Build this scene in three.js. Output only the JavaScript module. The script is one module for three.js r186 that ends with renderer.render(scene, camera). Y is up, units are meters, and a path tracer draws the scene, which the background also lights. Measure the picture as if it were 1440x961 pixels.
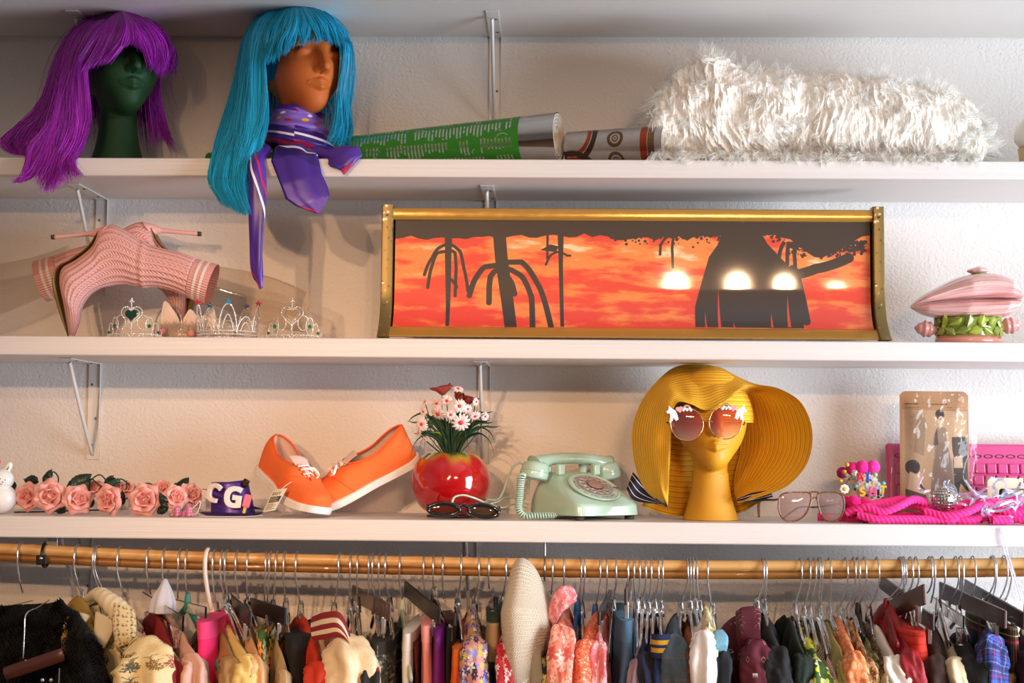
import * as THREE from 'three';
import { RoundedBoxGeometry } from 'three/addons/geometries/RoundedBoxGeometry.js';
import { mergeGeometries } from 'three/addons/utils/BufferGeometryUtils.js';
import { RectAreaLightUniformsLib } from 'three/addons/lights/RectAreaLightUniformsLib.js';
import { ImprovedNoise } from 'three/addons/math/ImprovedNoise.js';
import { FontLoader } from 'three/addons/loaders/FontLoader.js';
import { TextGeometry } from 'three/addons/geometries/TextGeometry.js';

// ---------------------------------------------------------------- camera, light, exposure
const scene = new THREE.Scene();
const renderer = new THREE.WebGLRenderer({ antialias: true });
renderer.toneMapping = THREE.LinearToneMapping;
renderer.toneMappingExposure = 1.0;
renderer.shadowMap.enabled = true;
const EYE = 1.65, F = 2212, rad = Math.PI / 180;
const camera = new THREE.PerspectiveCamera(2 * Math.atan(480.5 / F) / rad, 1440 / 961, 0.05, 40);
camera.rotation.order = 'YXZ';
camera.position.set(0, EYE, 3.234);
camera.rotation.set(3.659 * rad, 1.456 * rad, 0.474 * rad);
camera.updateMatrixWorld(true);
scene.background = new THREE.Color(0.82, 0.9, 1.0);
RectAreaLightUniformsLib.init();

// daylight entering through the shop window in the right-hand wall
const WIN = { x: 2.2, y0: 0.75, y1: 2.2, z0: 0.7, z1: 2.1 };
const daylight = new THREE.RectAreaLight(new THREE.Color(0.77, 0.88, 1.0), 17.5, WIN.z1 - WIN.z0, WIN.y1 - WIN.y0);
daylight.position.set(WIN.x - 0.012, (WIN.y0 + WIN.y1) / 2, (WIN.z0 + WIN.z1) / 2);
daylight.lookAt(0, (WIN.y0 + WIN.y1) / 2, (WIN.z0 + WIN.z1) / 2);
daylight.name = 'window_daylight'; scene.add(daylight);

// warm track spots hung behind the photographer: [x, y, z, aim x, aim y, intensity, half angle]
const SPOTS = [
  [-1.40, 2.60, 4.7, -0.70, 1.42, 21, 13.5], [-1.00, 2.85, 4.3, -0.35, 1.50, 16, 13.5], [0.62, 2.70, 5.0, 0.05, 1.62, 8, 14],
  [0.93, 2.70, 5.0, 0.0, 1.60, 7, 14], [1.16, 2.70, 5.0, 0.5, 1.55, 3, 14], [1.42, 2.66, 5.0, 0.35, 1.55, 3, 14],
];
const WARM = new THREE.Color(1.0, 0.60, 0.33);

// ---------------------------------------------------------------- helpers
const V = (x, y, z) => new THREE.Vector3(x, y, z);
const { sin, cos, PI, abs, min, max, sqrt, pow, floor, hypot, atan2, exp } = Math;
function RNG(seed) { let a = seed >>> 0; return () => { a = (a + 0x6d2b79f5) | 0; let t = Math.imul(a ^ (a >>> 15), 1 | a); t = (t + Math.imul(t ^ (t >>> 7), 61 | t)) ^ t; return ((t ^ (t >>> 14)) >>> 0) / 4294967296; }; }
const perlin = new ImprovedNoise();
const noise = (x, y = 0, z = 0) => perlin.noise(x + 31.7, y + 11.3, z + 57.1);
const fbm = (x, y = 0, z = 0, o = 4) => { let s = 0, a = 0.5, f = 1; for (let i = 0; i < o; i++) { s += a * noise(x * f, y * f, z * f); a *= 0.5; f *= 2; } return s; };
const clamp = (x, a = 0, b = 1) => min(b, max(a, x)), lerp = (a, b, t) => a + (b - a) * t, smooth = (a, b, x) => { const t = clamp((x - a) / (b - a)); return t * t * (3 - 2 * t); };
// a pixel of the photograph to the point on the plane z (distance from the wall)
function W(px, py, z) {
  const d = V((px - 720) / F, -(py - 480.5) / F, -1).applyQuaternion(camera.quaternion);
  return camera.position.clone().addScaledVector(d, (z - camera.position.z) / d.z);
}
const PPM = (z) => F / (3.234 - z);                                   // pixels per metre on the plane z
// piecewise-linear lookup [[t, v], ...]
function pl(tab, t) { if (t <= tab[0][0]) return tab[0][1]; for (let i = 1; i < tab.length; i++) if (t <= tab[i][0]) { const [a, x] = tab[i - 1], [b, y] = tab[i]; return lerp(x, y, (t - a) / (b - a)); } return tab[tab.length - 1][1]; }
const plS = (tab, t) => { const n = tab.length; if (t <= tab[0][0]) return tab[0][1]; for (let i = 1; i < n; i++) if (t <= tab[i][0]) { const [a, x] = tab[i - 1], [b, y] = tab[i]; const u = (t - a) / (b - a); const m0 = i > 1 ? (y - tab[i - 2][1]) / (b - tab[i - 2][0]) * (b - a) : y - x, m1 = i < n - 1 ? (tab[i + 1][1] - x) / (tab[i + 1][0] - a) * (b - a) : y - x; const u2 = u * u, u3 = u2 * u; return (2 * u3 - 3 * u2 + 1) * x + (u3 - 2 * u2 + u) * m0 + (-2 * u3 + 3 * u2) * y + (u3 - u2) * m1; } return tab[n - 1][1]; };

const taken = new Map();
function numbered(n) { const k = taken.get(n) || 0; taken.set(n, k + 1); return k ? `${n}_${String(k).padStart(3, '0')}` : n; }
function thing(name, label, category, pos = [0, 0, 0], group) {
  const o = new THREE.Group(); o.name = numbered(name); o.position.set(...(pos.isVector3 ? pos.toArray() : pos));
  o.userData = { label, category }; if (group) o.userData.group = group; scene.add(o); return o;
}
function part(parent, name, geo, mat, label) {
  const m = new THREE.Mesh(geo, mat); m.name = name; m.castShadow = m.receiveShadow = true; if (label) m.userData.label = label; parent.add(m); return m;
}
function solo(name, geo, mat, label, category, pos = [0, 0, 0], group) {   // a thing that is one mesh
  const m = new THREE.Mesh(geo, mat); m.name = numbered(name); m.castShadow = m.receiveShadow = true; m.position.set(...(pos.isVector3 ? pos.toArray() : pos));
  m.userData = { label, category }; if (group) m.userData.group = group; scene.add(m); return m;
}
function structure(name, geo, mat, label, category) { const m = solo(name, geo, mat, label, category); m.userData.kind = 'structure'; return m; }
const C = (h) => new THREE.Color(h);
function M(color, roughness = 0.6, metalness = 0, extra = {}) { return new THREE.MeshPhysicalMaterial({ color: C(color), roughness, metalness, side: THREE.DoubleSide, ...extra }); }
function canvasTex(w, h, draw, rep, srgb = true) {
  const c = document.createElement('canvas'); c.width = w; c.height = h; const g = c.getContext('2d'); draw(g, w, h);
  const t = new THREE.CanvasTexture(c); t.wrapS = t.wrapT = THREE.RepeatWrapping; t.magFilter = THREE.LinearFilter; if (srgb) t.colorSpace = THREE.SRGBColorSpace; if (rep) t.repeat.set(...rep); return t;
}
function dataTex(w, h, fn, rep) {   // grey relief texture, fn(u, v) in 0..1
  const d = new Uint8Array(w * h * 4); let i = 0; for (let y = 0; y < h; y++) for (let x = 0; x < w; x++) { const v = clamp(fn(x / w, y / h)) * 255; d[i++] = v; d[i++] = v; d[i++] = v; d[i++] = 255; }
  const t = new THREE.DataTexture(d, w, h); t.wrapS = t.wrapT = THREE.RepeatWrapping; t.magFilter = THREE.LinearFilter; if (rep) t.repeat.set(...rep); t.needsUpdate = true; return t;
}
// noise that repeats every 1 in u and v
const tileN = (u, v, f, s = 0) => { const a = noise(u * f, v * f, s), b = noise((u - 1) * f, v * f, s), c = noise(u * f, (v - 1) * f, s), d = noise((u - 1) * f, (v - 1) * f, s); return lerp(lerp(a, b, u), lerp(c, d, u), v); };

// grid surface: fn(u, v) -> Vector3 | [x,y,z]; uv is u*su, v*sv
function surf(nu, nv, fn, su = 1, sv = 1, col) {
  const n = (nu + 1) * (nv + 1), P = new Float32Array(n * 3), U = new Float32Array(n * 2), Cc = col ? new Float32Array(n * 3) : null; let k = 0;
  for (let j = 0; j <= nv; j++) for (let i = 0; i <= nu; i++, k++) {
    const u = i / nu, v = j / nv, p = fn(u, v), q = p.isVector3 ? [p.x, p.y, p.z] : p; P.set(q, k * 3); U[k * 2] = u * su; U[k * 2 + 1] = v * sv;
    if (col) { const c = col(u, v, q); Cc.set(c.isColor ? [c.r, c.g, c.b] : c, k * 3); }
  }
  const I = new Uint32Array(nu * nv * 6); k = 0;
  for (let j = 0; j < nv; j++) for (let i = 0; i < nu; i++) { const a = j * (nu + 1) + i, b = a + 1, c = a + nu + 1, d = c + 1; I[k++] = a; I[k++] = b; I[k++] = d; I[k++] = a; I[k++] = d; I[k++] = c; }
  const g = new THREE.BufferGeometry(); g.setAttribute('position', new THREE.BufferAttribute(P, 3)); g.setAttribute('uv', new THREE.BufferAttribute(U, 2)); if (Cc) g.setAttribute('color', new THREE.BufferAttribute(Cc, 3));
  g.setIndex(new THREE.BufferAttribute(I, 1)); g.computeVertexNormals();
  // weld the normals of a seam where u = 0 meets u = 1
  const N = g.attributes.normal; for (let j = 0; j <= nv; j++) { const a = j * (nu + 1), b = a + nu; if (hypot(P[a * 3] - P[b * 3], P[a * 3 + 1] - P[b * 3 + 1], P[a * 3 + 2] - P[b * 3 + 2]) < 1e-6) { const x = N.getX(a) + N.getX(b), y = N.getY(a) + N.getY(b), z = N.getZ(a) + N.getZ(b), l = hypot(x, y, z) || 1; N.setXYZ(a, x / l, y / l, z / l); N.setXYZ(b, x / l, y / l, z / l); } }
  return g;
}
const vec = (p) => (p.isVector3 ? p : V(...p));
const crv = (pts, closed = false, tension = 0.5) => new THREE.CatmullRomCurve3(pts.map(vec), closed, 'centripetal', tension);
// swept tube with a varying radius; r number or fn(t); flat squashes the second axis; up gives the frame
function sweep(pts, r, n = 24, m = 8, { closed = false, flat = 1, cap = true, up, su = 1, sv = 1, raw = false, mod } = {}) {
  const c = raw ? null : crv(pts, closed), P = []; for (let i = 0; i <= n; i++) P.push(raw ? vec(pts[i]) : c.getPoint(i / n));
  const rf = typeof r === 'function' ? r : () => r, T = P.map((p, i) => { const a = P[closed ? (i - 1 + n) % n : max(0, i - 1)], b = P[closed ? (i + 1) % n : min(n, i + 1)]; return b.clone().sub(a).normalize(); });
  let N = up ? up.clone() : (abs(T[0].y) < 0.9 ? V(0, 1, 0) : V(1, 0, 0)); const fr = [];
  for (let i = 0; i <= n; i++) { N = (up && !raw ? up.clone() : N).addScaledVector(T[i], -N.dot(T[i])).normalize(); if (up) { N = up.clone().addScaledVector(T[i], -up.dot(T[i])).normalize(); } fr.push([N.clone(), T[i].clone().cross(N)]); }
  const rings = cap && !closed ? [[0, 0], ...P.map((_, i) => [i, 1]), [n, 0]] : P.map((_, i) => [i, 1]), R = rings.length - 1;
  return surf(m, R, (u, v) => { const [i, k] = rings[Math.round(v * R)], a = -u * 2 * PI, q = rf(i / n) * k * (mod ? mod(a, i / n) : 1), f = typeof flat === 'function' ? flat(i / n) : flat; return P[i].clone().addScaledVector(fr[i][0], cos(a) * q).addScaledVector(fr[i][1], sin(a) * q * f); }, su, sv);
}
const rod = (a, b, r, m = 8, r2 = r) => sweep([a, b], (t) => lerp(r, r2, t), 1, m, { raw: true });
const lathe = (pts, n = 32) => new THREE.LatheGeometry(pts.map(([x, y]) => new THREE.Vector2(max(x, 1e-5), y)), n);
const box = (w, h, d, r = 0.002, s = 2) => new RoundedBoxGeometry(w, h, d, s, min(r, w / 2.01, h / 2.01, d / 2.01));
const at = (g, x = 0, y = 0, z = 0, rx = 0, ry = 0, rz = 0, s = 1) => g.applyMatrix4(new THREE.Matrix4().compose(V(x, y, z), new THREE.Quaternion().setFromEuler(new THREE.Euler(rx, ry, rz)), typeof s === 'number' ? V(s, s, s) : V(...s)));
const ball = (x, y, z, r, a = 16, b = 12) => at(new THREE.SphereGeometry(1, a, b), x, y, z, 0, 0, 0, typeof r === 'number' ? [r, r, r] : r);
function merge(list) { const L = list.map((g) => { const q = g.index ? g.toNonIndexed() : g; for (const k of Object.keys(q.attributes)) if (!['position', 'normal', 'uv'].includes(k)) q.deleteAttribute(k); return q; }); return mergeGeometries(L); }
const shape = (pts) => { const s = new THREE.Shape(); pts.forEach(([x, y], i) => (i ? s.lineTo(x, y) : s.moveTo(x, y))); s.closePath(); return s; };
const extr = (s, depth, bevel = 0, curve = 8, bs = 2) => new THREE.ExtrudeGeometry(Array.isArray(s) ? shape(s) : s, { depth, bevelEnabled: bevel > 0, bevelSize: bevel, bevelThickness: bevel, bevelSegments: bs, curveSegments: curve });
// body between two rails: elliptical sections whose long axis joins A(t) to B(t), half depth d(t) along z (rails as 3D points)
function railLoft(A, B, dep, n = 40, m = 24, { pw = 2, su = 1, sv = 1, wob, cap = true, col, lin = false } = {}) {
  const mkc = (Q) => { if (!lin) return crv(Q); const c = new THREE.CurvePath(), q = Q.map(vec); for (let i = 1; i < q.length; i++) c.add(new THREE.LineCurve3(q[i - 1], q[i])); return c; };
  const a = mkc(A), b = mkc(B), df = typeof dep === 'function' ? dep : (t) => pl(dep, t);
  const R = cap ? n + 2 : n;
  return surf(m, R, (u, v) => {
    let i = Math.round(v * R), k = 1; if (cap) { if (i === 0) { k = 0; } else if (i === R) { k = 0; } i = clamp(i - 1, 0, n); }
    const t = i / n, p = a.getPoint(t), q = b.getPoint(t), c = p.clone().add(q).multiplyScalar(0.5), h = p.clone().sub(q).multiplyScalar(0.5);
    const T = a.getTangent(t).add(b.getTangent(t)).normalize(), D = V().crossVectors(T, h).normalize(); if (D.z < 0) D.negate();
    const an = u * 2 * PI, ca = cos(an), sa = sin(an), e = 2 / pw, x = Math.sign(ca) * pow(abs(ca), e), y = Math.sign(sa) * pow(abs(sa), e);
    const w = wob ? wob(u, t) : 0;
    return c.addScaledVector(h, x * k * (1 + w)).addScaledVector(D, y * df(t) * k * (1 + w));
  }, su, sv, col);
}
// many thin tapered strands in one geometry; each: {p: [Vector3...], r}
function strandGeo(list, seg = 12, sides = 3, tip = 0.15) {
  const per = (seg + 1) * sides, n = list.length * per, P = new Float32Array(n * 3), N = new Float32Array(n * 3), Uv = new Float32Array(n * 2), Cl = list[0].c ? new Float32Array(n * 3) : null, I = new Uint32Array(list.length * seg * sides * 6); let o = 0, ii = 0;
  const a = V(), b = V(), t = V(), nn = V(), bb = V();
  for (const s of list) {
    const c = s.p.length > 2 ? crv(s.p) : null, Q = []; for (let i = 0; i <= seg; i++) Q.push(c ? c.getPoint(i / seg) : s.p[0].clone().lerp(s.p[1], i / seg));
    nn.set(0.3, 0.2, 1);
    for (let i = 0; i <= seg; i++) {
      t.copy(Q[min(seg, i + 1)]).sub(Q[max(0, i - 1)]).normalize(); nn.addScaledVector(t, -nn.dot(t)).normalize(); bb.crossVectors(t, nn);
      const u = i / seg, r = s.r * (u < 0.7 ? 1 : lerp(1, tip, (u - 0.7) / 0.3));
      for (let k = 0; k < sides; k++) { const q = (k / sides) * 2 * PI, x = cos(q), y = sin(q), j = o + i * sides + k; const nx = nn.x * x + bb.x * y, ny = nn.y * x + bb.y * y, nz = nn.z * x + bb.z * y; P[j * 3] = Q[i].x + nx * r; P[j * 3 + 1] = Q[i].y + ny * r; P[j * 3 + 2] = Q[i].z + nz * r; N[j * 3] = nx; N[j * 3 + 1] = ny; N[j * 3 + 2] = nz; Uv[j * 2] = k / sides; Uv[j * 2 + 1] = u; if (Cl) { Cl[j * 3] = s.c[0]; Cl[j * 3 + 1] = s.c[1]; Cl[j * 3 + 2] = s.c[2]; } }
    }
    for (let i = 0; i < seg; i++) for (let k = 0; k < sides; k++) { const p = o + i * sides + k, q = o + i * sides + ((k + 1) % sides), r = p + sides, z = q + sides; I[ii++] = p; I[ii++] = q; I[ii++] = z; I[ii++] = p; I[ii++] = z; I[ii++] = r; }
    o += per;
  }
  const g = new THREE.BufferGeometry(); g.setAttribute('position', new THREE.BufferAttribute(P, 3)); g.setAttribute('normal', new THREE.BufferAttribute(N, 3)); g.setAttribute('uv', new THREE.BufferAttribute(Uv, 2)); if (Cl) g.setAttribute('color', new THREE.BufferAttribute(Cl, 3)); g.setIndex(new THREE.BufferAttribute(I, 1)); return g;
}
const font = await new FontLoader().loadAsync('fonts/droid/droid_sans_bold.typeface.json');
function letter(ch, size, depth) { const g = new TextGeometry(ch, { font, size, depth, curveSegments: 5, bevelEnabled: true, bevelSize: size * 0.04, bevelThickness: size * 0.05, bevelSegments: 2 }); g.center(); return g; }

// ---------------------------------------------------------------- the room
const plaster = dataTex(512, 512, (u, v) => 0.5 + 0.55 * tileN(u, v, 44, 1) + 0.55 * tileN(u, v, 85, 2) + 0.35 * tileN(u, v, 15, 3));
plaster.repeat.set(3.1, 3.1);
const wallMat = M('#e3dcd6', 0.75, 0, { bumpMap: plaster, bumpScale: 0.0011 });
const plainMat = M('#e3dcd6', 0.9);
const slab = (x0, x1, y0, y1, z0, z1) => { const g = new THREE.BoxGeometry(x1 - x0, y1 - y0, z1 - z0); const u = g.attributes.uv, p = g.attributes.position; for (let i = 0; i < u.count; i++) { const n = g.attributes.normal; const X = p.getX(i) + (x0 + x1) / 2, Y = p.getY(i) + (y0 + y1) / 2, Z = p.getZ(i) + (z0 + z1) / 2; if (abs(n.getZ(i)) > 0.5) u.setXY(i, X, Y); else if (abs(n.getY(i)) > 0.5) u.setXY(i, X, Z); else u.setXY(i, Z, Y); } g.translate((x0 + x1) / 2, (y0 + y1) / 2, (z0 + z1) / 2); return g; };
const CEIL = 3.4, XL = -4.6, XR = WIN.x, ZF = 9.5;
structure('wall_back', slab(XL - 0.15, XR + 0.15, 0, CEIL, -0.15, 0), wallMat, 'off-white rough plaster wall behind the shelves', 'wall');
structure('wall_left', slab(XL - 0.15, XL, 0, CEIL, 0, ZF), plainMat, 'plain plaster side wall at the left end of the shop', 'wall');
structure('wall_front', slab(XL - 0.15, XR + 0.15, 0, CEIL, ZF, ZF + 0.15), plainMat, 'plain plaster wall facing the shelves across the shop', 'wall');
structure('floor', slab(XL - 0.15, XR + 0.15, -0.15, 0, 0, ZF), M('#8a6a4c', 0.6), 'brown wooden shop floor', 'floor');
structure('ceiling', slab(XL - 0.15, XR + 0.15, CEIL, CEIL + 0.15, 0, ZF), plainMat, 'plain white shop ceiling', 'ceiling');
structure('wall_right', merge([slab(XR, XR + 0.15, 0, WIN.y0, 0, ZF), slab(XR, XR + 0.15, WIN.y1, CEIL, 0, ZF), slab(XR, XR + 0.15, WIN.y0, WIN.y1, 0, WIN.z0), slab(XR, XR + 0.15, WIN.y0, WIN.y1, WIN.z1, ZF)]), plainMat, 'plain plaster side wall with the shop window', 'wall');
{ // shop window in the right-hand wall
  const w = thing('window_1', 'white framed shop window letting daylight in from the side', 'window', [WIN.x + 0.07, WIN.y0, (WIN.z0 + WIN.z1) / 2]); w.userData.kind = 'structure';
  const h = WIN.y1 - WIN.y0, l = WIN.z1 - WIN.z0, wm = M('#e8e6e2', 0.5);
  part(w, 'window_frame', merge([box(0.06, 0.06, l).translate(0, 0.03, 0), box(0.06, 0.06, l).translate(0, h - 0.03, 0), box(0.06, h, 0.06).translate(0, h / 2, l / 2 - 0.03), box(0.06, h, 0.06).translate(0, h / 2, -l / 2 + 0.03), box(0.05, h, 0.04).translate(0, h / 2, 0)]), wm);
  for (const s of [-1, 1]) part(w, 'pane', box(0.005, h - 0.1, l / 2 - 0.07, 0.001).translate(0, h / 2, s * (l / 4)), new THREE.MeshPhysicalMaterial({ color: 0xffffff, transmission: 1, roughness: 0, thickness: 0 }));
}
// track light heads: each is a can with a glowing lamp and the spot light in front of it
{
  const black = M('#2a2a2c', 0.4, 0.6), glow = new THREE.MeshStandardMaterial({ color: 0xffffff, emissive: new THREE.Color(1.0, 0.66, 0.36), emissiveIntensity: 60 });
  SPOTS.forEach(([x, y, z, ax, ay, I, ang], i) => {
    const t = thing('track_lamp', 'black ceiling lamp head with a warm spot bulb, hung behind the photographer', 'lamp', [x, y, z], 'warm ceiling lamps facing the shelves');
    const d = V(ax - x, ay - y, 0.1 - z).normalize(), q = new THREE.Quaternion().setFromUnitVectors(V(0, 0, 1), d);
    const can = part(t, 'lamp_can', at(lathe([[0.0, -0.1], [0.03, -0.098], [0.042, -0.06], [0.046, 0.03], [0.043, 0.03], [0.04, -0.03], [0, -0.03]], 24), 0, 0, 0, PI / 2), black); can.quaternion.copy(q);
    const b = part(t, 'lamp_glass', at(new THREE.CircleGeometry(0.037, 24), 0, 0, 0.012), glow); b.quaternion.copy(q);
    part(t, 'stem', rod(V(0, 0.03, 0), V(0, CEIL - y, 0), 0.007, 8), black);
    const s = new THREE.SpotLight(WARM, I, 0, ang * rad, 1.0, 2); s.position.copy(d.clone().multiplyScalar(0.05)); s.castShadow = true; s.shadow.radius = 2.0;
    s.target.position.copy(d.clone().multiplyScalar(4)); t.add(s); t.add(s.target);
  });
}
// ---------------------------------------------------------------- shelves
const SH = { 4: [2.529, 2.4936], 3: [2.1838, 2.1491], 2: [1.8428, 1.8065], 1: [1.5035, 1.4634] }, DEP = 0.29;
const shelfMat = M('#dfd7d2', 0.42, 0, { bumpMap: dataTex(128, 256, (u, v) => 0.5 + 0.5 * tileN(u, v, 4, 8) + 0.5 * tileN(u * 0.25 % 1, v, 40, 6)), bumpScale: 0.0006 });
const shelfWhere = { 4: 'topmost white wooden shelf board, seen from below', 3: 'white wooden shelf board carrying the two wigged heads and the fur', 2: 'white wooden shelf board carrying the framed sunset picture', 1: 'white wooden shelf board above the bamboo clothes rail' };
for (const k of [4, 3, 2, 1]) { const [t, b] = SH[k]; const g = box(3.3, t - b, DEP, 0.0035, 3); solo('shelf_board', g, shelfMat, shelfWhere[k], 'shelf', [0, (t + b) / 2, DEP / 2 + 0.0005], 'white wall shelves'); }
// brackets: [centre px at the wall, shelf]
{
  const wm = M('#dcd8d4', 0.38, 0.1), sm = M('#8b8580', 0.35, 0.8);
  const put = (px, py, k, label) => {
    const x = W(px, py, 0).x, y = SH[k][1], t = thing('shelf_bracket', label, 'bracket', [x, y, 0], 'white metal shelf brackets');
    const h = 0.2, d = 0.205, w = 0.026, th = 0.0022;
    part(t, 'wall_plate', box(w, h, th, 0.0008).translate(0, -h / 2, th / 2 + 0.0008), wm);
    part(t, 'arm', box(w, th, d, 0.0008).translate(0, -th / 2 - 0.0004, d / 2), wm);
    part(t, 'brace', sweep([V(-0.001, -h + 0.012, 0.006), V(-0.001, -h * 0.5 - 0.002, d * 0.5 - 0.014), V(-0.001, -0.008, d - 0.035)], 0.0055, 14, 8, { flat: 0.65 }), wm);
    part(t, 'rib', box(0.0016, h, 0.006, 0.0005).translate(w / 2 - 0.001, -h / 2, 0.0035), wm);
    for (const [sx, sy] of [[-0.005, -0.045], [0.004, -0.115], [-0.003, -0.17]]) part(t, 'screw', at(new THREE.SphereGeometry(0.0035, 10, 6, 0, 2 * PI, 0, PI / 2), sx, sy, 0.002, PI / 2, 0, 0, [1, 0.55, 1]), sm);
    for (const sz of [0.05, 0.15]) part(t, 'screw', at(new THREE.SphereGeometry(0.0035, 10, 6, 0, 2 * PI, 0, PI / 2), 0.006, -0.003, sz, PI, 0, 0, [1, 0.55, 1]), sm);
  };
  put(142, 60, 4, 'white metal bracket under the topmost shelf, behind the purple wig');
  put(697, 60, 4, 'white metal bracket under the topmost shelf, above the green foil roll');
  put(144, 290, 3, 'white metal bracket behind the pink knitted boots');
  put(690, 290, 3, 'white metal bracket mostly hidden behind the framed sunset picture');
  put(134, 520, 2, 'white metal bracket above the row of pink roses');
  put(681, 525, 2, 'white metal bracket behind the tomato vase flowers');
  put(122, 780, 1, 'white metal bracket under the lowest shelf, behind the cream printed blouse');
  put(662, 780, 1, 'white metal bracket under the lowest shelf, behind the middle of the bamboo rail');
}
// ---------------------------------------------------------------- foam display heads
const headGeo = (() => {
  const sm = (a, b, k) => { const h = clamp(0.5 + 0.5 * (b - a) / k); return lerp(b, a, h) - k * h * (1 - h); };
  const sub = (a, b, k) => -sm(-a, b, k);
  const ell = (x, y, z, cx, cy, cz, rx, ry, rz) => { const X = (x - cx) / rx, Y = (y - cy) / ry, Z = (z - cz) / rz, q = hypot(X, Y, Z), g = hypot(X / rx, Y / ry, Z / rz); return g < 1e-9 ? -rx : q * (q - 1) / g; };
  const cap = (x, y, z, a, b, r0, r1) => { const d = [b[0] - a[0], b[1] - a[1], b[2] - a[2]], p = [x - a[0], y - a[1], z - a[2]], h = clamp((p[0] * d[0] + p[1] * d[1] + p[2] * d[2]) / (d[0] * d[0] + d[1] * d[1] + d[2] * d[2])); return hypot(p[0] - d[0] * h, p[1] - d[1] * h, p[2] - d[2] * h) - lerp(r0, r1, h); };
  const f = (x, y, z) => {
    const ax = abs(x);
    let d = ell(x, y, z, 0, 0.204, -0.014, 0.0715, 0.080, 0.088);
    d = sm(d, ell(x, y, z, 0, 0.176, 0.014, 0.056, 0.072, 0.066), 0.022);
    d = sm(d, ell(x, y, z, 0, 0.119, 0.048, 0.02, 0.019, 0.024), 0.034);          // chin
    d = sm(d, cap(x, y, z, [0, 0.0, -0.008], [0, 0.14, -0.012], 0.031, 0.033), 0.016);
    d = sm(d, ell(x, y, z, 0, 0.166, 0.032, 0.047, 0.03, 0.043), 0.02);
    const r = hypot(x, z + 0.008) - (0.031 + 0.023 * pow(clamp(1 - y / 0.085), 1.3)); d = sm(d, max(r, y - 0.085), 0.012);   // flared base
    d = sub(d, ell(ax, y, z, 0.029, 0.201, 0.088, 0.017, 0.0115, 0.020), 0.012);    // sockets
    d = sm(d, ell(ax, y, z, 0.028, 0.199, 0.064, 0.015, 0.0085, 0.0105), 0.004);    // eyelids
    d = sm(d, cap(x, y, z, [0, 0.206, 0.074], [0, 0.170, 0.099], 0.0062, 0.0092), 0.007);  // nose
    d = sm(d, ell(ax, y, z, 0.0085, 0.1665, 0.085, 0.006, 0.0055, 0.007), 0.006);
    d = sm(d, cap(ax, y, z, [0.002, 0.1475, 0.081], [0.019, 0.145, 0.073], 0.0058, 0.003), 0.004);  // lips
    d = sm(d, cap(ax, y, z, [0, 0.1385, 0.0795], [0.016, 0.1415, 0.073], 0.0068, 0.003), 0.004);
    d = sub(d, cap(ax, y, z, [0, 0.1432, 0.0875], [0.019, 0.1432, 0.0745], 0.0016, 0.0014), 0.003);
    return d;
  };
  const nu = 132, nv = 150, H = 0.2842;
  return surf(nu, nv + 2, (u, v) => {
    let j = Math.round(v * (nv + 2)); if (j === 0 || j === nv + 2) return [0, j ? H : 0, -0.008]; j -= 1;
    const y = j === 0 ? 0.0004 : H * (1 - pow(1 - j / nv, 1.08)) - 0.0006, w = u * 2 - 1, th = (w * 0.62 + pow(w, 3) * 0.38) * PI;   // finer towards the face
    const dx = sin(th), dz = cos(th); let r = 0.125; for (let i = 0; i < 60; i++) { const d = f(dx * r, y, -0.006 + dz * r); if (d < 0.00015) break; r -= d * 0.75; if (r < 0.0008) { r = 0.0008; break; } }
    return [dx * r, y, -0.006 + dz * r];
  }, 6, 6);
})();
const foam = dataTex(256, 256, (u, v) => 0.5 + 0.6 * tileN(u, v, 60, 5) + 0.4 * tileN(u, v, 28, 9));
function foamHead(name, px, z, k, yaw, color, label, rough = 0.62) {
  const p = W(px, 300, z); const t = thing(name, label, 'mannequin head', [p.x, SH[k][0], z], 'foam display heads');
  t.rotation.y = yaw * rad; if (k === 3) t.scale.set(1.075, 1.12, 1.075); part(t, 'head', headGeo, M(color, rough, 0, { bumpMap: foam, bumpScale: 0.0004 })); return t;
}
foamHead('mannequin_head', 165, 0.15, 3, 32, '#12401a', 'dark green foam mannequin head wearing the purple wig');
foamHead('mannequin_head', 422, 0.15, 3, 34, '#c2601c', 'orange foam mannequin head wearing the turquoise wig and scarf');
foamHead('mannequin_head', 1000, 0.185, 1, 1, '#dc9c1c', 'mustard yellow foam mannequin head wearing a sun hat and round glasses', 0.5);

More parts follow.
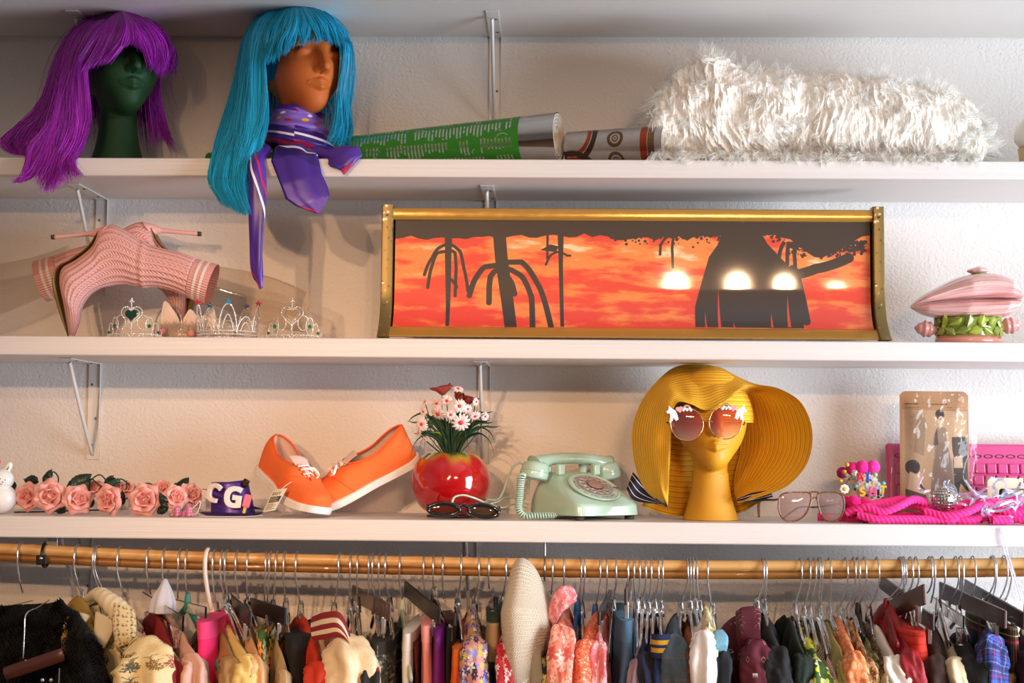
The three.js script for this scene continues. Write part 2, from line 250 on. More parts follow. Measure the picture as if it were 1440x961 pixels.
// ---------------------------------------------------------------- wigs: sheets of guide curves [px, py, z], strands run between neighbouring guides
function wigStrands(sheets, org, seed, r0) {
  const rnd = RNG(seed), out = [];
  for (const { g, n, j = 0.006, tipj = 0.012, cl0 = 9, long = false } of sheets) {
    const G = g.map((c) => { const q = crv(c.map((p) => W(...p).sub(org))); return Array.from({ length: 8 }, (_, i) => q.getPoint(i / 7)); });
    const NC = cl0 * (G.length - 1);
    for (let s = 0; s < n; s++) {
      const ci = floor(rnd() * NC), cc = clamp((ci + 0.5) / cl0, 0, G.length - 1.001), q0 = clamp(cc + (rnd() - 0.5) * 2.2 / cl0, 0, G.length - 1.001);
      const ph = noise(ci * 3.1, seed), ph2 = noise(ci * 5.7, seed + 9), ph3 = noise(ci * 7.9 + 3, seed + 4), pinch = 0.35 + 0.6 * abs(ph3) * 2;
      const dx = (rnd() - 0.5), dy = (rnd() - 0.5), dz = (rnd() - 0.5), end = (long ? 0.92 : 0.80) + 0.12 * ph2 + 0.16 * rnd();
      const p = []; for (let a = 0; a < 8; a++) {
        const t = a / 7 * clamp(end, 0.5, 1), k = t * 7, b = min(floor(k), 6), h = k - b, q = lerp(q0, cc, clamp(pinch * t * t)), i = min(floor(q), G.length - 2), f = q - i, A = G[i][b].clone().lerp(G[i][b + 1], h), B = G[i + 1][b].clone().lerp(G[i + 1][b + 1], h); A.lerp(B, f);
        const w = j * (0.35 + t) + (tipj - j) * t * t; A.x += dx * w + ph * 0.034 * t * sin(t * 5 + ph2 * 8); A.x += (long ? 0.006 : 0.002) * sin(t * 9 + ph2 * 9) * t; A.y += dy * w * 0.5; A.z += dz * w + ph2 * 0.014 * t; p.push(A);
      }
      const br = (0.6 + 0.9 * rnd() * rnd() + 0.25 * rnd()) * (1 + ph * 0.6); out.push({ p, r: r0 * (0.6 + 0.7 * rnd()), c: [br, br * (0.92 + 0.16 * rnd()), br] });
    }
  }
  return out;
}
function wig(name, label, px, z, sheets, seed, mat, capMat, strays, headYaw) {
  const p = W(px, 300, z), org = V(p.x, SH[3][0], z), t = thing(name, label, 'wig', org, 'party wigs on the foam heads');
  const cy = cos(headYaw * rad), sy = sin(headYaw * rad);
  part(t, 'wig_cap', surf(40, 24, (u, v) => { const a = u * 2 * PI, face = smooth(1.25, 0.75, abs(((a + PI) % (2 * PI)) - PI)), b = v * lerp(0.70 * PI, 0.36 * PI, face), x = sin(b) * sin(a) * 0.083, y = 0.23 + cos(b) * 0.0955, zz = -0.014 + sin(b) * cos(a) * 0.102; return [x * cy + zz * sy, y, -x * sy + zz * cy]; }), capMat);
  const hair = part(t, 'hair', strandGeo(wigStrands(sheets, org, seed, 0.00085), 16, 3, 0.2), mat); hair.userData.kind = 'stuff';
  const st = part(t, 'stray_hair', strandGeo(wigStrands(strays, org, seed + 5, 0.00035), 14, 3, 0.3), mat); st.userData.kind = 'stuff';
}
{
  const S = [
    { n: 1500, long: true, cl0: 6, tipj: 0.016, g: [[[168, 20, 0.2], [138, 46, 0.245], [118, 95, 0.255], [126, 150, 0.255], [120, 200, 0.262], [104, 226, 0.297], [116, 247, 0.315]],
      [[162, 17, 0.18], [122, 46, 0.23], [100, 105, 0.25], [104, 160, 0.262], [98, 196, 0.285], [74, 228, 0.305], [62, 272, 0.312]],
      [[154, 16, 0.15], [104, 46, 0.2], [84, 105, 0.23], [82, 150, 0.25], [72, 186, 0.275], [66, 222, 0.302], [52, 250, 0.31]],
      [[150, 16, 0.13], [96, 48, 0.17], [76, 105, 0.19], [68, 150, 0.21], [46, 175, 0.235], [26, 198, 0.26], [34, 212, 0.27]],
      [[146, 17, 0.11], [92, 52, 0.14], [70, 108, 0.15], [58, 152, 0.17], [30, 178, 0.2], [6, 200, 0.23], [28, 214, 0.24]]] },
    { n: 300, long: true, cl0: 4, j: 0.004, g: [[[156, 16, 0.15], [100, 60, 0.21], [84, 120, 0.235], [72, 170, 0.262], [46, 196, 0.285], [42, 226, 0.303], [30, 255, 0.31]], [[158, 16, 0.16], [104, 60, 0.22], [92, 120, 0.245], [84, 175, 0.27], [66, 214, 0.3], [48, 250, 0.312], [20, 256, 0.315]]] },
    { n: 170, long: true, j: 0.003, g: [[[146, 17, 0.11], [90, 60, 0.14], [66, 130, 0.17], [32, 172, 0.21], [2, 196, 0.25], [14, 214, 0.26], [50, 218, 0.27]], [[146, 17, 0.11], [90, 60, 0.14], [70, 130, 0.17], [48, 166, 0.2], [22, 186, 0.24], [20, 206, 0.25], [70, 217, 0.27]]] },
    { n: 260, g: [[[172, 17, 0.205], [178, 34, 0.248], [176, 52, 0.264], [170, 70, 0.27]], [[174, 17, 0.206], [184, 34, 0.25], [188, 50, 0.262], [186, 66, 0.268]], [[176, 17, 0.205], [190, 36, 0.25], [199, 56, 0.256], [205, 78, 0.255]]] },
    { n: 700, g: [[[172, 18, 0.205], [180, 40, 0.248], [172, 64, 0.262], [150, 90, 0.262]], [[168, 17, 0.2], [160, 40, 0.25], [146, 70, 0.264], [128, 98, 0.262]], [[164, 17, 0.19], [140, 40, 0.245], [122, 76, 0.258], [108, 112, 0.258]]] },
    { n: 800, g: [[[176, 18, 0.205], [190, 40, 0.25], [203, 68, 0.25], [212, 98, 0.245]], [[180, 17, 0.18], [208, 36, 0.222], [226, 70, 0.225], [221, 112, 0.23]], [[182, 17, 0.16], [220, 38, 0.18], [240, 74, 0.18], [229, 113, 0.195]], [[180, 16, 0.12], [220, 42, 0.13], [242, 78, 0.13], [238, 108, 0.14]]] },
    { n: 420, g: [[[178, 18, 0.12], [214, 60, 0.12], [206, 120, 0.115], [208, 165, 0.11], [216, 214, 0.12]], [[180, 18, 0.1], [226, 60, 0.09], [216, 125, 0.085], [226, 170, 0.085], [238, 215, 0.09]], [[178, 18, 0.08], [226, 65, 0.06], [220, 125, 0.06], [234, 178, 0.06], [249, 216, 0.07]]] },
    { n: 420, g: [[[150, 16, 0.12], [104, 55, 0.08], [100, 130, 0.07], [104, 216, 0.08]], [[164, 16, 0.1], [150, 50, 0.05], [150, 130, 0.045], [150, 218, 0.05]], [[180, 16, 0.1], [220, 55, 0.06], [212, 130, 0.05], [212, 216, 0.06]]] },
  ];
  const strays = [{ n: 46, j: 0.03, tipj: 0.07, g: [[[150, 14, 0.15], [92, 44, 0.17], [66, 105, 0.2], [56, 160, 0.23], [24, 196, 0.26], [20, 216, 0.28]], [[168, 13, 0.15], [120, 60, 0.24], [98, 120, 0.26], [84, 180, 0.29], [80, 236, 0.312], [86, 262, 0.315]]] }, { n: 20, j: 0.02, tipj: 0.04, g: [[[184, 14, 0.15], [238, 44, 0.17], [246, 90, 0.17], [236, 126, 0.18]], [[180, 16, 0.1], [228, 64, 0.08], [222, 140, 0.07], [252, 214, 0.08]]] }];
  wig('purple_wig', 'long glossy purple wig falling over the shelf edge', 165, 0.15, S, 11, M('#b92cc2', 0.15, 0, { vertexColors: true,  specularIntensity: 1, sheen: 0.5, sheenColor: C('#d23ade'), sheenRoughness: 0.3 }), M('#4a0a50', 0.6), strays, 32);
}
{
  const S = [
    { n: 1700, long: true, cl0: 7, g: [[[404, 3, 0.2], [378, 45, 0.245], [372, 95, 0.255], [376, 150, 0.26], [366, 200, 0.282], [350, 240, 0.318], [352, 296, 0.322]],
      [[398, 1, 0.18], [358, 42, 0.23], [352, 105, 0.245], [352, 165, 0.262], [342, 215, 0.302], [334, 255, 0.32], [346, 302, 0.325]],
      [[392, 0, 0.15], [346, 46, 0.19], [338, 115, 0.21], [328, 175, 0.24], [316, 222, 0.302], [312, 258, 0.32], [330, 294, 0.325]],
      [[388, 1, 0.12], [340, 54, 0.14], [330, 120, 0.16], [314, 180, 0.21], [301, 225, 0.296], [298, 252, 0.315], [312, 284, 0.32]]] },
    { n: 1100, j: 0.004, tipj: 0.007, g: [[[406, 1, 0.2], [386, 36, 0.25], [378, 68, 0.262], [374, 100, 0.26]], [[412, 0, 0.2], [404, 28, 0.262], [396, 56, 0.274], [390, 84, 0.274]], [[417, 0, 0.2], [420, 26, 0.264], [418, 48, 0.274], [414, 72, 0.275]], [[421, 0, 0.2], [440, 26, 0.26], [446, 46, 0.268], [448, 62, 0.268]], [[426, 0, 0.19], [460, 26, 0.242], [470, 46, 0.248], [474, 68, 0.246]], [[430, 0, 0.17], [478, 32, 0.2], [488, 52, 0.2], [492, 68, 0.198]]] },
    { n: 620, g: [[[430, 1, 0.18], [476, 40, 0.21], [480, 90, 0.21], [474, 140, 0.2], [478, 178, 0.21], [462, 204, 0.24]], [[432, 1, 0.15], [488, 46, 0.17], [490, 100, 0.16], [484, 150, 0.16], [488, 185, 0.165], [474, 212, 0.2]], [[432, 2, 0.12], [492, 52, 0.13], [499, 104, 0.12], [492, 150, 0.12], [497, 185, 0.12], [490, 214, 0.13]]] },
    { n: 450, g: [[[398, 0, 0.12], [352, 55, 0.08], [346, 130, 0.07], [344, 216, 0.1]], [[412, 0, 0.1], [405, 50, 0.05], [405, 130, 0.045], [405, 218, 0.06]], [[430, 0, 0.1], [480, 55, 0.06], [482, 130, 0.05], [484, 216, 0.06]]] },
  ];
  const strays = [{ n: 36, j: 0.02, tipj: 0.05, g: [[[392, 0, 0.15], [344, 40, 0.19], [330, 115, 0.2], [312, 180, 0.25], [296, 230, 0.31], [310, 300, 0.32]], [[400, 0, 0.18], [362, 60, 0.24], [356, 130, 0.255], [350, 210, 0.3], [372, 262, 0.325], [384, 292, 0.325]]] }, { n: 18, j: 0.015, tipj: 0.03, g: [[[430, 0, 0.15], [492, 40, 0.18], [498, 100, 0.17], [500, 190, 0.16]], [[430, 0, 0.15], [486, 60, 0.17], [490, 130, 0.16], [484, 212, 0.18]]] }];
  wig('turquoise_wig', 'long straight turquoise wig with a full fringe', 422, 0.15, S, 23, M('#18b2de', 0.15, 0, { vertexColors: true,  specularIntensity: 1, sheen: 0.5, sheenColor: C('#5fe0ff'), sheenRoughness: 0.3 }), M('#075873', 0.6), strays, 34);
}

// ---------------------------------------------------------------- silk scarf
{
  const silk = canvasTex(512, 512, (g, w, h) => {
    g.fillStyle = '#4b2598'; g.fillRect(0, 0, w, h);
    g.fillStyle = '#8465c8'; g.fillRect(0, 40, w, 150); g.fillStyle = '#3a1b7c'; g.fillRect(0, 195, w, 46);
    g.fillStyle = '#f2eef6'; g.fillRect(0, 246, w, 20); g.fillStyle = '#3f1f86'; g.fillRect(0, 266, w, 50); g.fillStyle = '#c01f55'; g.fillRect(0, 318, w, 26);
    g.fillStyle = '#c01f55'; for (let i = 0; i < 6; i++) { g.beginPath(); g.arc(50 + i * 90, 60 + (i % 2) * 70, 15, 0, 7); g.fill(); } g.fillStyle = '#e7a52c'; for (let i = 0; i < 4; i++) { g.beginPath(); g.ellipse(95 + i * 130, 120, 11, 18, 0.5, 0, 7); g.fill(); } g.fillStyle = '#f2eef6'; for (let i = 0; i < 4; i++) { g.beginPath(); g.ellipse(110 + i * 130, 70, 9, 14, 0.5, 0, 7); g.fill(); }
    g.fillStyle = '#5a2fae'; g.fillRect(0, 400, w, 112);
  });
  const plain = canvasTex(256, 256, (g, w, h) => { g.fillStyle = '#43208c'; g.fillRect(0, 0, w, h); g.fillStyle = '#35176f'; g.fillRect(0, 90, w, 40); g.fillStyle = '#f2eef6'; g.fillRect(0, 132, w, 13); g.fillStyle = '#b91b50'; g.fillRect(0, 176, w, 16); g.fillStyle = '#4f2a9c'; g.fillRect(0, 196, w, 60); });
  const mk = (rep, rot, off = [0, 0], tex = plain) => { const t = tex.clone(); t.repeat.set(...rep); t.rotation = rot; t.offset.set(...off); return new THREE.MeshPhysicalMaterial({ map: t, roughness: 0.36, sheen: 0.2, sheenColor: C('#8a66ee'), sheenRoughness: 0.35, side: THREE.DoubleSide }); };
  const o = W(412, 300, 0.15); o.y = SH[3][0];
  const t = thing('silk_scarf', 'purple silk scarf with white and red stripes knotted round the orange head', 'scarf', o);
  const L = (a) => a.map((p) => W(...p).sub(o));
  part(t, 'neck_wrap', surf(64, 30, (u, v) => {
    const a = u * 2 * PI, fr = 0.5 + 0.5 * cos(a - 0.5), top = 0.117 + 0.004 * sin(a), bot = 0.028 + 0.02 * (1 - fr), y = lerp(top, bot, v);
    const r = lerp(0.046, 0.0665, smooth(0, 0.8, v)) * (1 + 0.08 * fr) + 0.0028 * sin(v * 17 + 2.2 * sin(a)) + 0.002 * sin(v * 31 + a * 2) - 0.006 * smooth(0.82, 1, v);
    return [sin(a) * r + 0.006 * fr + 0.006, y - 0.014 * sin(a - 0.4), cos(a) * r * 1.04 - 0.002];
  }), mk([1.2, -0.72], 0.06, [0.1, 0.98], silk));
  part(t, 'knot', at(ball(0, 0, 0, 1, 16, 12), ...L([[441, 216, 0.243]])[0].toArray(), 0, 0, 0.5, [0.019, 0.014, 0.014]), mk([0.4, 0.3], 0.3, [0, 0.5]));
  const fold = (f, q) => (u, tt) => 0.14 * sin(u * 2 * PI * 3 + tt * f + q) * smooth(0, 0.2, tt);
  part(t, 'long_tail', railLoft(L([[372, 206, 0.262], [356, 216, 0.29], [348, 232, 0.318], [349, 280, 0.322], [352, 340, 0.322], [355, 385, 0.322], [365, 407, 0.322]]), L([[380, 216, 0.268], [374, 226, 0.296], [373, 240, 0.322], [373, 280, 0.328], [370, 335, 0.328], [370, 380, 0.327], [369, 405, 0.325]]), [[0, 0.011], [0.3, 0.009], [0.8, 0.007], [1, 0.002]], 60, 36, { wob: fold(9, 0.3) }), mk([0.7, 1.9], 0.62, [0.3, 0.1]));
  part(t, 'front_tail', railLoft(L([[392, 208, 0.252], [386, 226, 0.305], [397, 258, 0.322], [405, 279, 0.325], [420, 290, 0.327], [446, 301, 0.327]]), L([[440, 212, 0.255], [442, 218, 0.302], [449, 245, 0.318], [457, 262, 0.322], [461, 276, 0.325], [449, 301, 0.327]]), [[0, 0.01], [0.25, 0.006], [0.8, 0.0035], [1, 0.001]], 50, 40, { lin: true, wob: (u, tt) => 0.22 * sin(u * 2 * PI * 4 + 1 + tt) * (1 - 0.4 * tt) * smooth(0, 0.1, abs(sin(u * 2 * PI))) }), mk([0.6, 1.1], 0.55, [0.2, 0.5]));
  part(t, 'bow_tail', railLoft(L([[440, 210, 0.255], [462, 211, 0.27], [484, 205, 0.29], [503, 206, 0.3], [509, 218, 0.305], [497, 232, 0.305], [484, 246, 0.305]]), L([[446, 221, 0.26], [456, 226, 0.28], [464, 232, 0.297], [474, 236, 0.305], [480, 240, 0.305], [482, 243, 0.306], [482, 245, 0.306]]), [[0, 0.01], [0.4, 0.008], [0.8, 0.004], [1, 0.001]], 44, 32, { lin: true, wob: fold(3, 1.5) }), mk([0.3, 0.3], 0.2, [0.1, 0.02]));
}

// ---------------------------------------------------------------- wallpaper rolls
function roll(name, label, a, b, r0, r1, mat, endMat, rimMat, bandU, turns, extraMat) {
  const t = thing(name, label, 'paper roll', [a.x, SH[3][0], a.z]); const d = b.clone().sub(a), len = d.length(); d.normalize();
  const q = new THREE.Quaternion().setFromUnitVectors(V(0, 0, 1), d), off = a.clone().sub(t.position);
  const add = (n, g, m) => { g.applyQuaternion(q); g.translate(off.x, off.y, off.z); return part(t, n, g, m); };
  add('printed_sheet', surf(72, 40, (u, v) => { const an = u * 2 * PI, r = lerp(r0, r1, v * bandU); return [cos(an) * r, sin(an) * r, v * len * bandU]; }, 1, 1), mat);
  if (bandU < 1) add('foil_border', surf(72, 6, (u, v) => { const an = u * 2 * PI, s = lerp(bandU, 1, v), r = lerp(r0, r1, s); return [cos(an) * r, sin(an) * r, s * len]; }), extraMat);
  // spiral of the rolled layers at the open end
  add('rolled_layers', surf(turns * 40, 3, (u, v) => { const an = u * turns * 2 * PI; const s = len * (0.8 + 0.2 * v) - 0.006 * u + 0.0008 * sin(an * 1.3), r = (lerp(r0, r1, min(1, s / len)) - 0.0008) * (1 - 0.58 * u); return [cos(an) * r, sin(an) * r, s]; }), endMat);
  add('cut_edge', surf(turns * 40, 1, (u, v) => { const an = u * turns * 2 * PI, r = r1 * (1 - 0.58 * u) - v * 0.0013; return [cos(an) * r, sin(an) * r, len - 0.006 * u + 0.0008 * sin(an * 1.3) + 0.0001]; }), rimMat);
  add('far_edge', surf(40, 1, (u, v) => { const an = u * 2 * PI, r = r0 * (1 - 0.5 * v); return [cos(an) * r, sin(an) * r, 0.001 + v * 0.003]; }), rimMat);
  return t;
}
{
  const paper = M('#e8ddcd', 0.7), cream = M('#d9cfc2', 0.55), chrome = M('#cfcbc8', 0.12, 1);
  // green print over foil: where the print is missing the foil shows
  const pat = (metal) => canvasTex(1024, 512, (g, w, h) => {
    const rnd = RNG(77); g.fillStyle = metal ? '#000' : '#2f7a1e'; g.fillRect(0, 0, w, h); g.fillStyle = g.strokeStyle = metal ? '#fff' : '#d8d5d0'; g.lineCap = 'round';
    for (let row = 0; row < 8; row++) { const y0 = row * 64 + 6; for (let x = 30; x < w - 20; x += 11) { const k = fbm(x * 0.011, row * 1.7, 4); if (k > -0.13) { g.lineWidth = 4.8; const l = 24 + 60 * abs(noise(x * 0.03, row)); g.beginPath(); g.moveTo(x, y0 + 8 * noise(x * 0.05, row + 3)); g.lineTo(x + 5 * noise(row, x * 0.01), y0 + min(l, 50)); g.stroke(); } } }
    for (let i = 0; i < 90; i++) { g.lineWidth = 2.6; const x = rnd() * w, y = rnd() * h, r = 6 + 16 * rnd(), s = rnd() * 6; g.beginPath(); g.arc(x, y, r, s, s + 1.2 + rnd() * 1.5); g.stroke(); }
    g.fillStyle = metal ? '#000' : '#2f7a1e'; for (let i = 0; i < 500; i++) { const x = rnd() * w, y = rnd() * h; g.fillRect(x, y, 3 + rnd() * 9, 2 + rnd() * 4); }
  }, undefined, !metal);
  const map = pat(false), met = pat(true); for (const m of [map, met]) { m.rotation = PI / 2; m.center.set(0.5, 0.5); m.repeat.set(1, 1); }
  const gm = new THREE.MeshPhysicalMaterial({ map, metalnessMap: met, metalness: 1, roughness: 0.24, side: THREE.DoubleSide });
  const a = W(296, 204, 0.062), b = W(786, 183, 0.235); const r0 = 0.026, r1 = 0.0485; a.y = SH[3][0] + r0 * 1.01; b.y = SH[3][0] + r1 * 1.0 + 0.004;
  roll('foil_roll', 'large roll of green and silver foil paper lying behind the turquoise wig', a, b, r0, r1, gm, paper, cream, 0.905, 4, chrome);
  const pat2 = canvasTex(512, 512, (g, w, h) => {
    g.fillStyle = '#b9afa9'; g.fillRect(0, 0, w, h); const rnd = RNG(5); for (let i = 0; i < 4000; i++) { const c = 140 + rnd() * 80; g.fillStyle = `rgb(${c},${c - 8},${c - 12})`; g.fillRect(rnd() * w, rnd() * h, 3, 2); }
    const ring = (x, y, r, lw, c) => { g.strokeStyle = c; g.lineWidth = lw; g.beginPath(); g.arc(x, y, r, 0, 7); g.stroke(); };
    for (const [x, y] of [[270, 26], [270, 128], [270, 230], [270, 333], [270, 435]]) { ring(x, y, 34, 16, '#6d5137'); ring(x, y, 14, 7, '#6d5137'); g.fillStyle = '#6d5137'; g.beginPath(); g.arc(x, y, 5, 0, 7); g.fill(); }
    for (const y of [0, 205, 410]) { ring(40, y, 120, 26, '#4a382c'); ring(40, y, 92, 20, '#a8482a'); }
    g.fillStyle = '#a8482a'; g.fillRect(400, 0, 36, h); g.fillStyle = '#7c6142'; g.fillRect(440, 0, 34, h);
  });
  pat2.rotation = PI / 2; pat2.center.set(0.5, 0.5);
  const m2 = new THREE.MeshPhysicalMaterial({ map: pat2, metalness: 0.75, roughness: 0.26, side: THREE.DoubleSide });
  const c = W(800, 196, 0.2), d = W(936, 194, 0.258); c.y = d.y = SH[3][0] + 0.0355;
  roll('foil_roll', 'short roll of silver paper with brown and orange rings beside the fur', c, d, 0.0345, 0.0355, m2, paper, cream, 1, 3, chrome);
}

// ---------------------------------------------------------------- rolled sheepskin
{
  const a = W(874, 225, 0.15), b = W(1392, 225, 0.15), o = V((a.x + b.x) / 2, SH[3][0], 0.16), hl = (b.x - a.x) / 2;
  const t = thing('sheepskin', 'shaggy cream white sheepskin rolled up on the shelf', 'sheepskin', o);
  const top = [[-1, 0.07], [-0.92, 0.155], [-0.8, 0.205], [-0.65, 0.246], [-0.5, 0.236], [-0.35, 0.216], [-0.1, 0.208], [0.2, 0.198], [0.5, 0.192], [0.75, 0.188], [0.88, 0.176], [0.96, 0.145], [1, 0.09]];
  const f = (u, v) => { const x = v * 2 - 1, e = pow(max(0, 1 - pow(abs(x), 5)), 0.5), an = u * 2 * PI, H = plS(top, x) - 0.02, dz = 0.112 * (0.35 + 0.65 * e), lump = 1 + 0.13 * fbm(x * 4.2, cos(an) * 1.2, sin(an) * 1.2, 3) * 2; let y = H * 0.5 * (1 + cos(an) * lump); const z = sin(an) * dz * lump * (1 + 0.08 * cos(an)); return V(x * hl * 0.95, max(0.002, y * (0.15 + 0.85 * e) + (1 - e) * 0.03), z); };
  const woolD = (p) => { const wx = 0.02 * noise(p.x * 14, p.y * 14, p.z * 14), wy = 0.03 * noise(p.x * 14 + 9, p.y * 14, p.z * 14 + 5), X = p.x + wx + 0.35 * (p.y + p.z) * noise(p.x * 6, 3, p.z * 5), Y = p.y + wy, Z = p.z; return 0.0055 * (1 - 2.2 * abs(noise(X * 56, Y * 26, Z * 26))) + 0.003 * (1 - 2 * abs(noise(X * 150 + 40 * wy, Y * 60, Z * 60 + 7))) + 0.0012 * noise(X * 420, Y * 90, Z * 90) + 0.012 * noise(p.x * 22, p.y * 22, p.z * 22 + 4); };
  const fw = (u, v) => { const p = f(u, v), e = 0.006, du = f((u + e) % 1, v).sub(p), dv = f(u, min(1, v + e)).sub(f(u, max(0, v - e))), n = dv.cross(du); if (n.dot(V(0, p.y - 0.09, p.z)) < 0) n.negate(); n.normalize(); p.addScaledVector(n, woolD(p)); p.y = max(p.y, 0.001); return p; };
  const fibre = dataTex(512, 256, (u, v) => 0.5 + 0.7 * noise(u * 16 + 3 * noise(u * 4, v * 6), v * 150, 2) + 0.4 * noise(u * 30, v * 300, 5), [2, 2]);
  part(t, 'pelt', surf(340, 560, fw), new THREE.MeshPhysicalMaterial({ color: C('#fff7ec'), roughness: 1, specularIntensity: 0.1, bumpMap: fibre, bumpScale: 0.002, side: THREE.DoubleSide }));
  for (const s of [0, 1]) part(t, 'pelt_end', surf(24, 4, (u, v) => { const p = f(u, s), c = V(p.x, 0.05, 0); return c.lerp(p, v); }), M('#e6d3bd', 0.95));
  // wool locks: curved tapered tufts placed over the pelt
  const tuft = merge([0, 1, 2, 3, 4, 5].map((i) => { const q = i * 1.9, w = 0.0016 + 0.0007 * (i % 3), dx = w * cos(q), dz = w * sin(q), k = 0.8 + 0.09 * i; return strandGeo([{ p: [V(dx, 0, dz), V(dx * 1.9, 0.009 * k, dz * 1.8 + 0.001), V(dx * 1.5 + 0.002, 0.0185 * k, dz * 1.2 + 0.004), V(dx * 0.5 + 0.004, 0.027 * k, dz * 0.5 + 0.0095)], r: 0.0003 }], 5, 3, 0.25); }));
  const N = 2600, NF = 420, im = new THREE.InstancedMesh(tuft, new THREE.MeshPhysicalMaterial({ color: C('#fffdf8'), roughness: 1, specularIntensity: 0.1, side: THREE.DoubleSide }), N + NF); im.name = 'wool'; im.userData.kind = 'stuff';
  const rnd = RNG(99), mt = new THREE.Matrix4(), qq = new THREE.Quaternion(), up = V(0, 1, 0), cc = new THREE.Color();
  for (let i = 0; i < N; i++) {
    const u = (rnd() - 0.5) * 0.75 + (rnd() < 0.55 ? 0 : 0.3) , v = rnd() < 0.22 ? (rnd() < 0.5 ? rnd() * 0.08 : 1 - rnd() * 0.08) : rnd(), p = f(((u % 1) + 1) % 1, v), e = 0.004, du = f((((u + e) % 1) + 1) % 1, v).sub(p), dv = f(((u % 1) + 1) % 1, min(1, v + e)).sub(f(((u % 1) + 1) % 1, max(0, v - e))), n = dv.cross(du); if (n.dot(V(0, p.y - 0.09, p.z)) < 0) n.negate(); n.normalize();
    const n0 = n.clone(); if (v < 0.06) n.add(V(-0.8, 0, 0)); if (v > 0.95) n.add(V(0.8, 0, 0));
    const cx = noise(p.x * 20, p.y * 20, p.z * 20 + 3) * 1.0 + noise(p.x * 60, p.y * 60, p.z * 60) * 0.7, cy = noise(p.x * 20 + 50, p.y * 20, p.z * 20) * 1.0 + noise(p.x * 60, p.y * 60 + 9, p.z * 60) * 0.7, cz = noise(p.x * 24, p.y * 24 + 70, p.z * 24) * 0.8; n.multiplyScalar(0.75).add(V(cx * 1.1, cy * 1.1 - 0.35, cz * 0.6)); { const nn = n0.clone(); const d = n.dot(nn); n.addScaledVector(nn, 0.22 - d * 0.75); } n.normalize();
    if (p.y < 0.03 && n.y < -0.1) n.y = 0.05; n.normalize();
    qq.setFromUnitVectors(up, n).multiply(new THREE.Quaternion().setFromAxisAngle(up, noise(p.x * 15, p.y * 15, p.z * 15 + 20) * 8 + rnd() * 1.2)); const s = 0.75 + 0.75 * rnd();
    p.addScaledVector(n0, woolD(p) - 0.003); p.y = max(p.y, 0.002); mt.compose(p, qq, V(s, s * (0.5 + 0.35 * rnd()), s)); im.setMatrixAt(i, mt); const k = 0.94 + 0.06 * rnd(); im.setColorAt(i, cc.setRGB(k, k * 0.985, k * (0.95 + 0.04 * rnd())));
  }
  for (let i = 0; i < NF; i++) { const x = (rnd() * 2 - 1) * hl * 0.86, p = V(x, 0.004 + 0.012 * rnd(), 0.122 + 0.009 * rnd()), n = V(noise(x * 30, 2) * 1.2 + (rnd() - 0.5) * 0.5, -0.75 + 0.4 * rnd(), 0.75).normalize(); qq.setFromUnitVectors(up, n).multiply(new THREE.Quaternion().setFromAxisAngle(up, rnd() * 6)); mt.compose(p, qq, V(1, 0.5 + 0.35 * rnd(), 1)); im.setMatrixAt(N + i, mt); im.setColorAt(N + i, cc.setRGB(0.97, 0.955, 0.93)); }
  im.castShadow = im.receiveShadow = true; t.add(im);
  const flap = W(1352, 224, 0.2).sub(o); part(t, 'hide_flap', at(surf(16, 10, (u, v) => { const x = u * 2 - 1; return [x * 0.022, 0.054 * (1 - x * x * 0.9) * v, 0.006 * sin(v * 3)]; }), flap.x, 0.001, flap.z, -0.15, 0.3, -0.2), M('#e2cdb4', 0.85), 'bare tan hide edge');
}
{ // cream ceramic at the right end of the shelf (its left side shows)
  const p = W(1449, 200, 0.2), t = thing('ceramic_figure', 'small cream ceramic figure with tan base at the shelf end', 'figurine', [p.x, SH[3][0], 0.2]);
  part(t, 'base', lathe([[0, 0], [0.024, 0], [0.026, 0.006], [0.021, 0.02], [0.024, 0.04], [0.0, 0.05]], 28), M('#cfa878', 0.35));
  part(t, 'body', lathe([[0, 0.04], [0.02, 0.042], [0.03, 0.055], [0.031, 0.07], [0.026, 0.085], [0.014, 0.097], [0, 0.1]], 28), M('#f0e6d8', 0.2, 0, { clearcoat: 0.6 }));
}
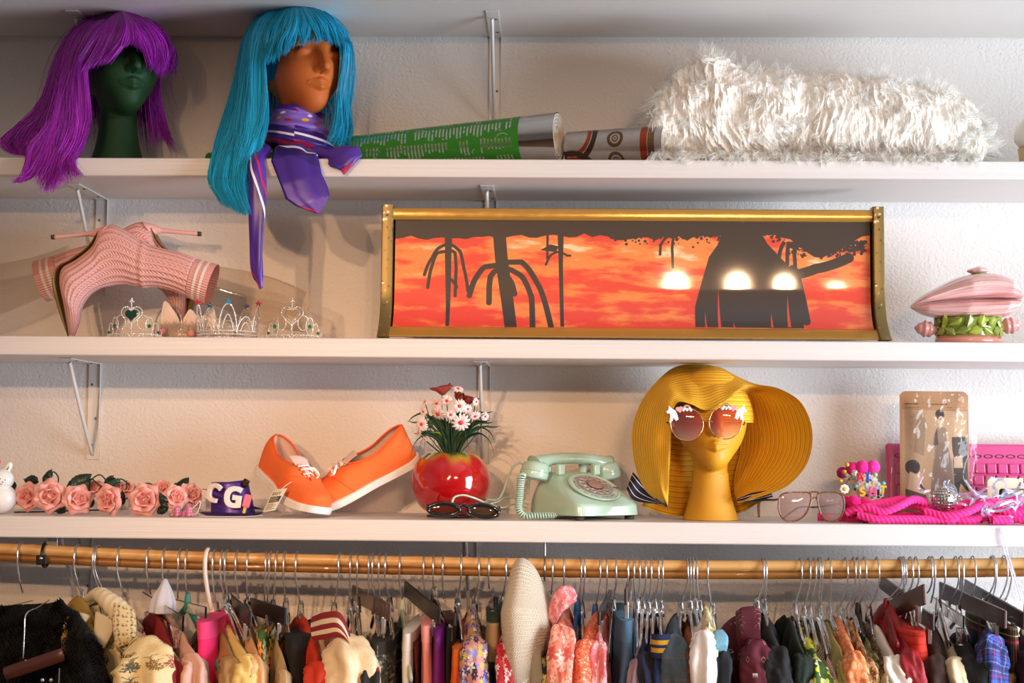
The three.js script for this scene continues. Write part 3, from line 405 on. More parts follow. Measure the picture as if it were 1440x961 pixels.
// ---------------------------------------------------------------- pink knitted boots on clear display legs
{
  const Z5 = (x, y) => [x / 3.13, 240 + y / 3.13];
  const knit = dataTex(256, 256, (u, v) => { const c = (u * 7) % 1, cable = abs(sin((v * 11 + (c < 0.5 ? c : 1 - c) * 2) * PI)); return c < 0.72 ? 0.25 + 0.75 * sin(c / 0.72 * PI) * (0.45 + 0.55 * cable) : 0.12; });
  const ribs = dataTex(256, 16, (u) => 0.5 + 0.5 * sin(u * 2 * PI * 42));
  const pink = M('#efb2ac', 0.85, 0, { bumpMap: knit, bumpScale: 0.004, sheen: 0.3, sheenColor: C('#ffc9c2'), sheenRoughness: 0.6 }), cuffM = M('#eba8a2', 0.85, 0, { bumpMap: ribs, bumpScale: 0.0018 }), white = M('#efe2da', 0.85, 0, { bumpMap: ribs, bumpScale: 0.0015 }), gold = M('#7c6226', 0.45, 0.2), tipM = M('#2c241c', 0.5), heelM = M('#eeb2ac', 0.5);
  const boot = (name, label, flip, z, o, dy) => {
    const L = (pts, dz = 0) => pts.map(([x, y]) => { const [px, py] = Z5(flip ? 1112 - x : x, y + dy); const p = W(px, py, z + dz); p.y = max(p.y, SH[2][0] + 0.0015); return p.sub(o); });
    const t = thing(name, label, 'boot', o, 'pair of pink knitted heeled boots');
    part(t, 'upper', railLoft(L([[872, 390], [790, 360], [700, 338], [650, 322], [600, 292], [540, 256], [488, 240], [445, 262], [410, 330], [340, 388], [280, 425], [265, 470], [282, 590], [304, 724]]),
      L([[828, 562], [760, 532], [690, 517], [640, 517], [600, 512], [560, 504], [520, 504], [480, 510], [440, 520], [400, 545], [372, 580], [355, 625], [350, 670], [328, 730]]), [[0, 0.034], [0.3, 0.033], [0.45, 0.031], [0.6, 0.029], [0.75, 0.034], [0.88, 0.028], [1, 0.006]], 70, 40, { su: 3, sv: 4, wob: (u, tt) => 0.05 * exp(-pow((tt - 0.245) / 0.018, 2)) - 0.03 * exp(-pow((tt - 0.275) / 0.018, 2)) }), pink);
    const cuffPiece = (a, b, n, m, g) => { const P = (q) => [lerp(870, 962, q), lerp(389, 414, q)], Q = (q) => [lerp(826, 906, q), lerp(562, 592, q)]; part(t, n, railLoft(L([P(a), P((a + b) / 2), P(b)]), L([Q(a), Q((a + b) / 2), Q(b)]), () => 0.0345 + g, 8, 40, { cap: false, su: 1.2 }), m); };
    cuffPiece(-0.02, 1, 'cuff', cuffM, 0); cuffPiece(0.24, 0.38, 'stripe', white, 0.0009); cuffPiece(0.55, 0.69, 'stripe', white, 0.0009);
    part(t, 'sole', railLoft(L([[440, 268], [405, 334], [335, 392], [272, 428], [258, 470], [276, 595], [301, 728]]), L([[428, 292], [395, 344], [326, 398], [262, 436], [244, 500], [262, 610], [299, 729]]), [[0, 0.015], [0.3, 0.028], [0.7, 0.026], [1, 0.004]], 40, 16, { pw: 4 }), gold, 'olive gold outsole');
    const hl = part(t, 'heel', railLoft(L([[486, 240], [440, 250], [400, 266], [330, 276], [240, 283]]), L([[436, 300], [424, 296], [400, 290], [330, 294], [240, 302]]), [[0, 0.02], [0.25, 0.009], [0.5, 0.0045], [1, 0.0035]], 30, 20), heelM);
    part(hl, 'heel_tip', railLoft(L([[241, 282], [234, 283], [226, 284]]), L([[241, 303], [234, 303], [226, 303]]), () => 0.0037, 4, 16, { pw: 5 }), tipM, 'dark heel tip');
    return t;
  };
  const oA = W(150, 476, 0.2), oB = W(200, 476, 0.1); oA.y = oB.y = SH[2][0];
  boot('knit_boot', 'pink cable knit high heeled boot standing on its toe', false, 0.2, oA, 0);
  boot('knit_boot', 'pink cable knit high heeled boot lying behind the other boot', true, 0.112, oB, -14);
  const clear = new THREE.MeshPhysicalMaterial({ color: C('#f4efe8'), transmission: 1, roughness: 0.04, thickness: 0, ior: 1.45, side: THREE.DoubleSide });
  const leg = (label, top, bot, z, d) => { const L = (a) => a.map(([x, y]) => { const [px, py] = Z5(x, y); return W(px, py, z); }), T = L(top), B = L(bot), o = T[0].clone().add(B[0]).multiplyScalar(0.5); o.y = SH[2][0]; const t = thing('display_leg', label, 'mannequin leg', o, 'clear plastic display legs'); part(t, 'leg_shell', railLoft(T.map((p) => p.sub(o)), B.map((p) => p.sub(o)), d, 40, 40, { cap: false }), clear); part(t, 'end_cap', railLoft(T.slice(-1).concat(T.slice(-1).map((p) => p.clone().add(V(0.002, 0, 0)))), B.slice(-1).concat(B.slice(-1).map((p) => p.clone().add(V(0.002, 0, 0)))), () => d[d.length - 1][1], 2, 40), clear); };
  leg('clear plastic display leg inside the boot standing on its toe', [[820, 384], [960, 420], [1100, 445], [1230, 482], [1350, 532]], [[770, 530], [905, 585], [1050, 640], [1200, 690], [1334, 712]], 0.2, [[0, 0.03], [0.5, 0.036], [1, 0.042]]);
  leg('clear plastic display leg inside the boot lying behind', [[300, 330], [155, 378], [0, 410], [-180, 440], [-380, 470]], [[330, 520], [185, 560], [0, 635], [-180, 690], [-380, 716]], 0.112, [[0, 0.03], [0.5, 0.038], [1, 0.044]]);
}
// ---------------------------------------------------------------- tiaras
{
  const silver = M('#dcdad8', 0.22, 1), glitter = new THREE.MeshPhysicalMaterial({ color: C('#efeae6'), metalness: 0.55, roughness: 0.25, side: THREE.DoubleSide });
  const gem = (c, tr = 0) => new THREE.MeshPhysicalMaterial({ color: C(c), roughness: 0.05, transmission: tr, thickness: 0.004, ior: 1.8, clearcoat: 1, flatShading: true });
  const beaded = (pts, r0, n) => { const r = r0 * 1.55; const c = crv(pts), k = max(4, Math.round(c.getLength() / (r * 2.1))); return merge([sweep(pts, r * 0.62, n, 5), ...Array.from({ length: k + 1 }, (_, i) => { const p = c.getPoint(i / k); return at(new THREE.IcosahedronGeometry(r, 0), p.x, p.y, p.z, i, i * 2, 0); })]); };
  const cut = (r, h) => lathe([[0, h], [r * 0.55, h], [r, h * 0.45], [r * 0.95, 0.1 * h], [0, -0.2 * h]], 8);
  const heartPts = (s, n = 28) => Array.from({ length: n + 1 }, (_, i) => { const a = i / n * 2 * PI; return [s * pow(sin(a), 3), s * (0.8125 * cos(a) - 0.3125 * cos(2 * a) - 0.125 * cos(3 * a) - 0.0625 * cos(4 * a))]; });
  const tiara = (label, px, w, h, gemMain, gemSide, z) => {
    const p = W(px, 474, z), t = thing('tiara', label, 'tiara', [p.x, SH[2][0] + 0.0006, z], 'toy tiaras on the shelf');
    const R = w * 0.56, B = (x, y, lift = 0) => { const a = x / R; return V((R + lift) * sin(a), y, (R + lift) * cos(a) - R); };
    const line = (f, n, r) => beaded(Array.from({ length: n + 1 }, (_, i) => f(i / n)), r, n * 2);
    part(t, 'band', merge([line((s) => B((s - 0.5) * w, 0.0014 + 0.006 * pow(2 * s - 1, 2) * 0), 24, 0.0011), line((s) => B((s - 0.5) * w, 0.0085 - 0.003 * pow(2 * s - 1, 4)), 24, 0.001), line((s) => B((s - 0.5) * w, 0.005 + 0.003 * sin(s * 60)), 70, 0.0008)]), glitter);
    const hs = h * 0.23, hy = h * 0.62;
    part(t, 'heart_frame', merge([line((s) => { const q = heartPts(hs * 1.22)[Math.round(s * 28)]; return B(q[0], hy + q[1]); }, 28, 0.0011), line((s) => { const q = heartPts(hs * 0.86)[Math.round(s * 28)]; return B(q[0], hy + q[1]); }, 28, 0.0008), line((s) => B(0.0006 * sin(s * 9), lerp(0.008, hy - hs * 1.1, s)), 6, 0.0013)]), glitter);
    part(t, 'heart_gem', at(extr(shape(heartPts(hs * 0.66)), 0.0012, 0.0018, 4, 1), 0, hy, -0.0005), gemMain.isMaterial ? gemMain : gem(gemMain));
    part(t, 'finial', merge([line((s) => B(0, hy + hs * (0.62 + 0.9 * s)), 4, 0.001), ...[[0, 1.62, 0.0028], [-0.0035, 1.5, 0.0018], [0.0035, 1.5, 0.0018], [0, 1.85, 0.002]].map(([x, y, r]) => ball(x, hy + hs * y, 0, r, 8, 6))]), glitter);
    for (const s of [-1, 1]) {
      const loops = [[0.18, 0.42, 0.085, 0.19], [0.285, 0.34, 0.06, 0.22], [0.385, 0.25, 0.05, 0.16], [0.46, 0.15, 0.035, 0.1]];
      for (const [x, y, rx, ry] of loops) part(t, 'scroll', line((q) => B(s * w * (x + rx * cos(q * 2 * PI)), h * (y + ry * sin(q * 2 * PI))), 18, 0.00085), glitter);
      for (const [x, y, r] of [[0.285, 0.33, 0.0042], [0.435, 0.17, 0.0032]]) { const q = B(s * w * x, h * y, 0.0004); part(t, 'side_gem', at(cut(r, r * 0.8), q.x, q.y, q.z, PI / 2, 0, 0), gem(gemSide)); }
    }
    return t;
  };
  tiara('silver toy tiara with a dark green heart gem', 184, 0.122, 0.073, '#0d3a30', '#0d6a45', 0.235);
  tiara('silver toy tiara with a clear champagne heart gem and green side stones', 410, 0.122, 0.075, gem('#e9cfae', 0.6), '#0c7a48', 0.235);
  { // open lattice crown
    const p = W(320, 474, 0.2), t = thing('lattice_tiara', 'silver lattice toy crown with blue and red star tips', 'crown', [p.x, SH[2][0] + 0.0008, 0.2], 'toy tiaras on the shelf'), R = 0.056;
    const B = (a, y) => V(R * (1 + y * 1.2) * sin(a), y, R * (1 + y * 1.2) * cos(a)), line = (f, n, r) => beaded(Array.from({ length: n + 1 }, (_, i) => f(i / n)), r, n * 2);
    part(t, 'band', merge([0.0015, 0.008, 0.0145].map((y) => line((s) => B(s * 2 * PI, y), 48, 0.00125))), glitter);
    for (let i = 0; i < 10; i++) { const a = i / 10 * 2 * PI + 0.2, tall = i % 2 === 0, h = tall ? 0.066 : 0.042; part(t, 'point', merge([line((s) => B(a + (s - 0.5) * 0.62 * (1 + 0.25 * sin(s * PI)), 0.0145 + (h - 0.0145) * pow(sin(s * PI), 0.8)), 14, 0.00115), line((s) => B(a + (s - 0.5) * 0.4, 0.0145 + (h - 0.0145) * 0.6 * sin(s * PI)), 10, 0.001)]), glitter);
      if (tall) { const q = B(a, h + 0.004), st = []; for (let k = 0; k < 10; k++) { const r = k % 2 ? 0.0026 : 0.0062, b = k / 10 * 2 * PI; st.push([r * sin(b), r * cos(b)]); } part(t, 'star', at(extr(shape(st), 0.0012, 0.0008, 2, 1), q.x, q.y, q.z, 0, 0, 0), gem(['#1d86b8', '#c41d45', '#4b3fb0', '#1d86b8', '#c41d45'][i / 2])); } }
  }
  { // fluffy eared headband
    const p = W(248, 474, 0.16), t = thing('fluffy_headband', 'white eared headband with cream fluff and pink pompoms', 'headband', [p.x, SH[2][0], 0.16]);
    const cream = M('#f0e2d6', 0.9), inner = M('#f0d6ca', 0.8);
    part(t, 'hoop', sweep([V(-0.05, 0.003, -0.02), V(-0.042, 0.05, -0.014), V(-0.02, 0.072, -0.006), V(0.004, 0.062, 0.004), V(0.012, 0.03, 0.01), V(0.008, 0.004, 0.012)], 0.0013, 30, 6), M('#d9d6d2', 0.3, 0.9));
    for (const [x, y, w, h, rz] of [[-0.012, 0.03, 0.019, 0.05, 0.25], [0.028, 0.028, 0.02, 0.034, 0.05], [0.058, 0.026, 0.018, 0.042, -0.3]]) {
      const e = part(t, 'ear', at(extr(shape([[-w, 0], [-w * 0.7, h * 0.45], [-w * 0.15, h * 0.95], [0, h], [w * 0.25, h * 0.9], [w * 0.75, h * 0.45], [w, 0]]), 0.004, 0.0015), x, y, -0.004, 0, 0, rz), cream);
      part(e, 'ear_lining', at(extr(shape([[-w * 0.6, 0.004], [-w * 0.1, h * 0.78], [w * 0.1, h * 0.78], [w * 0.6, 0.004]]), 0.0006, 0.0004), x, y, 0.0022, 0, 0, rz), inner);
    }
    const rnd = RNG(31), list = []; for (let i = 0; i < 1500; i++) { const x = -0.03 + 0.09 * rnd(), y = 0.003 + 0.024 * rnd(), b = V(x, y, 0.002 + 0.006 * rnd()), d = V(rnd() - 0.5, rnd() - 0.25, rnd() * 0.9).normalize(), l = 0.012 + 0.012 * rnd(); const e = b.clone().addScaledVector(d, l); e.y = max(e.y, 0.0012); const m = b.clone().addScaledVector(d, l * 0.5).add(V((rnd() - 0.5) * 0.004, 0.002, 0)); list.push({ p: [b, m, e], r: 0.00028 }); }
    const fl = part(t, 'fluff', strandGeo(list, 5, 3, 0.2), M('#f6e6d8', 0.9)); fl.userData.kind = 'stuff';
    part(t, 'fluff_core', surf(24, 16, (u, v) => { const a = u * 2 * PI, b = v * PI; return [0.015 + cos(b) * 0.048, 0.0155 + sin(b) * cos(a) * 0.0145, 0.003 + sin(b) * sin(a) * 0.009]; }), cream);
    for (const [x, y] of [[-0.022, 0.018], [0.034, 0.014]]) part(t, 'pompom', ball(x, y, 0.022, 0.0072, 14, 10), M('#e8938a', 0.95));
  }
}
// ---------------------------------------------------------------- framed sunset sign with a curved face
{
  const zf = (v) => 0.193 + 0.0067 * v + 0.06 * pow(max(0, (v - 0.58) / 0.42), 2.8);
  const TOPY = W(890, 294, 0.195).y, BOTY = SH[2][0] + 0.0012, H = TOPY - BOTY, xl = W(546, 400, 0.21).x, xr = W(1234, 400, 0.21).x, xc = (xl + xr) / 2, wd = xr - xl;
  const t = thing('framed_sign', 'long gold framed sign with a red sunset and upside down palm silhouettes', 'framed sign', [xc, BOTY, 0.2]);
  const Y = (v) => H * (1 - v), Z = (v) => zf(v) - 0.2;
  const print = canvasTex(1600, 400, (g, w, h) => {
    const im = g.createImageData(w, h), d = im.data; let k = 0;
    for (let y = 0; y < h; y++) for (let x = 0; x < w; x++) {
      const X = x / w * 7, Yv = y / h, c = fbm(X * 1.2 + Yv * 1.5, Yv * 7 - X * 0.25, 3, 5), e = fbm(X * 2.2 + 9, Yv * 13 - X * 0.5, 8, 4), s = smooth(-0.05, 0.34, c * 1.1 + e * 0.5 + 0.22 * exp(-pow((Yv - 0.3) * 4, 2)) + 0.06), p = smooth(0.4, 0.75, c + e * 0.7 + 0.25 * exp(-pow((Yv - 0.28) * 5, 2)));
      d[k++] = lerp(lerp(224, 240, s), 250, p); d[k++] = lerp(lerp(62, 132, s), 206, p); d[k++] = lerp(lerp(40, 62, s), 162, p); d[k++] = 255;
    }
    g.putImageData(im, 0, 0);
    const DK = '#33261f'; g.fillStyle = g.strokeStyle = DK; g.lineCap = 'round'; g.lineJoin = 'round';
    // px of the photograph to the print
    const X = (px) => (px - 556) / (1226 - 556) * w, Yp = (px, py) => { const q = (px - 556) / 670; const t0 = lerp(303, 316, q), b0 = lerp(455, 464, q); return (py - t0) / (b0 - t0) * h; }, pt = (px, py) => [X(px), Yp(px, py)];
    // dark ground along the (inverted) top
    g.beginPath(); g.moveTo(0, 0); g.lineTo(w, 0); for (let i = 60; i >= 0; i--) { const px = 556 + i / 60 * 670; let b = 331 + 3 * noise(i * 0.9, 2) * 2; if (px > 860) b = 333 + 10 * abs(noise(i * 0.7, 5)); if (px > 1110) b = 336 + 28 * smooth(1110, 1150, px) * smooth(1222, 1160, px) + 8 * noise(i * 1.3, 6); g.lineTo(...pt(px, b)); } g.closePath(); g.fill();
    const rnd = RNG(8); for (let i = 0; i < 900; i++) { const px = rnd() < 0.5 ? 860 + rnd() * 360 : 1110 + rnd() * 110, b = px > 1110 ? 352 : 336; const [x, y] = pt(px, b - 8 + rnd() * 22 * rnd()); g.beginPath(); g.arc(x, y, 2 + rnd() * 4, 0, 7); g.fill(); }
    const stroke = (pts, w0) => { g.lineWidth = w0; g.beginPath(); pts.forEach((p, i) => { const q = pt(...p); if (!i) g.moveTo(...q); else { const a = pt(...pts[i - 1]); g.quadraticCurveTo(a[0] + (q[0] - a[0]) * 0.45, a[1] + (q[1] - a[1]) * 0.2, ...q); } }); g.stroke(); };
    const poly = (pts) => { g.beginPath(); pts.forEach((p, i) => (i ? g.lineTo(...pt(...p)) : g.moveTo(...pt(...p)))); g.closePath(); g.fill(); };
    poly([[626, 320], [637, 320], [636, 360], [635, 455], [630, 455], [627, 360]]);
    for (const a of [[[630, 340], [618, 345], [608, 360], [598, 382]], [[628, 350], [616, 352], [608, 372], [603, 400]], [[634, 340], [648, 350], [654, 375], [660, 405]], [[634, 348], [641, 352], [643, 375], [642, 412]], [[634, 388], [642, 396], [644, 400]]]) stroke(a, 11);
    poly([[694, 320], [712, 320], [716, 362], [722, 400], [730, 457], [713, 457], [704, 400], [698, 362]]);
    for (const a of [[[706, 370], [684, 372], [672, 386], [662, 412]], [[702, 376], [692, 385], [690, 400], [690, 422]], [[712, 366], [735, 366], [758, 396], [778, 458]], [[712, 374], [735, 385], [750, 415], [752, 458]], [[708, 380], [720, 392], [726, 410]]]) stroke(a, 19);
    poly([[786, 322], [795, 322], [794, 370], [796, 457], [791, 457], [788, 370]]);
    for (const a of [[[790, 352], [778, 356], [770, 370]], [[792, 354], [800, 358], [804, 358]], [[772, 330], [772, 348], [772, 362]]]) stroke(a, 8); poly([[762, 350], [776, 342], [788, 345], [784, 353]]);
    for (const a of [[[940, 335], [932, 345], [931, 358]], [[950, 335], [948, 350], [949, 376]]]) stroke(a, 9);
    // big dark hand-like silhouette
    poly([[1022, 320], [1068, 320], [1082, 345], [1098, 362], [1112, 376], [1122, 392], [1128, 420], [1130, 462], [979, 459], [980, 430], [990, 395], [1000, 362], [1012, 346]]);
    stroke([[1120, 388], [1150, 380], [1196, 366]], 36); stroke([[1118, 380], [1128, 415], [1134, 452]], 30);
    for (const a of [[[1105, 345], [1100, 356], [1098, 368]], [[1112, 345], [1110, 360], [1110, 374]], [[1122, 348], [1120, 362], [1121, 376]]]) stroke(a, 13);
    g.fillStyle = '#d8402a'; for (const [x, y0, wd] of [[1013, 404, 2.2], [994, 436, 1.4], [1086, 440, 1.8], [1110, 415, 2.4], [1033, 452, 1.2]]) poly([[x, y0], [x + wd, 460], [x - wd, 460]]);
    for (let i = 0; i < 40; i++) { g.strokeStyle = `rgba(255,235,215,${0.05 + rnd() * 0.12})`; g.lineWidth = 1; const x = rnd() * w, y = rnd() * h; g.beginPath(); g.moveTo(x, y); g.quadraticCurveTo(x + rnd() * 50 - 25, y + rnd() * 12, x + rnd() * 80 - 40, y + rnd() * 20); g.stroke(); }
  });
  print.wrapS = print.wrapT = THREE.ClampToEdgeWrapping;
  const hw = wd / 2;
  part(t, 'printed_face', surf(60, 40, (u, v) => { const q = 0.9 - 0.82 * v; return V((u * 2 - 1) * (hw - 0.011), Y(q), Z(q)); }), new THREE.MeshPhysicalMaterial({ map: print, roughness: 0.5, clearcoat: 1, clearcoatRoughness: 0.035, side: THREE.DoubleSide }));
  const scratch = dataTex(256, 128, (u, v) => 0.42 + 0.5 * tileN(u, v, 60, 2) + 0.2 * tileN(u, v, 7, 4));
  const brass = M('#c39548', 0.42, 0.45, { roughnessMap: scratch }), worn = canvasTex(128, 256, (g, w, h) => { g.fillStyle = '#7d6a3d'; g.fillRect(0, 0, w, h); const r = RNG(4); for (let i = 0; i < 260; i++) { g.fillStyle = ['#2c261c', '#c9c2b0', '#5b4b2a', '#a5894a'][floor(r() * 4)]; const y = r() < 0.5 ? r() * h : h * (0.8 + 0.2 * r()); g.fillRect(r() * w, y, 1 + r() * 5, 1 + r() * 4); } });
  const rail = (v0, v1, n) => part(t, n, surf(2, 24, (u, s) => { const a = s * 2 * PI, q = lerp(v0, v1, 0.5 - 0.5 * cos(a)), o = 0.0075 * Math.sign(sin(a)) * pow(abs(sin(a)), 0.35); return V((u * 2 - 1) * hw, Y(q), Z(q) + o); }, 8, 1), brass);
  rail(0, 0.092, 'top_rail'); rail(0.9, 0.985, 'bottom_rail');
  for (const s of [-1, 1]) part(t, 'end_cap', at(surf(16, 40, (u, v) => { const a = u * 2 * PI, e = 0.22, x = 0.011 * Math.sign(cos(a)) * pow(abs(cos(a)), e), z = 0.016 * Math.sign(sin(a)) * pow(abs(sin(a)), e); return V(x, Y(v * 1.01 - 0.02), Z(clamp(v)) + z - 0.003); }, 1, 1), s * (hw + 0.004), 0, 0), new THREE.MeshPhysicalMaterial({ map: worn, metalness: 0.5, roughness: 0.38, side: THREE.DoubleSide }), 'worn brass end strip');
  part(t, 'back_panel', surf(2, 20, (u, v) => V((u * 2 - 1) * hw, Y(v * 0.98), Z(v) - 0.012)), M('#2a2622', 0.8));
}
// ---------------------------------------------------------------- pink shell dish
{
  const z = 0.185, o = W(1362, 478, z); o.y = SH[2][0]; const t = thing('shell_dish', 'glazed pink ceramic seashell dish with a lid and green leaf band', 'ceramic dish', o);
  const Z8 = (x, y) => W(1240 + x / 6, 340 + y / 6, z).sub(o), L = (a) => a.map((p) => Z8(...p));
  const glaze = (c) => M(c, 0.16, 0, { clearcoat: 0.8, clearcoatRoughness: 0.08 });
  const ridge = (u, tt) => 0.022 * sin(u * 2 * PI * 13 + 4 * tt) * sin(PI * clamp(tt)) + 0.014 * sin(u * 2 * PI * 29);
  const pinkG = new THREE.MeshPhysicalMaterial({ vertexColors: true, roughness: 0.16, clearcoat: 0.8, clearcoatRoughness: 0.08, side: THREE.DoubleSide });
  const col = (u, v) => { const k = 0.5 + 0.5 * sin(u * 2 * PI * 13 + 4 * v), n = 0.5 + fbm(u * 9, v * 5, 2); return new THREE.Color('#f3c6c2').lerp(new THREE.Color('#d88a80'), clamp(0.75 * k * n + 0.25 * n)); };
  part(t, 'lid', railLoft(L([[243, 540], [320, 470], [450, 395], [600, 320], [740, 282], [900, 275], [1040, 315], [1130, 390], [1172, 470]]), L([[243, 550], [360, 522], [500, 508], [640, 498], [780, 492], [920, 489], [1040, 488], [1120, 488], [1176, 488]]), [[0, 0.004], [0.15, 0.03], [0.45, 0.06], [0.75, 0.066], [0.95, 0.035], [1, 0.01]], 60, 104, { wob: ridge, col }), pinkG);
  part(t, 'bowl', railLoft(L([[243, 553], [360, 526], [500, 512], [640, 502], [780, 496], [920, 493], [1040, 492], [1120, 492], [1176, 494]]), L([[250, 566], [330, 610], [430, 640], [560, 656], [700, 660], [850, 660], [980, 650], [1090, 610], [1170, 530]]), [[0, 0.004], [0.15, 0.028], [0.45, 0.054], [0.75, 0.058], [0.95, 0.03], [1, 0.008]], 60, 104, { wob: ridge, col }), pinkG);
  const kn = Z8(822, 262);
  const k0 = part(t, 'knob', at(surf(36, 20, (u, v) => { const a = u * 2 * PI, y = v, r = 0.0185 * sin(PI * pow(y, 0.8)) * (1 + 0.06 * cos(a * 8)); return [r * cos(a) * 1.1 - 0.004 * (1 - y), y * 0.017, r * sin(a)]; }), kn.x, kn.y - 0.004, kn.z), glaze('#eab5b2')); part(k0, 'knob_leaf', at(new THREE.TorusGeometry(0.0125, 0.003, 8, 24), kn.x, kn.y - 0.0035, kn.z, PI / 2), glaze('#8aa33a'));
  const bx = Z8(730, 700).x, y0 = Z8(0, 800).y, y1 = Z8(0, 650).y;
  part(t, 'foot', at(lathe([[0, 0], [0.058, 0], [0.0645, 0.004], [0.062, 0.012], [0, 0.013]], 48), bx, 0, 0, 0, 0, 0, [1, y0 / 0.0115, 0.82]), glaze('#e59a86'));
  part(t, 'leaf_band', at(lathe([[0.058, 0], [0.0595, 0.3], [0.057, 0.6], [0.0605, 1], [0.04, 1.02]], 48), bx, y0 - 0.001, 0, 0, 0, 0, [1, y1 - y0 + 0.002, 0.82]), glaze('#7f9a2c'));
  const leaf = surf(10, 14, (u, v) => { const x = u * 2 - 1, w = sin(PI * pow(v, 0.75)) * (1 + 0.1 * sin(v * 26)); return [x * w * 0.0085, (v - 0.5) * 0.03, 0.0035 * (1 - x * x) - 0.0016 * abs(sin(v * 14)) * abs(x) + 0.001 * (abs(x) < 0.08)]; });
  for (let r = 0; r < 2; r++) for (let i = 0; i < 15; i++) { const a = (i + r * 0.5) / 15 * 2 * PI, m = part(t, 'leaf', leaf, glaze(['#a9b53e', '#96a434', '#84922c'][i % 3])); m.position.set(bx + sin(a) * 0.0605, lerp(y0, y1, r ? 0.76 : 0.26), cos(a) * 0.0605 * 0.82); m.rotation.set(0, a, (i % 2 ? 1.05 : 1.9) + r, 'YXZ'); }
  for (const [x, y, s] of [[368, 740, -1], [1072, 712, 1]]) { const c = Z8(x, y); part(t, 'side_shell', at(surf(28, 24, (u, v) => { const a = u * 2 * PI, r = 0.0125 * pow(sin(PI * clamp(v * 0.9 + 0.05)), 0.9) * (1 + 0.1 * sin(v * 24)); return [(v - 0.5) * 0.044, 1.25 * r * cos(a), 1.25 * r * sin(a)]; }), c.x, c.y, c.z + 0.006, 0, 0, s > 0 ? 0.1 : PI - 0.1), glaze('#dfa09a')); }
}
// ---------------------------------------------------------------- lowest shelf, left half
const Y1 = SH[1][0];
const on1 = (px, z) => { const p = W(px, 730, z); p.y = Y1; return p; };
{ // white ceramic shaker at the left end
  const t = thing('ceramic_shaker', 'glossy white ceramic animal shaker at the end of the rose garland', 'figurine', on1(-3, 0.215)), m = M('#f4f0ea', 0.12, 0, { clearcoat: 0.8 }), k = M('#2a211c', 0.4);
  part(t, 'body', surf(32, 24, (u, v) => { const a = u * 2 * PI, b = v * PI; return [sin(b) * sin(a) * 0.036 * (1 + 0.05 * sin(a * 2)), 0.03 - cos(b) * 0.03, sin(b) * cos(a) * 0.032]; }), m);
  part(t, 'head', ball(0.004, 0.066, 0.004, [0.026, 0.022, 0.024], 28, 20), m); part(t, 'ear', at(ball(0, 0, 0, 1, 14, 10), 0.016, 0.088, 0, 0, 0, -0.5, [0.008, 0.014, 0.006]), m);
  part(t, 'ear', at(ball(0, 0, 0, 1, 14, 10), -0.012, 0.09, 0, 0, 0, 0.4, [0.008, 0.014, 0.006]), m);
  part(t, 'painted_tip', at(ball(0, 0, 0, 1, 10, 8), -0.001, 0.1, 0.002, 0, 0, 0, [0.004, 0.007, 0.004]), M('#d2511c', 0.3));
  part(t, 'ear_line', sweep([V(0.012, 0.08, 0.0075), V(0.018, 0.086, 0.0065), V(0.021, 0.095, 0.004)], 0.0008, 8, 5), k);
  for (const [x, y] of [[0.012, 0.068], [0.009, 0.063], [0.016, 0.062], [0.013, 0.058], [0.02, 0.066]]) part(t, 'pour_hole', ball(x, y, 0.004 + 0.024 * sqrt(max(0.01, 1 - pow((x - 0.004) / 0.026, 2) - pow((y - 0.066) / 0.022, 2))), 0.0011, 8, 6), k);
}
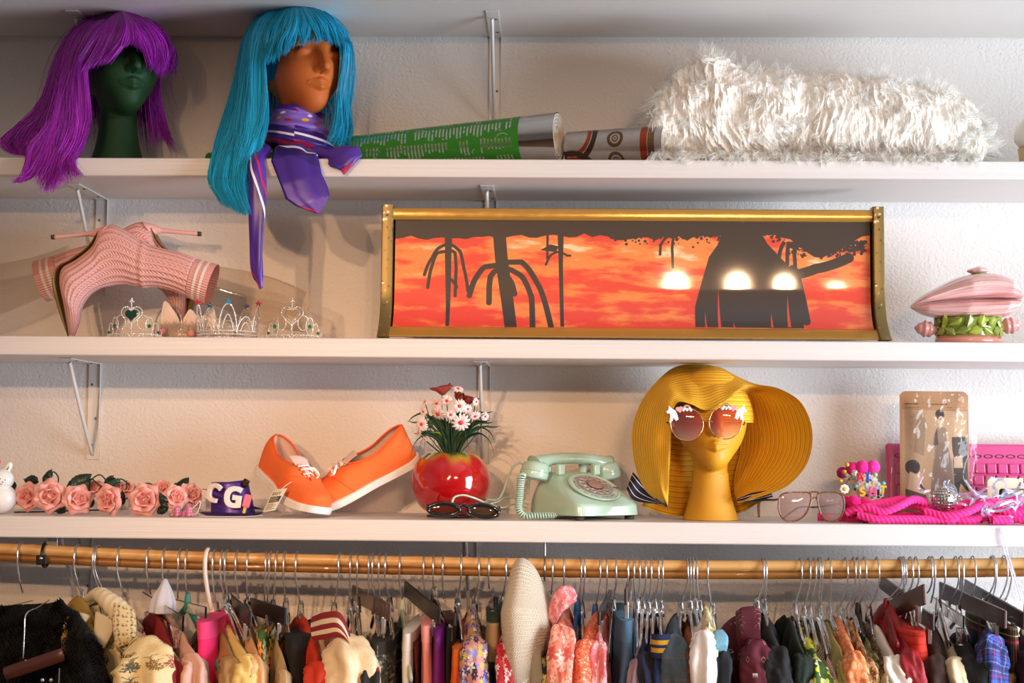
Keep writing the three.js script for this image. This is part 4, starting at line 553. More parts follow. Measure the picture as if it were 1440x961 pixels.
{ // garland of pink roses
  const o = on1(150, 0.2), t = thing('rose_garland', 'garland of pink rubber roses with dark green leaves and cord', 'rose garland', o);
  const petalGeo = (w, h, curl) => surf(10, 8, (u, v) => { const x = u * 2 - 1, wv = w * 1.12 * pow(sin(PI * (0.14 + 0.78 * v)), 0.55), lip = smooth(0.72, 1, v); return [x * wv, h * v * (1 - 0.3 * x * x * v) , -0.35 * w * x * x * (1 - 0.5 * lip) - curl * lip * h ]; });
  const petals = [petalGeo(0.0075, 0.012, -0.1), petalGeo(0.0105, 0.0165, 0.05), petalGeo(0.0135, 0.0205, 0.2), petalGeo(0.0165, 0.0245, 0.32)];
  const RM = ['#eeaaa2', '#e8a098', '#f0b2aa'].map((c) => M(c, 0.55, 0, { sheen: 0.25, sheenColor: C('#ffd8d0') })), rnd = RNG(12);
  const rose = (px, py, z, s, tx, ty) => {
    const c = W(px, py, z).sub(o), r = part(t, 'rose', at(lathe([[0, -0.012], [0.006, -0.012], [0.0095, -0.004], [0.0075, 0.003], [0, 0.0075]], 16), 0, 0, 0, PI / 2), RM[1]); r.position.copy(c); r.scale.setScalar(s); r.rotation.set(tx, ty, rnd() * 3, 'YXZ');
    [[3, 0, 0.0025, 0.06], [5, 1, 0.0055, 0.38], [5, 2, 0.007, 0.78], [6, 3, 0.0075, 1.28]].forEach(([n, g, rr, open], k) => { for (let i = 0; i < n; i++) { const a = (i + k * 0.37) / n * 2 * PI, p = part(r, 'petal', petals[g], RM[(i + k) % 3]); const q = new THREE.Quaternion().setFromEuler(new THREE.Euler(PI / 2 - open + (rnd() - 0.5) * 0.12, 0, 0)); const qa = new THREE.Quaternion().setFromAxisAngle(V(0, 0, 1), a); p.quaternion.copy(qa).multiply(q); p.position.set(-sin(a) * -rr * -1, cos(a) * rr, -0.004 - 0.001 * k); p.position.set(-sin(a) * rr, cos(a) * rr, -0.006 + 0.0016 * (3 - k)); } });
  };
  rose(38, 699, 0.215, 0.9, 0.05, -0.15); rose(68, 698, 0.235, 1.05, 0.0, 0.0); rose(111, 702, 0.232, 0.95, -0.15, 0.55); rose(150, 704, 0.236, 0.98, 0.15, -0.45); rose(202, 703, 0.242, 1.06, -0.05, -0.05); rose(248, 699, 0.235, 0.82, -0.2, 0.5); rose(271, 696, 0.2, 0.85, -0.3, 0.9); rose(228, 686, 0.15, 0.7, -0.7, 0.2); rose(131, 686, 0.14, 0.75, -0.8, -0.3); rose(176, 686, 0.15, 0.75, -0.9, 0.3);
  const leafG = surf(10, 14, (u, v) => { const x = u * 2 - 1, w = pow(sin(PI * pow(v, 0.8)), 0.8) * 0.012 * (1 + 0.06 * sin(v * 40)); return [x * w, v * 0.045, 0.004 * sin(v * PI) - 0.006 * x * x + 0.002 * sin(v * 12 + x * 2)]; });
  const LM = [M('#14261a', 0.4), M('#1b3321', 0.4)];
  for (const [px, py, z, rx, ry, rz, s] of [[52, 676, 0.2, -0.5, 0.3, 1.35, 0.85], [62, 682, 0.2, -0.2, 0, -0.35, 0.75], [95, 690, 0.19, -0.4, 0.3, -1.05, 1.25], [160, 682, 0.18, -0.9, 0.2, 0.6, 0.8], [150, 684, 0.17, -0.9, 0.2, -0.5, 0.8], [248, 692, 0.17, -0.5, 0, -0.6, 0.9], [236, 716, 0.243, 0.2, 0.2, 0.5, 0.75], [222, 722, 0.246, -0.6, 0.1, -0.9, 0.7], [170, 712, 0.215, 0.1, 0.1, -0.1, 0.65], [128, 714, 0.21, -0.2, 0.1, 0.2, 0.7], [90, 718, 0.21, -0.7, 0.2, 1.2, 0.8], [20, 688, 0.17, -0.6, 0, 0.8, 0.7]]) { const m = part(t, 'leaf', leafG, LM[floor(px) % 2]); m.position.copy(W(px, py, z).sub(o)); m.position.y = max(m.position.y, 0.006); m.rotation.set(rx, ry, rz, 'ZYX'); m.scale.setScalar(s); }
  const path = (a) => a.map((p) => W(...p).sub(o)).map((p) => { p.y = max(p.y, 0.0022); return p; }), cm = M('#1c3526', 0.45);
  for (const a of [[[10, 700, 0.16], [48, 690, 0.16], [78, 684, 0.16], [82, 672, 0.17], [75, 664, 0.18], [62, 680, 0.18]], [[95, 695, 0.17], [120, 682, 0.17], [140, 668, 0.17], [155, 680, 0.17], [170, 674, 0.17], [182, 682, 0.16]], [[125, 690, 0.15], [128, 674, 0.15], [142, 684, 0.15], [176, 690, 0.16], [178, 676, 0.16]], [[180, 690, 0.15], [208, 680, 0.15], [218, 684, 0.15], [240, 688, 0.14], [248, 680, 0.15], [256, 690, 0.15]], [[180, 700, 0.19], [150, 716, 0.18], [110, 718, 0.18], [60, 720, 0.18], [20, 722, 0.18]]]) part(t, 'cord', sweep(path(a), 0.0014, 40, 6), cm);
  part(t, 'bulb_socket', sweep(path([[152, 683, 0.175], [168, 676, 0.175]]), 0.0055, 6, 12), M('#24503a', 0.3)); part(t, 'bulb_socket', sweep(path([[108, 686, 0.18], [124, 680, 0.18]]), 0.0042, 6, 12), M('#24503a', 0.3));
}
{ // bead hair tie
  const o = on1(256, 0.262), t = thing('bead_hair_tie', 'pink translucent bead hair tie with white elastic', 'hair tie', o), bm = new THREE.MeshPhysicalMaterial({ color: C('#f08fae'), roughness: 0.12, transmission: 0.35, thickness: 0.006, clearcoat: 0.6 }), rnd = RNG(3);
  const bg = new THREE.IcosahedronGeometry(0.0046, 1);
  for (const [cx, n] of [[-0.011, 12], [0.011, 12]]) for (let i = 0; i < n; i++) { const a = i / n * 2 * PI * 2.4, r = i < 5 ? 0.0072 : 0.0045; const b = part(t, 'bead', bg, bm); b.position.set(cx + cos(a) * r, 0.0048 + (i < 5 ? 0 : i < 9 ? 0.0055 : 0.0105), sin(a) * r); }
  part(t, 'elastic', sweep([V(0.014, 0.012, -0.004), V(0.024, 0.022, -0.01), V(0.031, 0.03, -0.014), V(0.026, 0.008, -0.012), V(0.016, 0.002, -0.006)], 0.0006, 24, 5), M('#f2eeee', 0.7));
  part(t, 'clasp', ball(-0.02, 0.0035, 0.006, 0.0034, 10, 8), M('#c8a94a', 0.25, 1));
}
{ // purple glitter mini hat with letters
  const o = on1(325, 0.2), t = thing('mini_hat', 'purple glitter mini top hat with pale letters and a toy ice lolly', 'mini hat', o);
  const spark = canvasTex(256, 256, (g, w, h) => { g.fillStyle = '#43207e'; g.fillRect(0, 0, w, h); const r = RNG(21); for (let i = 0; i < 2600; i++) { g.fillStyle = ['#6a3bb8', '#2c1460', '#8fd0e8', '#b48be6', '#57309c', '#35186c'][floor(r() * 6)]; g.fillRect(r() * w, r() * h, 1.6, 1.6); } }, [3, 2]);
  const gm = new THREE.MeshPhysicalMaterial({ map: spark, roughness: 0.35, metalness: 0.35, side: THREE.DoubleSide });
  part(t, 'brim', at(lathe([[0, 0.0015], [0.05, 0.0015], [0.062, 0.006], [0.063, 0.0075], [0.05, 0.004], [0, 0.004]], 48), 0, 0, 0, 0, 0, 0, [1, 1, 0.62]), gm);
  part(t, 'crown', at(surf(48, 24, (u, v) => { const a = u * 2 * PI, q = v < 0.72 ? v / 0.72 : 1, r = v < 0.72 ? lerp(0.043, 0.035, q) : 0.035 * (1 - (v - 0.72) / 0.28); return [r * sin(a), 0.004 + q * 0.062 - (v < 0.72 ? 0.004 * sin(a) : 0), r * cos(a) * 0.8]; }), 0.004, 0, 0, 0, 0, 0.12), gm);
  part(t, 'torn_band', at(surf(48, 4, (u, v) => { const a = (u - 0.5) * 3.6; const r = 0.05 + 0.014 * v * (0.6 + 0.5 * sin(a * 1.2 - 1)); return [r * sin(a), 0.028 - 0.019 * sin(a) + 0.006 * v * cos(a), r * cos(a) * 0.8]; }), 0.0, 0.004, 0), M('#5a2c96', 0.4, 0.2));
  const lm = M('#f0e3dc', 0.5); part(t, 'letter_c', at(letter('C', 0.034, 0.004), -0.026, 0.046, 0.04, 0, -0.35, -0.35), lm, 'pale letter C'); part(t, 'letter_g', at(letter('G', 0.038, 0.004), 0.012, 0.038, 0.045, 0, 0.0, -0.12), lm, 'pale letter G');
  const pop = part(t, 'ice_lolly', at(box(0.015, 0.026, 0.008, 0.004, 3), 0.037, 0.03, 0.036, 0, 0.2, -0.25), M('#f0778c', 0.4), 'pink lolly'); part(pop, 'lolly_stick', at(box(0.006, 0.012, 0.003, 0.001), 0.0325, 0.0125, 0.036, 0, 0.2, -0.25), M('#d8c02a', 0.5), 'yellow stick');
  part(t, 'striped_bead', at(lathe([[0, -0.007], [0.006, -0.007], [0.0065, -0.003], [0.0055, 0], [0.0065, 0.003], [0.006, 0.007], [0, 0.007]], 14), 0.03, 0.064, 0.018, 0, 0, -0.5), M('#3a2c14', 0.3, 0.5));
  part(t, 'hat_elastic', sweep([V(-0.06, 0.008, 0.02), V(-0.052, 0.002, 0.04), V(-0.02, 0.001, 0.048), V(0.03, 0.0012, 0.05), V(0.07, 0.003, 0.045)], 0.0006, 30, 5), M('#eeeeea', 0.7));
}
// ---------------------------------------------------------------- orange canvas sneakers
{
  const LEN = 0.245, wdt = (s) => plS([[0, 0.0], [0.008, 0.011], [0.03, 0.02], [0.1, 0.034], [0.25, 0.043], [0.4, 0.042], [0.6, 0.034], [0.8, 0.033], [0.92, 0.029], [0.98, 0.016], [0.993, 0.009], [1, 0.0]], s), hgt = (s) => plS([[0, 0.004], [0.01, 0.016], [0.04, 0.027], [0.15, 0.036], [0.3, 0.044], [0.42, 0.054], [0.55, 0.05], [0.7, 0.05], [0.85, 0.062], [0.97, 0.07], [1, 0.068]], s);
  const gap = (s) => plS([[0, 0], [0.26, 0], [0.3, 0.003], [0.46, 0.012], [0.52, 0.021], [0.62, 0.025], [0.78, 0.024], [0.9, 0.018], [0.97, 0.006], [1, 0.001]], s);
  const bend = (s) => 0.012 * pow(max(0, 1 - s / 0.3), 2);                                // toe spring
  const side = (sg, off = 0) => surf(60, 18, (s0, v) => { const s = 0.5 - 0.5 * cos(PI * s0), w = max(0.0002, wdt(s) - off), h = hgt(s) - off * 0.4, g = min(gap(s) + off * 0.3, w), a = v * PI / 2, x = g + (w - g) * pow(cos(a), 0.75) + 0.003 * sin(v * PI), y = h * pow(sin(a), 0.9); return [sg * x, 0.012 + bend(s) + y, (1 - s) * LEN - LEN * 0]; }, 5, 1);
  const weave = dataTex(128, 128, (u, v) => 0.5 + 0.25 * sin(u * 2 * PI * 32) + 0.25 * sin(v * 2 * PI * 32), [3, 2]);
  const orange = M('#fb7330', 0.85, 0, { bumpMap: weave, bumpScale: 0.0003 }), trim = M('#f8642a', 0.8), rubber = M('#f0eae4', 0.45), lining = M('#e9c9bb', 0.85), lace = M('#f6e9e2', 0.8), eye = M('#8f8a5a', 0.3, 0.9);
  const solePts = []; for (let i = 0; i <= 40; i++) { const s = 0.5 - 0.5 * cos(PI * i / 40); solePts.push([wdt(s) + 0.0035, (1 - s) * LEN + (s < 0.05 ? 0.003 * (1 - s / 0.05) : s > 0.95 ? -0.003 * (s - 0.95) / 0.05 : 0)]); } for (let i = 40; i >= 0; i--) { const s = 0.5 - 0.5 * cos(PI * i / 40); solePts.push([-wdt(s) - 0.0035, (1 - s) * LEN + (s < 0.05 ? 0.003 * (1 - s / 0.05) : s > 0.95 ? -0.003 * (s - 0.95) / 0.05 : 0)]); }
  const soleG = at(extr(shape(solePts.map(([x, z]) => [x, -z])), 0.011, 0.002, 4), 0, 0.004, 0, -PI / 2); { const p = soleG.attributes.position; for (let i = 0; i < p.count; i++) { const s = 1 - p.getZ(i) / LEN; p.setY(i, p.getY(i) + bend(s)); } soleG.computeVertexNormals(); }
  const build = (label, pos, yaw, pitch, roll, bow) => {
    const t = thing('canvas_sneaker', label, 'sneaker', pos, 'pair of orange canvas sneakers'); t.rotation.order = 'YXZ'; t.rotation.set(pitch * rad, yaw * rad, roll * rad);
    const add = (n, g, m, l) => { g.translate(0, 0, -LEN); return part(t, n, g, m, l); };
    add('upper', merge([side(1), side(-1)]), orange); add('lining', merge([side(1, 0.0028), side(-1, 0.0028)]), lining, 'pale fabric lining'); add('sole', soleG.clone(), rubber, 'white rubber sole');
    add('insole', surf(8, 30, (u, v) => { const s = 0.08 + v * 0.9, x = (u * 2 - 1) * (wdt(s) - 0.003); return [x, 0.018 + bend(s), (1 - s) * LEN]; }), lining);
    add('collar_trim', merge([1, -1].map((sg) => sweep(Array.from({ length: 24 }, (_, i) => { const s = lerp(0.29, 0.995, i / 23); return V(sg * (gap(s) + 0.0006), 0.0125 + bend(s) + hgt(s), (1 - s) * LEN); }), 0.0021, 60, 7))), trim);
    add('toe_seam', merge([1, -1].map((sg) => sweep(Array.from({ length: 10 }, (_, i) => { const q = i / 9, a = q * PI / 2, s = lerp(0.44, 0.3, pow(q, 0.7)), w = wdt(s), g = gap(s); return V(sg * (g + (w - g) * pow(cos(a), 0.75) + 0.003 * sin(q * PI) + 0.0004), 0.0125 + bend(s) + hgt(s) * pow(sin(a), 0.9), (1 - s) * LEN); }), 0.0011, 20, 5))), trim);
    add('tongue', surf(10, 14, (u, v) => { const s = lerp(0.3, 0.56, v), x = (u * 2 - 1); return [x * (0.012 + 0.008 * v), 0.0115 + hgt(min(s, 0.44)) + 0.009 * smooth(0.4, 1, v) + 0.003 - 0.004 * x * x, (1 - s) * LEN - 0.002]; }), lining, 'pale tongue');
    for (const s of [0.335, 0.38, 0.425, 0.465]) { const y = 0.0148 + bend(s) + hgt(s), g = gap(s) + 0.0065; for (const sg of [1, -1]) add('eyelet', at(new THREE.TorusGeometry(0.0021, 0.0009, 6, 14), sg * g, y - 0.0022, (1 - s) * LEN, PI / 2 + 0.25, sg * 0.35, 0), eye); if (s < 0.46) add('lace', sweep([V(-g, y - 0.002, (1 - s) * LEN), V(-g * 0.4, y + 0.0022, (1 - s) * LEN + 0.001), V(g * 0.4, y + 0.0022, (1 - s) * LEN - 0.001), V(g, y - 0.002, (1 - s) * LEN)], 0.0034, 12, 8, { flat: 0.4, up: V(0, 0, 1) }), lace); }
    for (const sg of bow ? [1, -1] : [1]) add('lace_end', sweep([V(0.002 * sg, 0.066, 0.6 * LEN), V(0.014 * sg, 0.07, 0.62 * LEN), V(0.022 * sg, 0.062, 0.66 * LEN), V(0.016 * sg, 0.058, 0.69 * LEN)], 0.0034, 16, 8, { flat: 0.4 }), lace);
    return t;
  };
  const a = on1(446, 0.262); a.y -= 0.005;
  const left = build('orange canvas sneaker with a paper price tag, toe on the shelf', a, 36, 21, -8, false);
  const b = on1(424, 0.165); b.y -= 0.003; b.x = W(432, 700, 0.165).x;
  build('orange canvas sneaker leaning on its partner, heel raised beside the tomato vase', b, -80, 27, -16, true);
  // price tag tied to the nearer shoe
  const tagT = canvasTex(128, 192, (g, w, h) => { g.fillStyle = '#d9cdb8'; g.fillRect(0, 0, w, h); g.fillStyle = '#3c342c'; g.font = 'bold 34px sans-serif'; g.fillText('EASY', 14, 50); g.fillRect(14, 64, 100, 50); g.fillStyle = '#d9cdb8'; for (let i = 0; i < 4; i++) g.fillRect(20, 72 + i * 10, 60 + (i * 17) % 30, 3); g.fillStyle = '#6a6055'; for (let i = 0; i < 5; i++) g.fillRect(14, 126 + i * 11, 60 + (i * 29) % 40, 4); });
  left.updateMatrixWorld(true); const inv = left.matrixWorld.clone().invert(), lp = (p) => p.clone().applyMatrix4(inv);
  const c1 = W(384, 689, 0.262), c2 = W(404, 687, 0.268), c3 = W(387, 718, 0.272), c4 = W(369, 721, 0.266);
  part(left, 'price_tag', surf(6, 8, (u, v) => lp(c4.clone().lerp(c3, u).lerp(c1.clone().lerp(c2, u), v).add(V(0, 0, 0.002 * sin(u * 3))))), new THREE.MeshPhysicalMaterial({ map: tagT, roughness: 0.8, side: THREE.DoubleSide }), 'beige paper tag with dark print');
  part(left, 'tag_string', sweep([W(395, 689, 0.266), W(402, 683, 0.262), W(410, 678, 0.25)].map(lp), 0.0005, 10, 5), M('#e8e4dc', 0.7));
}
// ---------------------------------------------------------------- tomato vase, flowers, birds
{
  const o = on1(634, 0.155), t = thing('tomato_vase', 'glossy red ceramic tomato vase with a green and yellow crown', 'vase', o);
  const rx = 0.0805, H = 0.132;
  part(t, 'body', surf(120, 70, (u, v) => { const a = u * 2 * PI, b = v * 0.93 * PI + 0.02, lob = 1 + 0.06 * smooth(0.35, 1, v) * (pow(abs(sin(a * 3.5 + 0.4)), 0.8) - 0.65) + 0.02 * sin(a * 3 + 1); const r = rx * pow(sin(min(b, PI - 0.02)), 0.75) * (0.93 + 0.07 * v) * lob; const y = H * (0.5 - 0.5 * cos(b)) - (v > 0.9 ? 0.012 * smooth(0.9, 1, v) : 0); return [r * sin(a), max(0, y) * (1 - 0.035 * (1 - lob) * 10 * smooth(0.6, 1, v)), r * cos(a)]; }, 1, 1,
    (u, v) => { const a = u * 2 * PI, k = v + 0.05 * sin(a * 5) + 0.03 * sin(a * 11 + 1), red = new THREE.Color('#ab0d13'); red.lerp(new THREE.Color('#c2541a'), smooth(0.72, 0.84, k)); red.lerp(new THREE.Color('#a58a1c'), smooth(0.77, 0.87, k)); red.lerp(new THREE.Color('#2e4a16'), smooth(0.84, 0.94, k)); return red; }),
    new THREE.MeshPhysicalMaterial({ vertexColors: true, roughness: 0.12, clearcoat: 1, clearcoatRoughness: 0.03, side: THREE.DoubleSide }));
  part(t, 'base_ring', at(lathe([[0, 0], [0.034, 0], [0.036, 0.003], [0.03, 0.006], [0, 0.006]], 32), 0, 0, 0), M('#8d1014', 0.2, 0, { clearcoat: 0.8 }));
  // grass-like foliage
  const top = V(0, H * 0.94, 0), rnd = RNG(44), gt = thing('grass_foliage', 'tuft of dark green artificial grass leaves in the tomato vase', 'artificial leaves', o.clone().add(top)), gm = [M('#1d3a1c', 0.5), M('#28482a', 0.5), M('#14301a', 0.5), M('#6b8a2a', 0.5)];
  for (let i = 0; i < 54; i++) { const a = rnd() * 2 * PI, out = 0.03 + 0.055 * rnd(), up = 0.035 + 0.05 * rnd(), dr = rnd() < 0.45 ? 0.015 + 0.035 * rnd() : 0; const d = V(sin(a), 0, cos(a) * 0.75); const P = [V(0, -0.02, 0).addScaledVector(d, 0.006), V(0, up * 0.6, 0).addScaledVector(d, out * 0.35), V(0, up, 0).addScaledVector(d, out * 0.75), V(0, up - dr * 0.4, 0).addScaledVector(d, out * 1.05), V(0, up * 1.05 - dr * 1.3, 0).addScaledVector(d, out * 1.2)]; part(gt, 'blade', sweep(P, (q) => 0.0026 * (1 - q * q) + 0.0003, 14, 6, { flat: 0.3 }), gm[i % 11 === 0 ? 3 : i % 3]); }
  // daisies
  const Z3 = (x, y, z) => W(560 + x / 4.18, 520 + y / 4.18, z);
  const petal = surf(5, 8, (u, v) => { const x = u * 2 - 1, w = 0.18 * pow(sin(PI * (0.08 + 0.86 * v)), 0.7) * (0.55 + 0.5 * v); return [x * w, 0.16 + v * 0.84, 0.12 * sin(v * PI) - 0.1 * x * x * 0.4 - 0.12 * v]; });
  const pm = [M('#f3ddd8', 0.7), M('#ecc6c4', 0.7), M('#f7e9e4', 0.7)], cm = M('#cf4450', 0.8), sm = M('#2a4a24', 0.6), disc = surf(14, 8, (u, v) => { const a = u * 2 * PI, b = v * PI / 2; return [0.27 * sin(b) * sin(a), 0.27 * sin(b) * cos(a), 0.16 * cos(b)]; });
  const where = ['nearest the birds', 'in front of the grass', 'at the rim of the bunch'];
  [[285, 183, 36, 0.2, 0.15, 0], [360, 215, 42, 0.21, 0, 0.1], [410, 232, 30, 0.2, 0, 0.5], [368, 312, 58, 0.235, 0.45, 0.1], [232, 262, 48, 0.215, 0.7, -0.5], [136, 322, 40, 0.2, 0.1, -0.35], [147, 248, 27, 0.17, 0, -0.5], [225, 200, 38, 0.19, -0.4, -0.6], [308, 266, 34, 0.2, 0.3, 0], [452, 275, 38, 0.2, 0.8, 0.4], [512, 276, 28, 0.17, 0.1, 0.6], [458, 190, 27, 0.16, 0, 0.9], [352, 112, 34, 0.16, -0.9, 0.3], [156, 190, 24, 0.15, -0.3, -0.9], [118, 372, 22, 0.18, 0.3, -0.8], [156, 412, 17, 0.19, 0.6, -0.7]].forEach(([x, y, r, z, rx_, ry_], i) => {
    const p = Z3(x, y, z), d = thing('daisy', 'pink and white artificial daisy with a red centre in the tomato vase', 'artificial flower', p, 'artificial daisies in the tomato vase'), s = r / 4.18 / PPM(z); const n = r > 45 ? 13 : 14;
    const h = new THREE.Group(); d.rotation.set(rx_, ry_, rnd() * 2, 'YXZ');
    const c = part(d, 'centre', disc, cm); c.scale.setScalar(s); for (let k = 0; k < n; k++) { const m = part(d, 'petal', petal, pm[(i + k) % 3]); m.scale.set(s, s, s); m.rotation.z = k / n * 2 * PI + 0.1 * rnd(); }
    d.updateMatrixWorld(true); const inv = d.matrixWorld.clone().invert(), q = o.clone().add(top).add(V((p.x - o.x) * 0.12, -0.012, 0)), mid = p.clone().lerp(q, 0.45).add(V((p.x - o.x) * 0.12, 0.004, -0.01));
    part(d, 'stem', sweep([p.clone().add(V(0, 0, -0.002)), mid, q].map((a) => a.applyMatrix4(inv)), 0.0011, 12, 5), sm);
  });
  // little red-brown birds
  const bm = M('#8a3328', 0.85);
  const bird = (label, x, y, z, s, yaw) => { const p = Z3(x, y, z), b = thing('toy_bird', label, 'toy bird', p, 'little birds among the daisies'); b.rotation.y = yaw; b.scale.setScalar(s);
    part(b, 'body', surf(24, 20, (u, v) => { const a = u * 2 * PI, q = v, r = plS([[0, 0.001], [0.1, 0.0035], [0.3, 0.0055], [0.5, 0.0115], [0.68, 0.0125], [0.8, 0.009], [0.86, 0.0085], [0.93, 0.0088], [1, 0.0006]], q); const x0 = (q - 0.55) * 0.056, y0 = plS([[0, 0.004], [0.3, 0.002], [0.6, 0], [0.8, 0.005], [0.92, 0.011], [1, 0.012]], q); return [x0, y0 + r * cos(a), r * sin(a) * 0.9]; }), bm);
    part(b, 'beak', at(new THREE.ConeGeometry(0.002, 0.006, 8), 0.0275, 0.0115, 0, 0, 0, -PI / 2), M('#3a2018', 0.5)); for (const sg of [1, -1]) { part(b, 'wing', at(surf(8, 10, (u, v) => { const w = sin(PI * pow(v, 0.7)); return [-v * 0.026, (u - 0.5) * 0.012 * w, 0.0018 * sin(u * PI)]; }), 0.008, 0.002, sg * 0.0105, 0, 0, -0.1), bm); part(b, 'eye', ball(0.0215, 0.0135, sg * 0.0068, 0.0011, 8, 6), M('#14100e', 0.2)); }
    part(b, 'wire', rod(V(0, -0.008, 0), V(0.002, -0.05, -0.004), 0.0008, 5), sm); };
  bird('red-brown toy bird perched at the top of the daisies', 256, 122, 0.16, 0.78, 0.15); bird('small red-brown toy bird half hidden among the daisies', 358, 155, 0.165, 0.72, 1.9); bird('red-brown toy bird with its tail raised beside the shelf bracket', 420, 180, 0.15, 0.68, 2.9);
}
// ---------------------------------------------------------------- lowest shelf, right half
const glassMat = (c, tr = 0.75, r = 0.04) => new THREE.MeshPhysicalMaterial({ color: C(c), transmission: tr, roughness: r, thickness: 0, ior: 1.5, clearcoat: 1, clearcoatRoughness: 0.02, side: THREE.DoubleSide });
{ // black oval sunglasses lying before the vase
  const o = on1(651, 0.262), t = thing('oval_sunglasses', 'glossy black oval sunglasses with brown lenses in front of the tomato vase', 'sunglasses', o), black = M('#0d0b0b', 0.12, 0, { clearcoat: 0.8 });
  const Z3 = (x, y, z = 0.262) => W(560 + x / 4.18, 520 + y / 4.18, z).sub(o);
  const ell = (cx, cy, rx, ry, rot) => Array.from({ length: 36 }, (_, i) => { const a = i / 36 * 2 * PI, x = rx * cos(a), y = ry * sin(a); return Z3(cx + x * cos(rot) - y * sin(rot), cy + x * sin(rot) + y * cos(rot)); });
  for (const [cx, cy, rx, ry, rot, lc] of [[268, 822, 92, 34, 0.03, '#6b2a1c'], [500, 832, 88, 34, 0.12, '#59402c']]) {
    part(t, 'rim', sweep(ell(cx, cy, rx, ry, rot), 0.0042, 72, 10, { closed: true, flat: 1.15 }), black);
    const L = ell(cx, cy, rx * 0.93, ry * 0.9, rot), c = L.reduce((a, p) => a.add(p), V(0, 0, 0)).multiplyScalar(1 / 36); part(t, 'lens', surf(36, 4, (u, v) => c.clone().lerp(L[Math.round(u * 36) % 36], v).add(V(0, 0, 0.002 * (1 - v * v)))), glassMat(lc, 0.45));
  }
  part(t, 'bridge', sweep([Z3(355, 806), Z3(382, 796), Z3(410, 808)], 0.0036, 12, 8), black);
  for (const s of [1, -1]) part(t, 'temple', sweep(s > 0 ? [Z3(175, 815, 0.258), Z3(190, 850, 0.23), Z3(320, 880, 0.215), Z3(590, 882, 0.22)] : [Z3(590, 830, 0.258), Z3(585, 860, 0.235), Z3(430, 884, 0.225), Z3(168, 880, 0.235)], 0.0024, 40, 8, { flat: 1.6 }).translate(0, 0.0008, 0), black);
  { const g = t.children; for (const m of g) { m.geometry.computeBoundingBox(); const b = m.geometry.boundingBox.min.y; if (b < 0.0005) m.geometry.translate(0, 0.0005 - b, 0); } }
}
